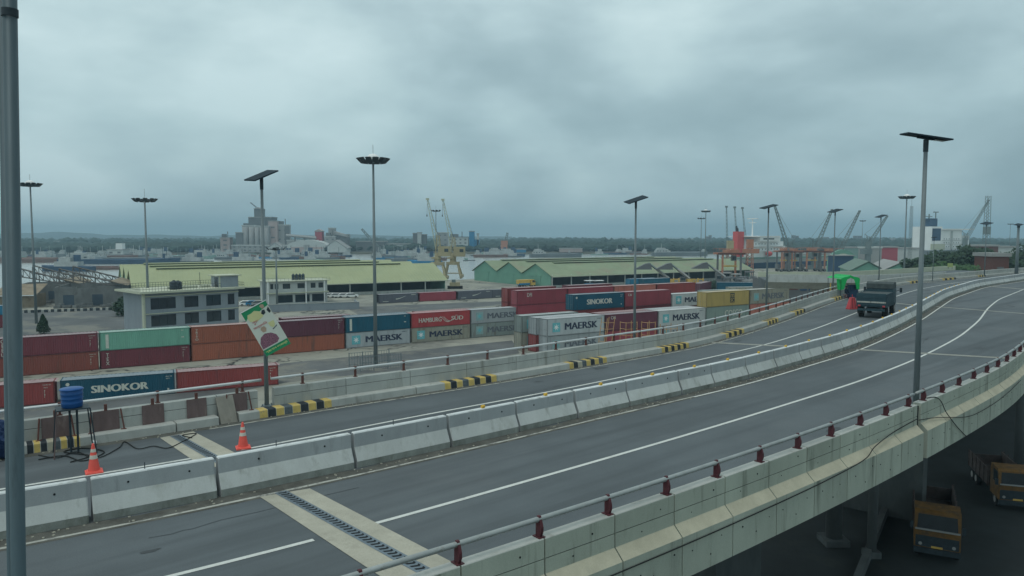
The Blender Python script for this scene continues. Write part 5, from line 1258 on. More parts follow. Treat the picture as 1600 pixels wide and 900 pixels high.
# low brown building with blue stalls below the ramp
c = GD(1200, 452, 176); c.z = 0
t = T('low_building', 'low brown-walled building under the side ramp', 'building', c, R(8))
MB().bb((0, 0, 0), (15, 8, 9.2)).build('wall', M['plant_dark'], t)
MB().bb((0.2, -0.05, 6.6), (7.6, -0.003, 9.1)).build('brown_panel', M['post_rust'], t)
for k in range(3): MB().bb((8.2 + k * 2.2, -0.06, 6.4), (9.9 + k * 2.2, -0.003, 8.9)).build('blue_panel', M['hull_blue'], t)

# ------------------------------------------------------------------ piers and street under the flyover
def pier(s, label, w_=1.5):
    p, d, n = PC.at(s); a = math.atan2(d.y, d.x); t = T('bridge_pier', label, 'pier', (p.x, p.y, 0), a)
    MB().bb((-w_ / 2, -3.0, 0), (w_ / 2, 2.6, DZ - 3.0)).build('column', M['shaded_concrete'], t)
    MB().prism_x([(-8.2, DZ - 1.25), (-8.2, DZ - 1.7), (-3.0, DZ - 3.0), (2.6, DZ - 3.0), (7.0, DZ - 1.7), (7.0, DZ - 1.25)], -w_ / 2 - 0.2, w_ / 2 + 0.2).build('cap_beam', M['shaded_concrete'], t)
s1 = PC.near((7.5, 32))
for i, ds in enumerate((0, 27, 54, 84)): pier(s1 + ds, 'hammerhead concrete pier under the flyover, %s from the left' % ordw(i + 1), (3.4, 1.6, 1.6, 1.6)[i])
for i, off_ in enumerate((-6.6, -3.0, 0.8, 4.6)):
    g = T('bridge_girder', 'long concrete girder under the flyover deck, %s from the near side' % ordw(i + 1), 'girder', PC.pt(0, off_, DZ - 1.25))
    m_ = MB(); sweep(m_, PC, 0, min(PC.len, 120), [(off_ - 0.4, -0.902), (off_ + 0.4, -0.902), (off_ + 0.4, -1.24), (off_ - 0.4, -1.24)], 2, DZ); m_.build('beam', M['shaded_concrete'], g, world=True)
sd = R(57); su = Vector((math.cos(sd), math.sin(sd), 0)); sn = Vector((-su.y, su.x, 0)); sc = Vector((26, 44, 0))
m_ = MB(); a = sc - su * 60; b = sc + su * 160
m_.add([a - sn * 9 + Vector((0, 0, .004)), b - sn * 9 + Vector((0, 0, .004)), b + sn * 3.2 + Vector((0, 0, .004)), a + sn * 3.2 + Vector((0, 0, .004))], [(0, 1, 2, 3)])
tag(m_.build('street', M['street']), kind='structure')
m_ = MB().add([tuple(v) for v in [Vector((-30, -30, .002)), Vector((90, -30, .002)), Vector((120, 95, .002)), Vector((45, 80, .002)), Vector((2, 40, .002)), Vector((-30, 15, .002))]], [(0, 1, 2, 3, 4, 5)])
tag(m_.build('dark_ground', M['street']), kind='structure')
kb = T('street_kerb', 'long low concrete kerb wall beside the yellow lorry under the flyover', 'kerb', a + sn * 3.2)
m_ = MB()
m_.prism([tuple((a + sn * 3.3)[:2]), tuple((b + sn * 3.3)[:2]), tuple((b + sn * 3.7)[:2]), tuple((a + sn * 3.7)[:2])], 0.005, 0.55); m_.build('kerb_stone', M['shaded_concrete'], kb, world=True)
for i, (px, py, D, r_) in enumerate(((1302, 850, 46, 0.5), (1362, 850, 44, 0.28), (1592, 690, 60, 0.35))):
    p = GD(px, py, D); t = T('support_column', ('thick dark column under the near parapet', 'slim pale column left of the yellow lorry', 'slim grey column at the right edge under the flyover')[i], 'column', (p.x, p.y, 0))
    MB().tube((0, 0, 0), (0, 0, DZ - 1.26), r_, n=14).build('shaft', M['shaded_concrete'], t, smooth=True); MB().box((0, 0, 0.2), (r_ * 3, r_ * 3, 0.4)).build('footing', M['shaded_concrete'], t)

# ------------------------------------------------------------------ lorries
def wheel(parent, x, y, r=0.5, wd=0.3):
    o = MB().tube((0, -wd / 2, 0), (0, wd / 2, 0), r, n=18).build('wheel', M['tyre'], parent, loc=(x, y, r))
    MB().tube((0, -wd / 2 - 0.01, 0), (0, wd / 2 + 0.01, 0), r * 0.5, n=12).build('rim', M['plant_grey'], o)
    return o
def cab(t, x0, w_, h0, h1, m, depth=2.0, slant=0.25):
    hy = w_ / 2
    c_ = MB().prism_y([(x0, h0), (x0 + depth, h0), (x0 + depth, h0 + (h1 - h0) * 0.48), (x0 + depth - slant, h1 - 0.12), (x0 + depth - slant - 0.2, h1), (x0 + 0.1, h1), (x0, h1 - 0.1)], -hy, hy)
    cb = c_.build('cab', m, t)
    y_ = hy * 0.88; zt = h1 - 0.22; zb = h0 + (h1 - h0) * 0.50; xb = x0 + depth + 0.012; xt = x0 + depth - slant * 0.86 + 0.012
    MB().add([(xb - 0.01, -y_, zb + 0.03), (xb - 0.01, y_, zb + 0.03), (xt, y_ * 0.95, zt), (xt, -y_ * 0.95, zt)], [(0, 1, 2, 3)]).build('windscreen', M['cab_glass'], cb)
    for sy in (-0.5, 0.2): MB().tube((xb + 0.02, sy * hy, zb + 0.02), (xb - slant * 0.45 + 0.02, sy * hy + 0.25, zb + (zt - zb) * 0.6), 0.012, n=4).build('wiper', M['black'], cb)
    MB().bb((x0 + depth + 0.031, -0.3, h0 + 0.02), (x0 + depth + 0.04, 0.3, h0 + 0.15)).build('number_plate', M['machine_yellow'], cb)
    for sy in (-1, 1):
        yy = sy * (hy + 0.008)
        MB().add([(x0 + depth * 0.35, yy, zb), (x0 + depth * 0.90, yy, zb), (x0 + depth * 0.82, yy, zt), (x0 + depth * 0.35, yy, zt)], [(0, 1, 2, 3)]).build('side_window', M['glass'], cb)
        MB().bb((x0 + depth - 0.05, sy * hy + sy * 0.06, zb), (x0 + depth + 0.08, sy * hy + sy * 0.24, zb + 0.42)).build('mirror', M['steel_dark'], cb)
        MB().tube((x0 + depth, sy * hy * 0.72, h0 + 0.22), (x0 + depth + 0.05, sy * hy * 0.72, h0 + 0.22), 0.10, n=10).build('headlight', M['plant_grey'], cb)
    MB().bb((x0 + depth + 0.002, -hy * 0.93, h0 + 0.05), (x0 + depth + 0.03, hy * 0.93, h0 + 0.72)).build('grille', M['steel_dark'], cb)
    return cb
def lorry(label, loc, rz, m, kind='open', ln=7.0, w_=2.4, h1=2.85, name='lorry'):
    t = T(name, label, 'lorry', loc, rz)
    MB().bb((0.2, -0.45, 0.62), (ln - 0.3, 0.45, 0.85)).build('chassis', M['steel_dark'], t)
    cab(t, ln - 2.1, w_, 0.75, h1, m)
    MB().bb((ln - 0.12, -w_ / 2, 0.45), (ln + 0.08, w_ / 2, 0.74)).build('bumper', M['steel_dark'], t)
    MB().bb((ln - 0.08, -w_ / 2 + 0.05, 1.84), (ln + 0.03, w_ / 2 - 0.05, 1.92)).build('trim_strip', M['plant_grey'], t)
    bl = ln - 2.4
    if kind == 'open':
        b_ = MB().bb((0, -w_ / 2, 0.95), (bl, w_ / 2, 1.05)); b_.bb((0, -w_ / 2, 1.05), (bl, -w_ / 2 + 0.08, 2.2)).bb((0, w_ / 2 - 0.08, 1.05), (bl, w_ / 2, 2.2)).bb((bl - 0.08, -w_ / 2 + 0.08, 1.05), (bl, w_ / 2 - 0.08, 2.4)).bb((0, -w_ / 2 + 0.08, 1.05), (0.08, w_ / 2 - 0.08, 1.9))
        for k in range(6): b_.bb((0.2 + k * (bl - 0.5) / 5, -w_ / 2 - 0.05, 0.95), (0.3 + k * (bl - 0.5) / 5, -w_ / 2 - 0.002, 2.3)).bb((0.2 + k * (bl - 0.5) / 5, w_ / 2 + 0.002, 0.95), (0.3 + k * (bl - 0.5) / 5, w_ / 2 + 0.05, 2.3))
        b_.build('cargo_bed', M['truck_bed'], t)
    elif kind == 'tipper':
        MB().prism_y([(0, 1.2), (bl, 1.1), (bl + 0.1, 2.9), (-0.2, 2.8)], -w_ / 2, w_ / 2).build('cargo_bed', m, t); MB().bb((0, -w_ / 2 - 0.02, 1.0), (bl, w_ / 2 + 0.02, 1.6)).build('bed_skirt', M['hull_azure'], t)
    for x in (1.1, 2.2, ln - 1.0):
        for sy in (-1, 1): wheel(t, x, sy * (w_ / 2 - 0.18))
    return t
ya = sd + math.pi
fA = G(1463, 878, 0.0)          # foot of the front bumper
lorry('dirty yellow lorry with open cargo bed parked under the flyover', fA - Vector((math.cos(R(-118)), math.sin(R(-118)), 0)) * 9.0 + Vector((0, 0, .006)), R(-118), M['truck_yellow'], ln=9.0, w_=2.45, h1=2.95)
fB = G(1590, 800, 0.0)
lorry('second yellow lorry farther back at the right edge under the flyover', fB - Vector((math.cos(R(-108)), math.sin(R(-108)), 0)) * 8.0 + Vector((0, 0, .006)), R(-108), M['truck_yellow'], ln=8.0, w_=2.4, h1=2.9)
lorry('orange and blue tipper lorry standing by the green gable walls', G(809, 449, 0), R(25), M['machine_yellow'], 'tipper', ln=7.0)
# army lorry
af = G(1361, 497, DZ); arz = R(55)
t = T('army_lorry', 'dark green army lorry driving away beside the red plastic barrier', 'lorry', af, arz)
MB().bb((0.1, -0.45, 0.62), (5.9, 0.45, 0.85)).build('chassis', M['steel_dark'], t)
b_ = MB().bb((0, -1.15, 0.95), (3.9, 1.15, 1.08)); b_.bb((0, -1.15, 1.08), (3.9, -1.09, 2.05)).bb((0, 1.09, 1.08), (3.9, 1.15, 2.05)).bb((3.84, -1.09, 1.08), (3.9, 1.09, 2.2))
for z in (1.3, 1.75): b_.bb((-0.03, -1.18, z), (3.93, -1.152, z + 0.08)).bb((-0.03, 1.152, z), (3.93, 1.18, z + 0.08))
for k in range(6): b_.bb((0.05 + k * 0.74, -1.21, 0.95), (0.13 + k * 0.74, -1.182, 2.1)).bb((0.05 + k * 0.74, 1.182, 0.95), (0.13 + k * 0.74, 1.21, 2.1))
b_.build('cargo_bed', M['army'], t)
tg = MB().bb((-0.06, -1.09, 1.08), (0.0, 1.09, 2.1)); tg.bb((-0.09, -1.0, 1.7), (-0.062, 1.0, 1.78)); tg.build('tailgate', M['army'], t)
MB().bb((-0.1, -1.12, 1.30), (-0.065, 1.12, 1.42)).build('tailgate_strip', M['line_old'], t)
MB().bb((0.1, -1.05, 1.6), (3.8, 1.05, 2.02)).build('cargo_canvas', M['army_canvas'], t)
c_ = MB().prism_y([(4.05, 0.85), (5.9, 0.85), (5.95, 1.75), (5.7, 2.5), (5.4, 2.72), (4.3, 2.78), (4.05, 2.6)], -1.08, 1.08); cb = c_.build('cab', M['army'], t)
MB().prism_y([(3.98, 2.3), (5.5, 2.3), (5.45, 2.74), (5.2, 2.84), (4.3, 2.88), (3.98, 2.72)], -1.1, 1.1).build('cab_canvas', M['army_canvas'], cb)
MB().bb((4.02, -0.6, 2.05), (4.045, 0.6, 2.28)).build('rear_window', M['glass'], cb)
for sy in (-1, 1):
    q = MB().tube((5.5, sy * 1.1, 2.0), (5.6, sy * 1.45, 2.15), 0.025, n=5); q.box((5.6, sy * 1.48, 2.1), (0.08, 0.2, 0.42)); q.build('mirror', M['steel_dark'], cb)
    MB().bb((-0.10, sy * 0.95 - 0.1, 0.98), (-0.05, sy * 0.95 + 0.1, 1.1)).build('tail_lamp', M['plastic_red'], t)
    MB().bb((0.3, sy * 1.0 - 0.03 - 0.2, 0.35), (0.36, sy * 1.0 + 0.15, 0.95)).build('mud_flap', M['tyre'], t)
MB().bb((-0.15, -1.05, 0.62), (-0.02, 1.05, 0.80)).build('rear_bumper', M['army'], t)
for x in (0.95, 4.9):
    for sy in (-1, 1): wheel(t, x, sy * 0.92, 0.52, 0.34)
# red plastic barrier, tent, guard
t = T('plastic_barrier', 'red plastic water barrier standing on the road left of the army lorry', 'barrier', G(1331, 483, DZ), R(20))
m_ = MB(); 
def frus(m_, x0, x1, y0, y1, z0, X0, X1, Y0, Y1, z1):
    m_.add([(x0, y0, z0), (x1, y0, z0), (x1, y1, z0), (x0, y1, z0), (X0, Y0, z1), (X1, Y0, z1), (X1, Y1, z1), (X0, Y1, z1)], [(3, 2, 1, 0), (4, 5, 6, 7), (0, 1, 5, 4), (1, 2, 6, 5), (2, 3, 7, 6), (3, 0, 4, 7)])
frus(m_, -0.5, 0.5, -0.28, 0.28, 0.01, -0.5, 0.5, -0.28, 0.28, 0.12); frus(m_, -0.47, 0.47, -0.25, 0.25, 0.12, -0.22, 0.22, -0.12, 0.12, 1.12)
m_.build('barrier_body', M['plastic_red'], t)
m_ = MB(); m_.tube((0, 0, 1.12), (0, 0, 1.4), 0.03, n=6); m_.build('filler_pipe', M['plastic_red'], t)
for x in (-0.18, 0.18): MB().add([(x - 0.03, -0.262, 0.13), (x + 0.03, -0.262, 0.13), (x * 0.6 + 0.02, -0.14, 1.08), (x * 0.6 - 0.02, -0.14, 1.08)], [(0, 1, 2, 3)]).build('groove', M['post_red'], t)
tc_ = G(1315, 464, DZ); tD = tc_.y
t = T('tent', 'bright green canvas canopy tent over the road edge', 'tent', tc_ + Vector((0, -1.9, 0)), R(10))
tw = 2.15; th = 2.45
for sx in (-1, 1):
    for y in (0, 2.4): MB().tube((sx * tw / 2, y, 0), (sx * tw / 2, y, th - 0.3), 0.03, n=6).build('leg', M['steel_dark'], t)
m_ = MB(); n = 14; vs = []
for y in (-0.15, 2.55):
    for i in range(n + 1):
        u_ = i / n; x = (u_ - 0.5) * (tw + 0.16); z = th - 0.25 + 0.42 * (1 - abs(2 * u_ - 1)) - 0.05 * math.sin(math.pi * 2 * abs(2 * u_ - 1))
        vs.append((x, y, z))
m_.add(vs, [(i, i + 1, n + 2 + i, n + 1 + i) for i in range(n)])
m_.add([(v[0], v[1], v[2] - 0.30 if j <= n else v[2] - 0.3) for j, v in enumerate(vs[:n + 1])] + vs[:n + 1], [(i, i + 1, n + 2 + i, n + 1 + i) for i in range(n)])
m_.build('canopy', M['tent'], t)
for sx in (-1, 1):
    x = sx * (tw / 2 + 0.05)
    m_ = MB().add([(x, -0.15, th - 0.3), (x, 0.75, th - 0.3), (x, 0.55, 1.0), (x - sx * 0.1, 0.2, 0.9), (x - sx * 0.35, -0.15, 1.05 if sx > 0 else 1.2)], [(0, 1, 2, 3, 4)])
    m_.add([(x, -0.16, th - 0.3), (x - sx * 0.75, -0.16, th - 0.25), (x - sx * 0.5, -0.16, 1.6), (x - sx * 0.35, -0.16, 1.05), (x, -0.16, 0.95)], [(0, 1, 2, 3, 4)])
    m_.build('side_curtain', M['tent'], t)
t = T('blue_cabinet', 'dark blue cabinet standing under the green tent', 'cabinet', tc_ + Vector((0.35, -1.2, 0)), R(12))
MB().bb((-0.1, -0.25, 0), (0.85, 0.3, 1.45)).build('cabinet_body', M['hull_blue'], t); MB().bb((-0.14, -0.29, 1.452), (0.89, 0.34, 1.5)).build('cabinet_top', M['steel_dark'], t)
def person(label, loc, rz, sit=True):
    t = T('person', label, 'person', loc, rz)
    J = {'pel': (0, 0, 0.50), 'ch': (0.05, 0, 0.86), 'nk': (0.07, 0, 1.06), 'hl': (0.09, 0, 1.14), 'hh': (0.1, 0, 1.27),
         'kl': (0.42, 0.12, 0.50), 'kr': (0.42, -0.12, 0.50), 'fl': (0.40, 0.13, 0.08), 'fr': (0.40, -0.13, 0.08), 'tl': (0.58, 0.14, 0.04), 'tr': (0.58, -0.14, 0.04),
         'sl': (0.05, 0.18, 0.98), 'sr': (0.05, -0.18, 0.98), 'el': (0.10, 0.25, 0.72), 'er': (0.10, -0.25, 0.72), 'wl': (0.34, 0.16, 0.60), 'wr': (0.34, -0.16, 0.60), 'hll': (0.42, 0.13, 0.59), 'hrr': (0.42, -0.13, 0.59)}
    Rr = {'pel': .15, 'ch': .15, 'nk': .06, 'hl': .085, 'hh': .095, 'kl': .075, 'kr': .075, 'fl': .05, 'fr': .05, 'tl': .04, 'tr': .04, 'sl': .065, 'sr': .065, 'el': .045, 'er': .045, 'wl': .032, 'wr': .032, 'hll': .035, 'hrr': .035}
    E_ = [('pel', 'ch'), ('ch', 'nk'), ('nk', 'hl'), ('hl', 'hh'), ('pel', 'kl'), ('kl', 'fl'), ('fl', 'tl'), ('pel', 'kr'), ('kr', 'fr'), ('fr', 'tr'), ('ch', 'sl'), ('sl', 'el'), ('el', 'wl'), ('wl', 'hll'), ('ch', 'sr'), ('sr', 'er'), ('er', 'wr'), ('wr', 'hrr')]
    ks = list(J); me = bpy.data.meshes.new('body'); me.from_pydata([J[k] for k in ks], [(ks.index(a), ks.index(b)) for a, b in E_], [])
    me.materials.append(M['dark_blue_cloth']); o = bpy.data.objects.new('body', me); COL.objects.link(o); o.parent = t
    md = o.modifiers.new('skin', 'SKIN'); 
    for i, k in enumerate(ks): me.skin_vertices[0].data[i].radius = (Rr[k], Rr[k])
    me.skin_vertices[0].data[0].use_root = True
    o.modifiers.new('sub', 'SUBSURF').render_levels = 2
    MB().lathe([(0.05, 1.10), (0.095, 1.16), (0.105, 1.24), (0.06, 1.32)], (0.1, 0, 0), 14).build('head_skin', M['skin'], t, smooth=True)
    MB().lathe([(0.11, 1.24), (0.115, 1.27), (0.09, 1.35), (0.03, 1.37)], (0.09, 0, 0), 14).build('cap', M['dark_blue_cloth'], t, smooth=True)
    return t
person('person in dark clothing and cap sitting under the green tent', tc_ + Vector((-0.25, -1.5, 0)), R(-60))
t = T('stool', 'low stool the person under the tent sits on', 'stool', tc_ + Vector((-0.25, -1.5, 0)), R(-60))
MB().box((0, 0, 0.40), (0.36, 0.36, 0.04)).build('seat', M['plastic_red'], t)
for x in (-0.14, 0.14):
    for y in (-0.14, 0.14): MB().tube((x, y, 0), (x, y, 0.38), 0.018, n=5).build('leg', M['plastic_red'], t)
tag(MB().tube((0, 0, 0), (0, 0, 1.7), 0.06, n=6).build('yellow_post', M['machine_yellow'], loc=G(1297, 466, DZ)), 'short yellow post at the left leg of the green tent', 'post')
# small yellow board and debris on the far bend
t = T('signboard', 'small dull yellow-green board on the far parapet of the bend', 'sign', G(1500, 430, DZ) + Vector((0, 3, 1.0)), R(5))
MB().bb((-0.5, 0, 0.3), (0.5, 0.05, 1.0)).build('board', M['sign_green'], t); MB().bb((-0.4, 0.01, 0), (-0.34, 0.04, 0.299)).build('leg', M['steel_dark'], t); MB().bb((0.34, 0.01, 0), (0.4, 0.04, 0.299)).build('leg', M['steel_dark'], t)
t = T('handcart', 'small dark handcart left at the kerb of the far bend', 'handcart', G(1500, 434, DZ), R(20))
MB().bb((-1.0, -0.4, 0.45), (1.0, 0.4, 0.6)).build('cart_bed', M['steel_dark'], t); wheel(t, -0.5, 0.45, 0.3, 0.06); wheel(t, -0.5, -0.45, 0.3, 0.06); MB().tube((1.0, 0, 0.55), (1.8, 0, 0.9), 0.03).build('handle', M['galv'], t)
# orange access ladders in the yard behind the far parapet
for i, (px, py, w_, hgt, lb) in enumerate(((955, 497, 1.3, 0, 'tall leaning orange ladder frame beside the plum container'), (987, 503, 2.0, 0, 'wide orange work platform frame left of the lamp pole'), (1018, 503, 1.4, 0, 'orange work platform frame right of the lamp pole'), (1050, 507, 2.0, 0, 'small far orange frame below the white star-logo container'))):
    D = 104; p = GD(px, py, D); hgt = p.z
    t = T('access_frame', lb, 'ladder frame', (p.x, p.y, 0), R(30), None)
    lean = 1.2 if i == 0 else 0.0
    for sx in (-1, 1):
        for y in (0, 1.3): MB().tube((sx * w_ / 2 - lean, y, 0), (sx * w_ / 2, y, hgt), 0.05, n=5).build('leg', M['ladder_tan'], t)
    m_ = MB(); z = 1.0
    while z < hgt:
        k = lean * (1 - z / hgt)
        m_.tube((-w_ / 2 - k, 0, z), (w_ / 2 - k, 0, z), 0.035, n=4); m_.tube((-w_ / 2 - k, 0, z), (-w_ / 2 - k, 1.3, z), 0.035, n=4); z += 0.9
    m_.build('rungs', M['ladder_tan'], t)

# ------------------------------------------------------------------ cranes
def level_crane(label, D, px, py0, jib_px, jib_py, m, jib2=None, body='box', wid=8.0, tower_py=390, name='harbour_crane'):
    """portal crane: legs on the quay, tower, machine house with cab, lattice jib, rigging"""
    b_ = GD(px, py0, D); b_.z = 0; t = T(name, label, 'crane', b_)
    zt = GD(px, tower_py, D).z; zp = zt * 0.42
    m_ = MB()
    for x in (-1, 1):
        for y in (-1, 1): m_.tube((x * wid / 2, y * wid / 2, 0), (x * wid * 0.28, y * wid * 0.28, zp), 0.6, 0.42, 6)
    for x in (-1, 1): m_.bb((x * wid / 2 - 0.6, -wid / 2 - 1.2, 0.3), (x * wid / 2 + 0.6, wid / 2 + 1.2, 1.5)); m_.tube((x * wid / 2 * .85, -wid / 2 * .85, zp * .35), (-x * wid / 2 * .85, -wid / 2 * .85, zp * .35), 0.25, n=5)
    m_.bb((-wid * 0.36, -wid * 0.36, zp - 0.6), (wid * 0.36, wid * 0.36, zp + 0.7)); m_.build('portal', m, t)
    MB().tube((0, 0, zp + 0.7), (0, 0, zt * 0.72), 1.5, 1.3, 10).lattice((0.3, 0, zt * 0.72), (0.3, 0, zt * 1.18), 2.4, 1.0, 5, 0.16).build('tower', m, t)
    hs = MB().bb((0.4, -2.1, zt * 0.62), (5.6, 2.1, zt * 0.62 + 4.4)).build('machine_house', m, t)
    MB().bb((3.2, -2.16, zt * 0.62 + 2.0), (5.0, -2.11, zt * 0.62 + 3.4)).build('window', M['glass'], hs)
    MB().bb((-2.6, -1.6, zt * 0.55), (1.4, 1.6, zt * 0.60)).build('walkway', m, t)
    j = GD(jib_px, jib_py, D); tip = Vector((j.x - b_.x, 0, j.z)); rt = Vector((0.2, 0, zt * 0.78))
    MB().lattice(rt, tip, 1.9, 0.6, 16, 0.085).box(tip, (1.4, 0.9, 0.8)).build('jib', M['wall_cream'], t)
    MB().tube(tip, (tip.x - 0.3, 0, tip.z - 7), 0.05, n=4).tube((0.3, 0, zt * 1.18), tip, 0.05, n=4).tube((0.3, 0.6, zt * 1.18), rt.lerp(tip, 0.55), 0.05, n=4).build('rigging', M['steel_dark'], t)
    MB().box((tip.x - 0.3, 0, tip.z - 7.3), (0.4, 0.4, 0.9)).build('hook_block', M['steel_dark'], t)
    return t
level_crane('pale yellow luffing harbour crane, left of the close pair', 330, 684, 436, 668, 311, M['crane_yellow'], tower_py=378)
level_crane('pale yellow luffing harbour crane, right of the close pair', 342, 708, 435, 692, 312, M['crane_yellow'], tower_py=380)
def mobile_crane(label, D, base_px, base_py, tip_px, tip_py, m, mast_dx=2.5, z0=None):
    b_ = GD(base_px, base_py, D); z = b_.z; t = T('mobile_crane', label, 'crane', (b_.x, b_.y, 0))
    MB().bb((-3.5, -2.5, 0), (3.5, 2.5, 2.2)).build('undercarriage', M['crane_grey'], t)
    MB().lattice((0, 0, 2.2), (0, 0, z + 3.5), 2.6, 2.0, 5, 0.18).bb((-1.3, -1.3, 2.2), (1.3, 1.3, z)).build('tower', m, t)
    MB().bb((-4.2, -1.8, z * 0.5), (1.8, 1.8, z * 0.5 + 3.2)).build('machine_house', m, t)
    j = GD(tip_px, tip_py, D); tip = Vector((j.x - b_.x, 0, j.z)); sg = 1 if tip.x > 0 else -1
    MB().lattice((0.6 * sg, 0, z - 1), tip, 2.0, 0.8, 12, 0.16).box(tip, (1.2, 0.9, 0.9)).build('jib', m, t)
    a = Vector((-sg * mast_dx, 0, z + 5)); MB().tube((0, 0, z + 3.0), a, 0.2, n=5).tube(a, tip, 0.07, n=4).tube(a, (-sg * mast_dx, 0, z * 0.5 + 3), 0.08, n=4).build('rigging', m, t)
    return t
mobile_crane('dark grey jib crane leaning left behind the orange gantries', 430, 1234, 388, 1211, 323, M['crane_grey'])
mobile_crane('dark grey jib crane leaning right behind the lamp at the green tent', 430, 1273, 386, 1300, 328, M['crane_grey'])
mobile_crane('dark grey jib crane, middle of the three leaning right', 440, 1313, 386, 1343, 330, M['crane_grey'])
mobile_crane('dark grey jib crane, rightmost of the three leaning right', 470, 1357, 378, 1386, 338, M['crane_grey'])
mobile_crane('thick grey ship crane leaning right beside the white accommodation block', 540, 1508, 372, 1545, 313, M['crane_grey'])
for i, (px, py, base) in enumerate(((1135, 323, 395), (1148, 324, 395), (1160, 325, 395))):
    D = 500; p = GD(px, py, D); q = GD(px + 2 + 3 * i, base, D)
    t = T('derrick', 'thin grey derrick boom behind the red funnel, %s from the left' % ordw(i + 1), 'derrick', (q.x, D, 0), 0, 'thin derricks behind the red funnel')
    MB().bb((-2, -2, 0), (2, 2, 4)).build('base', M['crane_grey'], t)
    MB().lattice((0, 0, 4), (p.x - q.x, 0, p.z), 1.2, 0.5, 14, 0.07).box((p.x - q.x, 0, p.z), (1.6, 0.8, 1.2)).build('boom', M['crane_grey'], t)
    MB().tube((0.8, 0, q.z), (p.x - q.x, 0, p.z), 0.07, n=3).build('rigging', M['crane_grey'], t)
p = GD(1541, 380, 480); zt = GD(1541, 306, 480).z
t = T('lattice_tower', 'tall thin lattice tower beside the ship crane at right', 'tower', (p.x, p.y, 0)); MB().lattice((0, 0, 0), (0, 0, zt), 3.4, 2.2, 22, 0.16).build('tower_frame', M['crane_grey'], t)
MB().bb((-1.6, -1.6, zt * 0.45), (1.6, 1.6, zt * 0.56)).build('lift_cabin', M['crane_grey'], t)
p = GD(1422, 390, 300); zt = GD(1422, 322, 300).z
t = T('lattice_tower', 'slender lattice mast close behind the floodlight mast at right', 'tower', (p.x, p.y, 0)); MB().lattice((0, 0, 0), (0, 0, zt), 1.2, 0.7, 28, 0.06).build('tower_frame', M['crane_grey'], t); MB().tube((0, 0, zt), (0, 0, zt + 3), 0.05, n=4).build('antenna', M['galv'], t)
# far cranes on the other bank
for i, (px, py0, tx, ty, D, mm, lb) in enumerate(((590, 392, 565, 357, 900, 'crane_grey', 'distant grey crane jib leaning left beyond the river'), (788, 392, 793, 363, 860, 'crane_orange', 'distant red crane with upright jib among the river boats'))):
    b_ = GD(px, py0, D); j = GD(tx, ty, D); t = T('distant_crane', lb, 'crane', (b_.x, D, -0.4))
    MB().bb((-4, -3, 0), (4, 3, 7 if i == 0 else 14)).build('crane_house', M['plant_dark' if i == 0 else 'crane_orange'], t); MB().lattice((0, 0, 6), (j.x - b_.x, 0, j.z), 3.4, 1.6, 8, 0.4).build('jib', M['crane_grey'], t)
# rubber tyred gantries
def gantry(label, D, px0, px1, pyt, pyb=None, m=None, trolley=True):
    a, b = GD(px0, 400, D), GD(px1, 400, D); W_ = b.x - a.x; zt = GD(px0, pyt, D).z
    t = T('gantry_crane', label, 'gantry crane', (a.x, D, 0), 0); mm = m or M['crane_orange']
    for k, x in enumerate((0.6, W_ - 0.6)):
        for y in (0, 7.5):
            MB().bb((x - 0.36, y - 0.34, 1.5), (x + 0.36, y + 0.34, zt)).build('leg', mm if (k + (y > 0)) % 2 == 0 else M['plant_dark'], t)
        MB().bb((x - 0.5, -0.8, 0.7), (x + 0.5, 8.3, 1.5)).build('sill_beam', M['plant_dark'], t)
        for y in (-0.2, 1.2, 6.3, 7.7): wheel(t, x, y, 0.7, 0.5)
    for y in (0, 7.5): MB().bb((-1.2, y - 0.6, zt), (W_ + 1.2, y + 0.6, zt + 0.8)).build('girder', mm if y else M['post_rust'], t)
    m_ = MB()
    for y in (-0.6, 8.1):
        m_.tube((-1.2, y, zt + 2.4), (W_ + 1.2, y, zt + 2.4), 0.06, n=4)
        for k in range(9): m_.tube((-1.2 + k * (W_ + 2.4) / 8, y, zt + 1.3), (-1.2 + k * (W_ + 2.4) / 8, y, zt + 2.4), 0.05, n=4)
    m_.build('handrail', mm, t)
    MB().bb((W_ * 0.35, 0.6, zt + 0.82), (W_ * 0.7, 7, zt + 2.0)).build('trolley', mm, t)
    c_ = MB().bb((W_ * 0.55, 1, zt - 2.6), (W_ * 0.55 + 1.8, 3, zt - 0.3)).build('cab', M['plant_dark'], t); MB().bb((W_ * 0.55 + 0.1, 0.93, zt - 2.2), (W_ * 0.55 + 1.7, 0.98, zt - 0.8)).build('window', M['glass'], c_)
    MB().bb((W_ * 0.25, 3, zt * 0.55), (W_ * 0.85, 5, zt * 0.55 + 0.6)).tube((W_ * 0.3, 4, zt * 0.55 + 0.6), (W_ * 0.35, 4, zt + 1.4), 0.06, n=4).tube((W_ * 0.8, 4, zt * 0.55 + 0.6), (W_ * 0.75, 4, zt + 1.4), 0.06, n=4).build('spreader', M['machine_yellow'], t)
    MB().bb((-0.9, 2, 1.6), (0.3, 6, 4.0)).build('power_pack', M['plant_dark'], t)
    return t
gantry('near orange gantry crane in front of the red ship funnel', 310, 1127, 1160, 398)
gantry('orange gantry crane behind the ramp, left of the far four', 400, 1220, 1235, 394)
gantry('orange gantry crane behind the ramp, second of the far four', 404, 1236, 1252, 395)
gantry('orange gantry crane behind the ramp, third of the far four', 402, 1259, 1284, 394)
gantry('orange gantry crane behind the ramp, last of the far four', 405, 1287, 1313, 395)
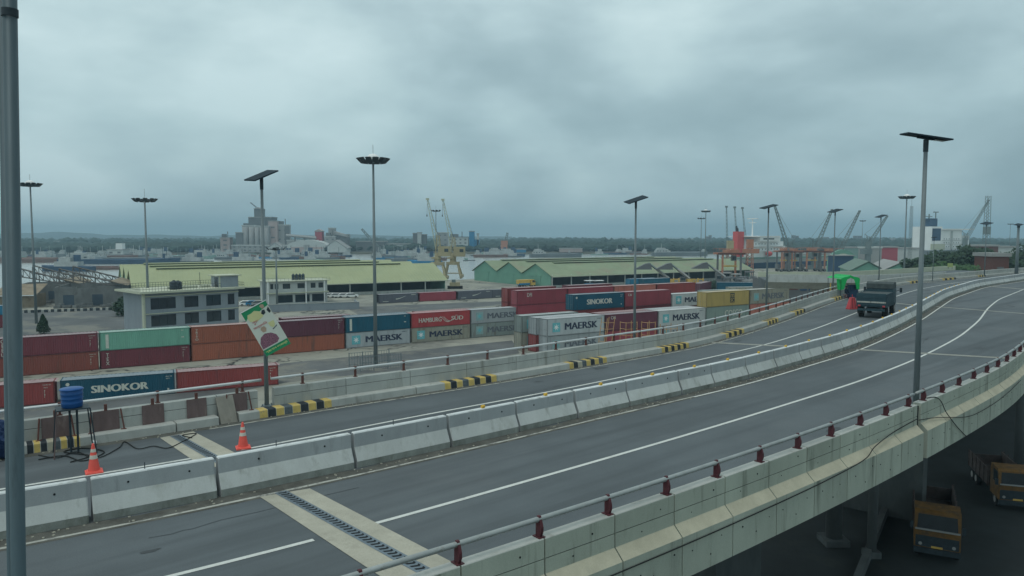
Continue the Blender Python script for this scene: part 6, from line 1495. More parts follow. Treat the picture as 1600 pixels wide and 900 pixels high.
# orange loader heads above the ship
for i, (px, py) in enumerate(((1141, 376), (1172, 374))):
    D = 360; p = GD(px, py, D); t = T('ship_loader', 'orange cargo loader tower by the red funnel, %s of the two' % ('left', 'right')[i], 'loader', (p.x, D, 0))
    MB().lattice((0, 0, 0), (0, 0, p.z), 3.0, 2.0, 10, 0.2).build('tower', M['crane_orange'], t)
    MB().prism([(-4, -2), (4, -2), (3, 2), (-3, 2)], p.z * 0.62, p.z * 0.74).build('hopper', M['crane_orange'], t); MB().bb((-1.4, -1.4, p.z * 0.76), (1.4, 1.4, p.z)).build('winch_house', M['crane_orange' if i else 'crane_yellow'], t)
# reach stackers
def stacker(label, base, D, tipx, tipy, m='machine_yellow'):
    b_ = GD(base[0], base[1], D); b_.z = 0; t = T('reach_stacker', label, 'reach stacker', b_, 0)
    MB().bb((-3, -1.6, 1.0), (4.5, 1.6, 2.2)).bb((2.6, -1.7, 2.2), (4.8, 1.7, 3.4)).build('chassis', M[m], t)
    c_ = MB().bb((0.2, -1.0, 2.2), (2.0, 1.0, 4.2)).build('cab', M['plant_dark'], t); MB().bb((0.3, -1.05, 3.0), (1.9, -1.01, 4.0)).build('window', M['glass'], c_)
    for x in (-2.2, 3.2):
        for sy in (-1, 1): wheel(t, x, sy * 1.6, 0.95, 0.7)
    j = GD(tipx, tipy, D); tip = Vector((j.x - b_.x, 0, j.z)); rt = Vector((3.6, 0, 3.6))
    d = (tip - rt); 
    MB().tube(rt, rt + d * 0.6, 0.55, 0.5, 4).build('boom', M['plant_grey'], t); MB().tube(rt + d * 0.55, tip, 0.40, 0.36, 4).build('boom_extension', M['crane_grey'], t)
    MB().prism_y([(tip.x - 5.5, tip.z - 2.4), (tip.x + 1.2, tip.z - 2.4), (tip.x + 0.6, tip.z), (tip.x - 1.0, tip.z - 0.2)], -1.2, 1.2).build('spreader', M['plant_dark'], t)
    return t
stacker('container stacker with raised boom, left of the three', (1030, 447), 275, 1013, 411)
stacker('container stacker with raised boom, middle of the three', (1062, 447), 275, 1046, 411)
stacker('container stacker with raised boom, right of the three', (1118, 447), 285, 1102, 410, 'plant_dark')
for i, (px, D) in enumerate(((1037, 262), (1052, 262), (1078, 265), (1090, 265))):
    p = GD(px, 436, D); t = T('lift_mast', 'yellow lifting mast frame in the yard behind the red containers, %s from the left' % ordw(i + 1), 'lift mast', (p.x, D, 0), R(10))
    for x in (0, 2.0): MB().bb((x, 0, 0), (x + 0.45, 0.45, p.z + 0.3 * (i % 2))).build('upright', M['machine_yellow'], t)
    for z in (p.z * 0.35, p.z * 0.65, p.z * 0.92): MB().bb((0.46, 0.05, z), (1.99, 0.4, z + 0.4)).build('crossbar', M['machine_yellow'], t)
    MB().bb((-0.6, 0.6, 0.3), (3.2, 3.2, p.z * 0.55)).build('machine_body', M['plant_dark'], t)
t = T('excavator', 'low dark tracked machine on the quay beneath the yellow cranes', 'machine', G(711, 451, 0), R(5))
MB().bb((-2.8, -1.4, 0), (2.8, -0.7, 1.0)).bb((-2.8, 0.7, 0), (2.8, 1.4, 1.0)).build('tracks', M['tyre'], t); MB().bb((-2.0, -1.3, 1.0), (1.8, 1.3, 2.4)).build('engine_housing', M['crane_yellow'], t); MB().bb((-1.2, -1.1, 2.4), (0.2, 0.1, 3.4)).build('cab', M['crane_grey'], t)
# clutter of parked machines between stacker and ramp
m_ = MB(); r = random.Random(5)
for k in range(26):
    p = GD(r.uniform(1128, 1196), r.uniform(436, 450), r.uniform(235, 300)); hh = r.uniform(1.5, 5.5)
    kind_ = r.choice(('crate', 'tractor'))
    t = T('yard_tractor' if kind_ == 'tractor' else 'steel_frame', '%s %s in the crowded yard below the gantry, %s of the cluster' % (('dark', 'grey', 'rusty')[k % 3], 'yard tractor' if kind_ == 'tractor' else 'steel frame', ordw(k + 1)), 'tractor' if kind_ == 'tractor' else 'frame', (p.x, p.y, 0), r.random() * 3, 'machines crowded below the near gantry crane')
    mm = (M['plant_dark'], M['plant_grey'], M['post_rust'])[k % 3]
    if kind_ == 'tractor':
        MB().bb((-2.5, -1.1, 0.8), (2.5, 1.1, 1.3)).build('chassis', mm, t); MB().bb((1.0, -1.1, 1.3), (2.5, 1.1, 3.2)).build('cab', mm, t)
        for x in (-1.8, 1.8):
            for sy in (-1, 1): wheel(t, x, sy, 0.5, 0.4)
    else:
        for x in (-1.2, 1.2):
            for y in (-1.2, 1.2): MB().bb((x - 0.12, y - 0.12, 0), (x + 0.12, y + 0.12, hh)).build('upright', mm, t)
        MB().bb((-1.5, -1.5, hh), (1.5, 1.5, hh + 0.5)).build('top_plate', mm, t)
# cars in front of the pale green warehouse
def car(label, p, rz, m):
    t = T('parked_car', label, 'car', p, rz, 'cars parked before the long warehouse')
    MB().prism_y([(-2.1, 0.35), (2.1, 0.35), (2.15, 0.85), (1.3, 0.98), (0.7, 1.45), (-1.2, 1.48), (-2.0, 1.0)], -0.85, 0.85).build('body', m, t)
    MB().prism_y([(1.15, 0.98), (0.68, 1.38), (-1.12, 1.40), (-1.8, 1.0)], -0.86, 0.86).build('window_band', M['glass'], t)
    for x in (-1.3, 1.3):
        for sy in (-1, 1): wheel(t, x, sy * 0.78, 0.33, 0.2)
for i, (px, c_) in enumerate(((518, 'ship_white'), (526, 'ship_white'), (538, 'ship_white'), (549, 'ship_white'), (386, 'ship_white'), (396, 'hull_azure'), (405, 'plant_grey'))):
    car('%s car parked before the long warehouse, %s of its row' % ('white' if c_ == 'ship_white' else 'blue' if c_ == 'hull_azure' else 'grey', ordw(i + 1 if i < 4 else i - 3) + (' near the banner' if i > 3 else '')), G(px, 465 if i < 4 else 478, 0), R(20), M[c_])
for i, px in enumerate((922, 934)):
    p = G(px, 451, 0); t = T('canopy_truck', 'small vehicle with white and teal canopy before the stained-roof warehouse, %s' % ('left', 'right')[i], 'vehicle', p, R(15))
    MB().bb((-1.8, -1, 0.6), (1.8, 1, 2.0)).build('body', M['hull_azure'], t); MB().bb((-2.0, -1.2, 2.9), (2.0, 1.2, 3.1)).build('canopy', M['ship_white'], t)
    for x in (-1.6, 1.6): MB().bb((x - .05, -1, 2.0), (x + .05, -0.9, 2.9)).build('canopy_post', M['galv'], t)
    for x in (-1.1, 1.1):
        for sy in (-1, 1): wheel(t, x, sy * 0.9, 0.4, 0.2)

# ------------------------------------------------------------------ ships
def hull(mb, L_, B_, z0, z1, bow=0.16, mi=0, flare=1.0):
    pts = [(0, -B_ / 2 * .8), (L_ * .06, -B_ / 2), (L_ * (1 - bow), -B_ / 2), (L_ * (1 - bow * .35), -B_ * .28), (L_, 0), (L_ * (1 - bow * .35), B_ * .28), (L_ * (1 - bow), B_ / 2), (L_ * .06, B_ / 2), (0, B_ / 2 * .8)]
    n = len(pts); vs = [(p[0] * 0.985 + L_ * .005, p[1] * 0.94, z0) for p in pts] + [(p[0], p[1], z1 + (0.22 * (z1 - z0) if p[0] > L_ * (1 - bow * .5) else 0)) for p in pts]
    mb.add(vs, [tuple(range(n - 1, -1, -1)), tuple(range(n, 2 * n))] + [(k, (k + 1) % n, n + (k + 1) % n, n + k) for k in range(n)], mi)
    return mb
s0p = GD(1148, 415, 436); sa = R(33)
t = T('cargo_ship', 'large cargo ship with red funnel and white accommodation berthed behind the orange gantry', 'ship', (s0p.x, s0p.y + 8, -3), sa)
hull(MB(), 120, 20, 0, 6.2).build('lower_hull', M['hull_blue'], t); 
m_ = MB(); hull(m_, 120.2, 20.2, 6.22, 8.4); m_.build('hull_band', M['hull_pale'], t); hull(MB(), 120.4, 20.4, 8.42, 9.6).build('bulwark', M['hull_teal'], t)
ac = MB(); 
for k, (x0, x1, y0, z0, z1) in enumerate(((9, 44, -9, 9.62, 13), (9, 41, -8.5, 13, 16), (10, 38, -8.2, 16, 19), (14, 33, -9.8, 19, 22.4))): ac.bb((x0, y0, z0), (x1, -y0, z1))
a_ = ac.build('accommodation', M['ship_white'], t)
for z in (14, 17.2): 
    for k in range(8): MB().bb((12 + k * 2.8, -8.56 if z < 16 else -8.26, z), (12.6 + k * 2.8, -8.502 if z < 16 else -8.202, z + 0.7)).build('window', M['glass'], a_)
MB().bb((17, -9.86, 20.2), (27, -9.802, 21.0)).build('window', M['glass'], a_)
for z in (13.02, 16.02, 21.82): MB().bb((8.5, -10, z), ({13.02: 41, 16.02: 38, 21.82: 31}[z], 10, z + 0.3)).build('deck_plate', M['ship_white'], a_)
fn = MB().prism([(3.5, -1.8), (9, -2.0), (9, 2.0), (3.5, 1.8)], 9.7, 25).build('funnel', M['funnel_red'], t); MB().tube((5, 0, 25), (4.4, 0, 28.4), 0.7, 0.5, 8).tube((7, 1, 25), (6.6, 1, 27), 0.5, n=8).build('exhaust_pipe', M['black'], fn)
MB().tube((19, 0, 21.8), (19, 0, 33), 0.5, 0.3, 8).box((19, 0, 30.4), (1.2, 5, 0.4)).box((19, 0, 32.9), (1.6, 7, 0.5)).build('radar_mast', M['ship_white'], t)
MB().lathe([(0.2, -2.4), (1.3, -1.6), (1.6, 0), (1.3, 1.6), (0.2, 2.4)], (0, 0, 0), 10).build('lifeboat', M['funnel_red'], t, loc=(21, -11, 11.6)).rotation_euler = (0, math.pi / 2, 0)
for x in (52, 68, 84, 100): MB().bb((x - 7, -7.5, 9.62), (x + 7, 7.5, 11.2)).build('hatch_cover', M['plant_grey'], t)
for x in range(30, 112, 6): MB().tube((x, -9.9, 9.6), (x, -9.9, 10.9), 0.09, n=4).build('rail_stanchion', M['ship_white'], t)
s2p = GD(1442, 415, 580)
t = T('cargo_ship', 'berthed ship whose white accommodation block rises above the dark trees', 'ship', (s2p.x, s2p.y + 6, -3), R(20))
hull(MB(), 130, 22, 0, 11).build('lower_hull', M['hull_grey'], t)
def zpx(py, D): return GD(0, py, D).z + 3
ac = MB(); D = 585
ac.bb((2, -9, 11.02), (13, 9, zpx(354, D))).bb((13.02, -9, 11.02), (34, 9, zpx(359, D))).bb((34.02, -6, 11.02), (46, 6, zpx(368, D))); a_ = ac.build('accommodation', M['ship_white'], t)
MB().bb((2.5, -9.1, zpx(376, D)), (11.5, -9.003, zpx(357, D))).build('blue_panel', M['hull_blue'], a_)
MB().bb((1, -9.4, zpx(390, D)), (16, -9.12, zpx(381, D))).build('cream_panel', M['wall_cream'], a_)
for z in (zpx(359, D) + 0.02,): MB().bb((12, -10.5, z), (46, 10.5, z + 0.8)).build('bridge_deck', M['ship_white'], a_)
for j in range(3):
    for k in range(7): MB().bb((15 + k * 2.6, -9.1, 13.5 + j * 3.0), (15.7 + k * 2.6, -9.003, 14.3 + j * 3.0)).build('window', M['glass'], a_)
for z in (13, 16, 19): MB().bb((13.0, -9.5, z - 0.3), (36, -9.12, z)).build('deck_plate', M['hull_pale'], a_)
for k in range(5): MB().bb((36 + k * 2, -6.1, 15), (36.8 + k * 2, -6.003, 16)).build('window', M['glass'], a_)
MB().bb((22, -9.4, 10), (24, -9.15, zpx(359, D) - 1)).build('stair_tower', M['hull_pale'], a_)
MB().bb((6, -3.5, zpx(354, D)), (14, 3.5, zpx(343, D))).box((9.5, 0, zpx(342, D)), (11, 5, 0.8)).build('wheelhouse', M['hull_blue'], t)
MB().tube((9, 0, zpx(343, D)), (9, 0, zpx(334, D)), 0.5, n=6).tube((16, 0, zpx(354, D)), (16, 0, zpx(331, D)), 0.4, n=6).box((16, 0, zpx(331, D)), (5, 1, 0.7)).box((9, 0, zpx(338, D)), (6, 1, 0.5)).build('radar_mast', M['crane_grey'], t)

# ------------------------------------------------------------------ boats on the river
COLN = {'hull_blue': 'dark blue', 'hull_azure': 'bright blue', 'hull_grey': 'grey', 'hull_rust': 'rust brown', 'hull_teal': 'pale green'}
def vessel(label, px, py, L_, m, kind, flip=False, rz=0.0, parts=True, hs=1.0):
    p = G(px, py, -3); rz = rz + (math.pi if flip else 0)
    t = T('river_boat' if kind != 'barge' else 'river_barge', label, 'boat', p, rz, 'vessels moored on the river')
    B_ = L_ * 0.2; hh = L_ * 0.065 * hs
    m_ = MB(); hull(m_, L_, B_, -0.3, hh, 0.2); o = m_.build('hull', M[m], t)
    for v in o.data.vertices: v.co.x -= L_ / 2
    if kind == 'barge':
        MB().bb((-L_ * .30, -B_ * .38, hh), (L_ * .34, B_ * .38, hh + 1.0)).build('hatch', M['hull_rust'], t)
        c_ = MB().bb((-L_ * .46, -B_ * .4, hh), (-L_ * .34, B_ * .4, hh + 2.6)).bb((-L_ * .45, -B_ * .3, hh + 2.6), (-L_ * .37, B_ * .3, hh + 4.0)).build('cabin', M['boat_white'], t)
    elif kind == 'coaster':
        c_ = MB().bb((-L_ * .44, -B_ * .42, hh), (-L_ * .18, B_ * .42, hh + 2.0)).bb((-L_ * .42, -B_ * .38, hh + 2.0), (-L_ * .22, B_ * .38, hh + 3.6)).bb((-L_ * .40, -B_ * .40, hh + 3.6), (-L_ * .27, B_ * .40, hh + 5.0)).build('cabin', M['boat_white'], t)
        MB().tube((-L_ * .33, 0, hh + 5.0), (-L_ * .33, 0, hh + 10), 0.25, n=5).build('mast', M['boat_white'], t); MB().tube((L_ * .35, 0, hh), (L_ * .35, 0, hh + 9), 0.22, n=5).build('mast', M['crane_grey'], t)
        MB().bb((-L_ * .12, -B_ * .36, hh), (L_ * .30, B_ * .36, hh + 1.2)).build('hatch', M['hull_grey'], t)
    elif kind == 'tug':
        c_ = MB().bb((-L_ * .25, -B_ * .5, hh), (L_ * .2, B_ * .5, hh + 3.0)).bb((-L_ * .1, -B_ * .4, hh + 3.0), (L_ * .12, B_ * .4, hh + 5.6)).build('cabin', M['boat_white'], t)
        MB().tube((-L_ * .05, 0, hh + 5.6), (-L_ * .05, 0, hh + 10), 0.2, n=5).build('mast', M['steel_dark'], t); MB().bb((-L_ * .24, -1.2, hh + 3.0), (-L_ * .14, 1.2, hh + 7.2)).build('funnel', M['hull_blue'], t)
    else:
        c_ = MB().bb((-L_ * .4, -B_ * .4, hh), (-L_ * .1, B_ * .4, hh + 1.8)).build('cabin', M['hull_teal'], t)
    for k in range(4):
        MB().bb((-L_ * .42 + k * L_ * .05, -B_ * .425, hh + 1.2), (-L_ * .42 + k * L_ * .05 + L_ * .025, -B_ * .421, hh + 2.1)).build('window', M['glass'], c_) if L_ > 30 and kind == 'coaster' else None
    return t
vessel('dark blue tug with white wheelhouse moored left of the pale green warehouse', 106, 424, 33, 'hull_blue', 'tug', True, hs=1.5)
vessel('long low rust brown barge lying beside the dark blue tug', 150, 421, 40, 'hull_rust', 'barge', False, hs=0.5)
vessel('long dark blue ship with broad white superstructure beyond the tug', 190, 412, 95, 'hull_blue', 'coaster', False, hs=0.6)
vessel('rust brown barge moored behind the close steel pole', 40, 410, 70, 'hull_rust', 'barge', False, hs=0.7)
vessel('bright blue boat close behind the left yellow crane', 664, 414, 27, 'hull_azure', 'tug', True, hs=1.8)
vessel('grey fishing vessel with many white fittings left of the bright blue boat', 638, 409, 40, 'hull_grey', 'coaster', True)
vessel('small open wooden rowing boat on the bare water right of the yellow cranes', 733, 407.5, 11, 'hull_grey', 'skiff')
vessel('grey coaster with two masts alone in mid river', 868, 402, 55, 'hull_grey', 'coaster', False)
vessel('pale green coaster lying behind the warehouse roof, right of the tall middle lamp', 1062, 400, 62, 'hull_grey', 'coaster', False)
vessel('low barge following the coaster at right', 1078, 398, 40, 'hull_grey', 'barge', True)
vessel('grey vessel with white deckhouse far left of the cement plant', 300, 411, 34, 'hull_grey', 'tug', True, hs=0.8)
vessel('dark vessel with black and white deckhouse before the cement plant', 382, 410, 36, 'hull_grey', 'tug', False, hs=0.7)
vessel('teal boat before the domed hall', 486, 408, 22, 'hull_teal', 'tug', False)
vessel('white motor launch moored right of the long dark blue ship', 262, 412, 14, 'hull_teal', 'tug', False)
r = random.Random(11)
zones = [(8, 30, 400, 408, 4, 'at the far left edge'), (50, 120, 400, 407, 9, 'behind the dark blue tug'), (120, 250, 398, 408, 16, 'left of the cement plant'), (250, 350, 398, 408, 12, 'just left of the cement plant'), (350, 545, 399, 406, 14, 'before the cement plant'), (596, 672, 397, 408, 22, 'left of the yellow cranes'), (745, 815, 398, 402, 6, 'right of the yellow cranes'), (895, 1050, 395, 399, 8, 'near the far shore in mid picture')]
for x0, x1, y0, y1, n, wh_ in zones:
    ps = sorted(((r.uniform(x0, x1), r.uniform(y0, y1)) for _ in range(n)))
    for i, (px, py) in enumerate(ps):
        m = r.choice(('hull_blue', 'hull_grey', 'hull_rust', 'hull_grey', 'hull_azure', 'hull_teal')); kd = r.choice(('coaster', 'coaster', 'barge', 'tug'))
        vessel('%s %s %s, %s from left' % (COLN[m], {'coaster': 'coaster', 'barge': 'barge', 'tug': 'small vessel'}[kd], wh_, ordw(i + 1)), px, py, r.uniform(16, 44), m, kd, r.random() < 0.5, R(r.uniform(-14, 14)))

# ------------------------------------------------------------------ far bank: cement works and mills
def block(name, label, px0, px1, pyt, D, m='plant_grey', dep=None, extra=None, pyb=396, cat='building', rows=3):
    a, b = GD(px0, pyt, D), GD(px1, pyt, D); W_ = b.x - a.x; Hh = a.z + 0.5; dep = dep or max(10, W_ * 0.8)
    t = T(name, label, cat, (a.x, D, -0.5), 0)
    wl = MB().bb((0, 0, 0), (W_, dep, Hh)).build('wall', M[m], t)
    MB().bb((-0.4, -0.4, Hh + 0.01), (W_ + 0.4, dep + 0.4, Hh + 1.0)).build('roof', M['plant_grey' if m != 'plant_grey' else 'wall_white'], t)
    if rows:
        nx_ = max(1, int(W_ / 6)); pw = None
        for j in range(rows):
            for i in range(nx_):
                if pw is None: pw = MB().bb((0, -0.06, 0), (W_ * 0.4 / nx_, -0.003, 1.8)).build('window', M['plant_dark'], wl); q_ = pw
                else: q_ = pw.copy(); COL.objects.link(q_); q_.parent = wl
                q_.location = (W_ * (i + 0.3) / nx_, 0, Hh * (j + 0.35) / rows)
    if extra: extra(t, W_, dep, Hh)
    return t
def silo_front(n): 
    def f(t, W_, dep, Hh):
        for k in range(n): MB().tube((W_ * (k + .5) / n, -0.5, 0), (W_ * (k + .5) / n, -0.5, Hh - 1), W_ / n * 0.46, n=14).build('silo', M['plant_grey'], t, smooth=True)
    return f
def roofbits(t, W_, dep, Hh):
    MB().bb((W_ * .1, 2, Hh + 1), (W_ * .5, dep * .6, Hh + 5)).build('roof_hut', M['plant_dark'], t); MB().tube((W_ * .7, 3, Hh + 1), (W_ * .7, 3, Hh + 8), 0.5, n=6).build('vent_pipe', M['plant_dark'], t)
block('mill_building', 'pinkish building with stepped roof at the left end of the cement plant', 344, 359, 372, 905, 'plant_pink', extra=roofbits)
block('silo_block', 'small silo block left of the tall cement towers', 368, 379, 364, 900, 'plant_dark')
block('silo_block', 'pair of tall pale cement silos left of the central tower', 378, 399, 353, 905, extra=silo_front(2))
block('mill_tower', 'tallest stepped tower of the cement plant', 388, 424, 340, 930, 'plant_dark', extra=lambda t, W_, dep, Hh: (MB().bb((W_ * .22, 3, Hh), (W_ * .52, dep * .8, Hh + 11)).build('upper_tower', M['plant_dark'], t), MB().prism_y([(W_ * .18, Hh + 11), (W_ * .56, Hh + 11), (W_ * .37, Hh + 13)], 2, dep * .85).build('tower_roof', M['plant_grey'], t), MB().lattice((W_ * .3, 5, Hh + 13), (W_ * .05, 5, Hh + 19), 1, .5, 4, .25).build('hoist_arm', M['plant_dark'], t), MB().bb((-8, 4, 20), (0, dep, Hh - 7)).build('side_tower', M['plant_dark'], t)))
block('silo_block', 'broad pale block in front of the tallest cement tower', 398, 420, 354, 895, extra=silo_front(3))
block('mill_building', 'pinkish tower right of the tallest cement tower', 419, 433, 346, 900, 'plant_pink')
block('silo_block', 'silo block at the right end of the tall cement towers', 432, 450, 352, 905, extra=lambda t, W_, dep, Hh: (roofbits(t, W_, dep, Hh), MB().bb((W_ * .7, -1, 0), (W_ + 2, -0.42, Hh * .97)).build('elevator_shaft', M['plant_dark'], t)))
block('low_hall', 'long low grey hall along the foot of the cement towers', 362, 452, 384, 888, 'plant_grey', rows=2)
block('low_hall', 'second low hall with sloping roof right of the cement towers', 448, 496, 376, 900, 'plant_grey', rows=1)
c = GD(480, 391, 880)
t = T('domed_hall', 'wide hall with low white curved roof before the conveyor', 'hall', (c.x - 24, 880, -0.5)); n = 12
MB().prism_y([(0, 0), (48, 0)] + [(24 + 24 * math.cos(math.pi * k / n), 7 + 7.5 * math.sin(math.pi * k / n)) for k in range(n + 1)], 0, 30).build('roof', M['wall_white'], t); MB().bb((5, -0.5, 0), (43, -0.01, 6.5)).build('wall', M['plant_pink'], t); MB().bb((20, -0.7, 2), (27, -0.51, 9)).build('door', M['plant_grey'], t)
c = GD(524, 393, 880)
t = T('peaked_hall', 'pale hall with peaked roof right of the curved-roof hall', 'hall', (c.x - 13, 880, -0.5)); MB().prism_y([(0, 0), (26, 0), (26, 5), (13, 14), (0, 5)], 0, 25).build('wall', M['wall_white'], t); MB().prism_y([(-1, 4.6), (13, 14.2), (27, 4.6), (27, 5.4), (13, 15), (-1, 5.4)], -0.5, 26).build('roof', M['plant_grey'], t)
c = GD(424, 393, 880)
t = T('peaked_hall', 'small pale hall with peaked roof left of the curved-roof hall', 'hall', (c.x - 4, 878, -0.5)); MB().prism_y([(0, 0), (18, 0), (18, 5), (9, 11), (0, 5)], 0, 15).build('wall', M['wall_white'], t); MB().prism_y([(-1, 4.6), (9, 11.2), (19, 4.6), (19, 5.4), (9, 12), (-1, 5.4)], -0.5, 16).build('roof', M['plant_grey'], t)
a, b = GD(447, 367, 900), GD(494, 371, 900)
t = T('conveyor_bridge', 'long sloping conveyor gallery from the cement towers to the red tower', 'conveyor', (a.x, 900, -0.5)); m_ = MB().tube((0, 0, a.z), (b.x - a.x, 0, b.z), 1.8, n=4); m_.build('gallery', M['plant_grey'], t)
for f in (0.3, 0.62): MB().bb(((b.x - a.x) * f - 0.8, -0.8, 0), ((b.x - a.x) * f + 0.8, 0.8, a.z - 2)).build('support', M['plant_dark'], t)
block('red_tower', 'red elevator tower at the right end of the conveyor', 492, 503, 362, 905, 'plant_red', rows=0, extra=lambda t, W_, dep, Hh: MB().prism_y([(-.4, Hh + 1), (W_ + .4, Hh + 1), (W_ / 2, Hh + 3)], 0, dep).build('gable_roof', M['plant_pink'], t))
block('mill_building', 'grey mill block right of the red tower', 507, 524, 370, 900, 'plant_grey', extra=roofbits)
block('mill_tower', 'narrow pale tower above the right mill block', 513, 522, 357, 910, 'plant_grey', rows=2)
block('mill_building', 'grey mill building with sloping roof at the right end of the works', 523, 543, 367, 905, 'plant_dark', extra=lambda t, W_, dep, Hh: MB().prism_y([(-1, Hh + 1), (W_ + 1, Hh - 3), (W_ + 1, Hh - 1), (-1, Hh + 4.5)], -1, dep).build('lean_roof', M['plant_grey'], t))
block('far_shed', 'dark low shed on the far bank behind the nearest floodlight mast', 556, 600, 378, 920, 'plant_dark', rows=1)
block('far_shed', 'long pale roofed shed on the far bank left of the twin towers', 600, 643, 382, 930, 'wall_white', rows=1)
block('tower_block', 'grey twin tower block on the far bank, left part', 645, 652, 365, 940, 'plant_dark', rows=4)
block('tower_block', 'pale middle tower of the grey tower block on the far bank', 652, 658, 364, 938, 'wall_white', rows=1)
block('tower_block', 'grey tower block on the far bank, right part', 658, 666, 367, 942, 'plant_dark', rows=4)
block('mill_building', 'large pale mill behind the yellow cranes, left part', 683, 700, 364, 930, 'plant_grey', rows=4)
block('mill_building', 'large white mill with dark window rows right of the yellow cranes', 700, 731, 372, 925, 'wall_white', rows=4, extra=roofbits)
block('blue_silo_tower', 'tall blue silo tower right of the yellow cranes', 733, 741, 362, 928, 'hull_azure', rows=0, extra=lambda t, W_, dep, Hh: MB().bb((W_, 2, 0), (W_ + 6, 10, Hh * .6)).build('lower_silo', M['hull_azure'], t))
block('mill_tower', 'white slim tower beside the blue silo tower', 745, 748, 366, 930, 'wall_white', rows=0)
block('red_hut', 'small red building beneath the distant upright crane', 782, 790, 385, 870, 'crane_orange', rows=0)
block('far_shed', 'long teal roofed shed on the far shore in mid picture', 800, 822, 390, 880, 'hull_azure', rows=0)
block('far_shed', 'long pale building on the far shore behind the coaster', 875, 910, 389, 900, 'plant_pink', rows=0)
block('far_house', 'white three-storey river building at far left', 167, 192, 391, 760, 'wall_white', rows=1, extra=lambda t, W_, dep, Hh: MB().bb((W_ * .5, 2, Hh), (W_ * .9, 8, Hh + 7)).build('upper_floor', M['ship_white'], t))
for i, (px, py, wd, hh) in enumerate(((84, 377, 8, 4), (290, 387, 6, 4), (140, 395, 14, 5), (230, 392, 10, 7), (255, 393, 12, 6), (310, 391, 10, 5))):
    block('far_house', 'small white building among the far trees at left, %s from the left' % ordw(i + 1), px, px + wd, py, 900 if py > 380 else 1300, 'wall_white', rows=0)
# skyline on the right
for i, (px0, px1, py, m) in enumerate(((1038 + 66, 1108, 370, 'plant_dark'), (1109, 1112, 368, 'plant_dark'), (1239, 1243, 368, 'plant_dark'), (1244, 1248, 369, 'plant_dark'), (1289, 1295, 371, 'plant_dark'), (1336, 1341, 369, 'plant_dark'), (1342, 1347, 369, 'plant_dark'), (1380, 1386, 375, 'plant_grey'), (1394, 1399, 373, 'plant_grey'), (1402, 1410, 376, 'plant_grey'), (1412, 1416, 372, 'plant_dark'), (1060, 1067, 377, 'plant_grey'), (960, 966, 376, 'plant_grey'), (1081, 1084, 374, 'plant_grey'), (1550, 1558, 381, 'plant_grey'), (1565, 1572, 380, 'plant_grey'))):
    block('tower_block', 'hazy high-rise block on the right skyline, %s from the left' % ordw([1104, 1109, 1239, 1244, 1289, 1336, 1342, 1380, 1394, 1402, 1412, 1060, 960, 1081, 1550, 1565].index(px0) + 1), px0, px1, py, 1700, m, rows=5)
# container yard and sheds behind the gantries at right
for i, (px0, px1, py, D, m, lb) in enumerate(((1320, 1350, 388, 520, 'hull_teal', 'dull green storage hall left of the red one at right'), (1352, 1378, 388, 500, 'plant_grey', 'grey storage hall behind the floodlight mast at right'), (1378, 1403, 387, 520, 'plant_red', 'dull red container wall behind the green sheds'), (1404, 1440, 389, 540, 'wall_white', 'pale storage hall left of the tall near lamp'), (1530, 1560, 385, 420, 'post_rust', 'rust brown storage hall behind the trees'), (1560, 1590, 387, 430, 'wall_white', 'pale storage hall at right behind the trees'))):
    block('storage_hall', lb, px0, px1, py, D, m, rows=0)
c = GD(1305, 400, 360)
t = T('blue_shed', 'dark blue open shed right of the orange gantries', 'shed', (c.x, 360, 0)); MB().bb((0, 0, 0), (9, 8, GD(0, 400, 360).z)).build('wall', M['hull_blue'], t); MB().bb((-.5, -.5, 9.7), (9.5, 8.5, 10.1)).build('roof', M['plant_grey'], t)
c = GD(1317, 405, 380); n = 14
t = T('arched_gate', 'striped arch in dull green and cream right of the orange gantries', 'arch', (c.x, 380, 0))
for k, (r0, r1, mm) in enumerate(((5.4, 7.4, 'wall_green'), (3.6, 5.38, 'wall_cream'), (2.2, 3.58, 'wall_green'))):
    pts = [(r1 * math.cos(math.pi * j / n), 5 + r1 * math.sin(math.pi * j / n)) for j in range(n + 1)] + [(r0 * math.cos(math.pi * j / n), 5 + r0 * math.sin(math.pi * j / n)) for j in range(n, -1, -1)]
    m_ = MB()
    for j in range(n):
        a, b, c2, d = pts[j], pts[j + 1], pts[2 * n - j], pts[2 * n + 1 - j]; m_.prism_y([a, b, c2, d], 0, 2)
    m_.build('arch_band', M[mm], t)
MB().bb((-7.4, 0, 0), (-5.4, 2, 4.99)).bb((5.4, 0, 0), (7.4, 2, 4.99)).build('pillar', M['wall_green'], t)
block('brick_building', 'weathered maroon two-storey building among the trees at right', 1551, 1577, 401, 205, 'post_rust', dep=8, rows=2)

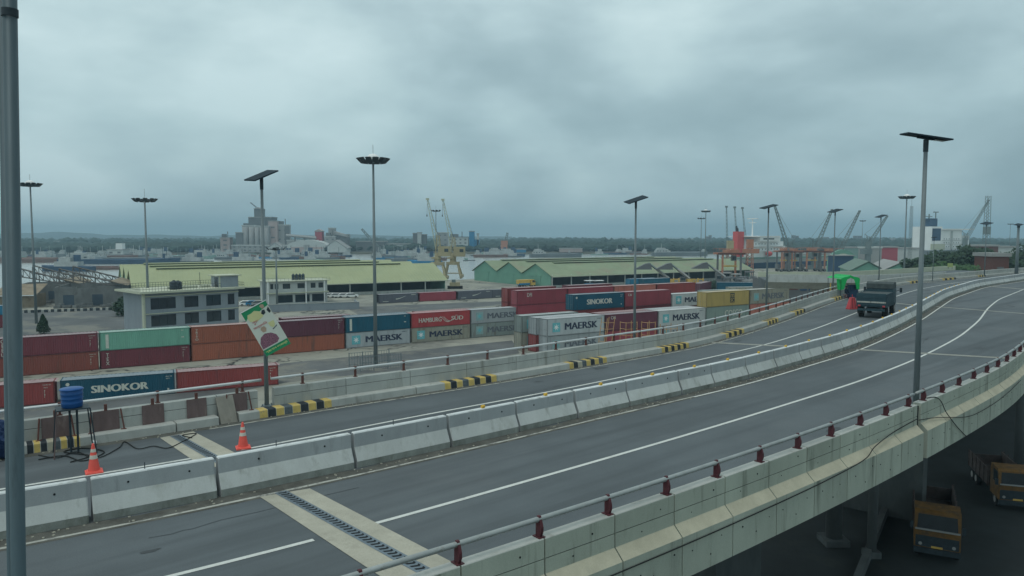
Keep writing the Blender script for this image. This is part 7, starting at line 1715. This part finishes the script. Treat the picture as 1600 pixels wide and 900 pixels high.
# ------------------------------------------------------------------ trees
def tree(label, base, hgt, rad, seed, leaf='foliage', n=3200, sz=0.34, name='broadleaf_tree', trunk=True, squash=0.8, group=None):
    r = random.Random(seed); t = T(name, label, 'tree', base, 0, group)
    m_ = MB(); m_.tube((0, 0, 0), (0.2, 0.1, hgt * 0.5), rad * 0.07, rad * 0.045, 8)
    cl = []
    for k in range(18):
        a = r.uniform(0, 6.28); q = r.uniform(0.15, 0.9) * rad; z = hgt - rad * squash + r.uniform(-0.9, 0.75) * rad * squash * math.sqrt(max(0.05, 1 - (q / rad) ** 2))
        c = Vector((q * math.cos(a), q * math.sin(a), z)); cl.append((c, rad * r.uniform(0.25, 0.45)))
        m_.tube((0.1, 0.05, hgt * r.uniform(0.2, 0.5)), c, rad * 0.03, rad * 0.008, 5)
    m_.build('trunk', M['bark'], t)
    f = MB(); vs = []; fs = []
    for _ in range(n):
        c, cr = cl[r.randrange(len(cl))]
        d = Vector((r.gauss(0, 1), r.gauss(0, 1), r.gauss(0, 1))).normalized() * cr * r.uniform(0.55, 1.08); d.z *= 0.8
        p = c + d; s = sz * r.uniform(0.6, 1.4)
        u_ = Vector((r.gauss(0, 1), r.gauss(0, 1), r.gauss(0, 0.6))).normalized(); v_ = u_.orthogonal().normalized(); o_ = len(vs)
        vs += [p - u_ * s, p + v_ * s * .6, p + u_ * s, p - v_ * s * .6]; fs.append((o_, o_ + 1, o_ + 2, o_ + 3))
    f.add(vs, fs); f.build('crown', M[leaf], t)
    return t
tl = [(1452, 392, 235, 7), (1470, 388, 240, 8), (1490, 386, 245, 8.5), (1508, 383, 235, 9), (1528, 386, 240, 8), (1545, 391, 230, 7), (1588, 388, 225, 7.5), (1612, 386, 228, 8), (1462, 404, 205, 5), (1583, 400, 210, 6)]
for i, (px, py, D, rd) in enumerate(tl):
    p = GD(px, py, D); tree('dense dark green tree behind the far bend, %s of the row from left' % ordw(i + 1), (p.x, D, 0), p.z, rd, 40 + i, n=3800, sz=0.55, group='trees behind the far bend')
for i, px in enumerate((1488, 1512)):
    p = GD(px, 408, 190); tree('lower lighter green tree in front of the dark row at right, %s' % ('left', 'right')[i], (p.x, 190, 0), p.z, 5.5, 60 + i, 'foliage_light', n=3000, sz=0.45)
p = G(68, 521, 0); ct = T('conical_tree', 'small dark conical tree behind the dark red containers at left', 'tree', (p.x, p.y, 0)); MB().tube((0, 0, 0), (0, 0, 3.4), 0.09, 0.03, 6).build('trunk', M['bark'], ct)
hc_ = GD(68, 491, p.y).z; r = random.Random(80); vs = []; fs = []
for _ in range(2600):
    u_ = r.random() ** 0.8; a = r.uniform(0, 6.283); rr = (1.25 * (1 - u_) ** 0.8 * min(1, u_ * 7 + 0.45) + 0.05) * r.uniform(0.6, 1.05) * (1 + 0.15 * math.sin(a * 3 + u_ * 9)); q = Vector((rr * math.cos(a), rr * math.sin(a), 0.2 + u_ * (hc_ - 0.2))); s_ = r.uniform(0.08, 0.2)
    u2 = Vector((r.gauss(0, 1), r.gauss(0, 1), r.gauss(0, 1))).normalized(); v2 = u2.orthogonal().normalized(); o_ = len(vs); vs += [q - u2 * s_, q + v2 * s_ * .6, q + u2 * s_, q - v2 * s_ * .6]; fs.append((o_, o_ + 1, o_ + 2, o_ + 3))
MB().add(vs, fs).build('crown', M['foliage'], ct)
p = G(1082, 452, 0); tree('small dark tree between the shorter floodlight mast and the stackers', (GD(1109, 436, 270).x, 270, 0), GD(0, 436, 270).z, 2.6, 82, n=1200, sz=0.35)
for i, (px, py, D) in enumerate(((196, 462, 188), (190, 470, 180), (30, 448, 215), (112, 449, 208))):
    p = GD(px, py, D); tree('bushy shrub by the ruined sheds, %s' % ('beside the green gable wall', 'at the foot of the rubble', 'behind the close steel pole', 'growing through the bare trusses')[i], (p.x, D, 0), max(2.0, p.z), 2.2, 90 + i, n=700, sz=0.3, name='shrub')
# far woodland: one mass
def woodland(X0, X1, Y0, Y1, n, h0, h1, seed, z=-0.5):
    r = random.Random(seed); b_ = bmesh.new(); bmesh.ops.create_icosphere(b_, subdivisions=1, radius=1); V = [v.co.copy() for v in b_.verts]; Fc = [tuple(v.index for v in f.verts) for f in b_.faces]; b_.free()
    m_ = MB()
    for _ in range(n):
        x = r.uniform(X0, X1); y = Y0 + (Y1 - Y0) * r.random() ** 1.6; hh = r.uniform(h0, h1) * (1 + 0.10 * math.sin(x * 0.013) + 0.06 * math.sin(x * 0.047)); w_ = r.uniform(6, 14)
        m_.add([(x + v.x * w_ * r.uniform(.8, 1.2), y + v.y * w_, z + hh * 0.5 + v.z * hh * 0.5 * r.uniform(.85, 1.15)) for v in V], Fc)
    return m_
wd_ = woodland(-900, 1500, 925, 1250, 3400, 8, 11.5, 3)
w2_ = woodland(-1100, -385, 890, 960, 700, 6, 10, 4); w3_ = woodland(40, 300, 928, 950, 260, 7, 10, 8); w4_ = woodland(700, 1600, 820, 1000, 700, 7, 10.5, 5); w5_ = woodland(-1800, 2600, 1300, 2300, 2600, 10, 15, 6)
for q in (w2_, w3_, w4_, w5_): wd_.add(q.v, q.f)
tag(wd_.build('far_woodland', M['far_foliage']), kind='stuff')
# far bank low buildings cluster on the city side (right of the picture)
r = random.Random(31)
for i in range(34):
    px = 950 + (1600 - 950) * (i + r.uniform(0, 0.8)) / 34; D = r.uniform(900, 1300)
    block('far_house', 'small hazy building on the right horizon, %s from the left' % ordw(i + 1), px, px + r.uniform(4, 12), r.uniform(380, 388), D, r.choice(('plant_grey', 'wall_white', 'plant_dark', 'hull_teal')), rows=0)

# ------------------------------------------------------------------ haze
hz = MB().bb((-8800, -380, -7.5), (8800, 8800, 130)); ho = hz.build('haze', None if False else M['dark']); tag(ho, kind='stuff')
hm = bpy.data.materials.new('haze_air'); hm.use_nodes = True; n = hm.node_tree.nodes; n.clear()
oo = n.new('ShaderNodeOutputMaterial'); pv = n.new('ShaderNodeVolumePrincipled'); pv.inputs['Color'].default_value = (0.60, 0.86, 1.0, 1); pv.inputs['Density'].default_value = 0.0003; pv.inputs['Anisotropy'].default_value = 0.0
hm.node_tree.links.new(pv.outputs[0], oo.inputs['Volume']); ho.data.materials.clear(); ho.data.materials.append(hm)
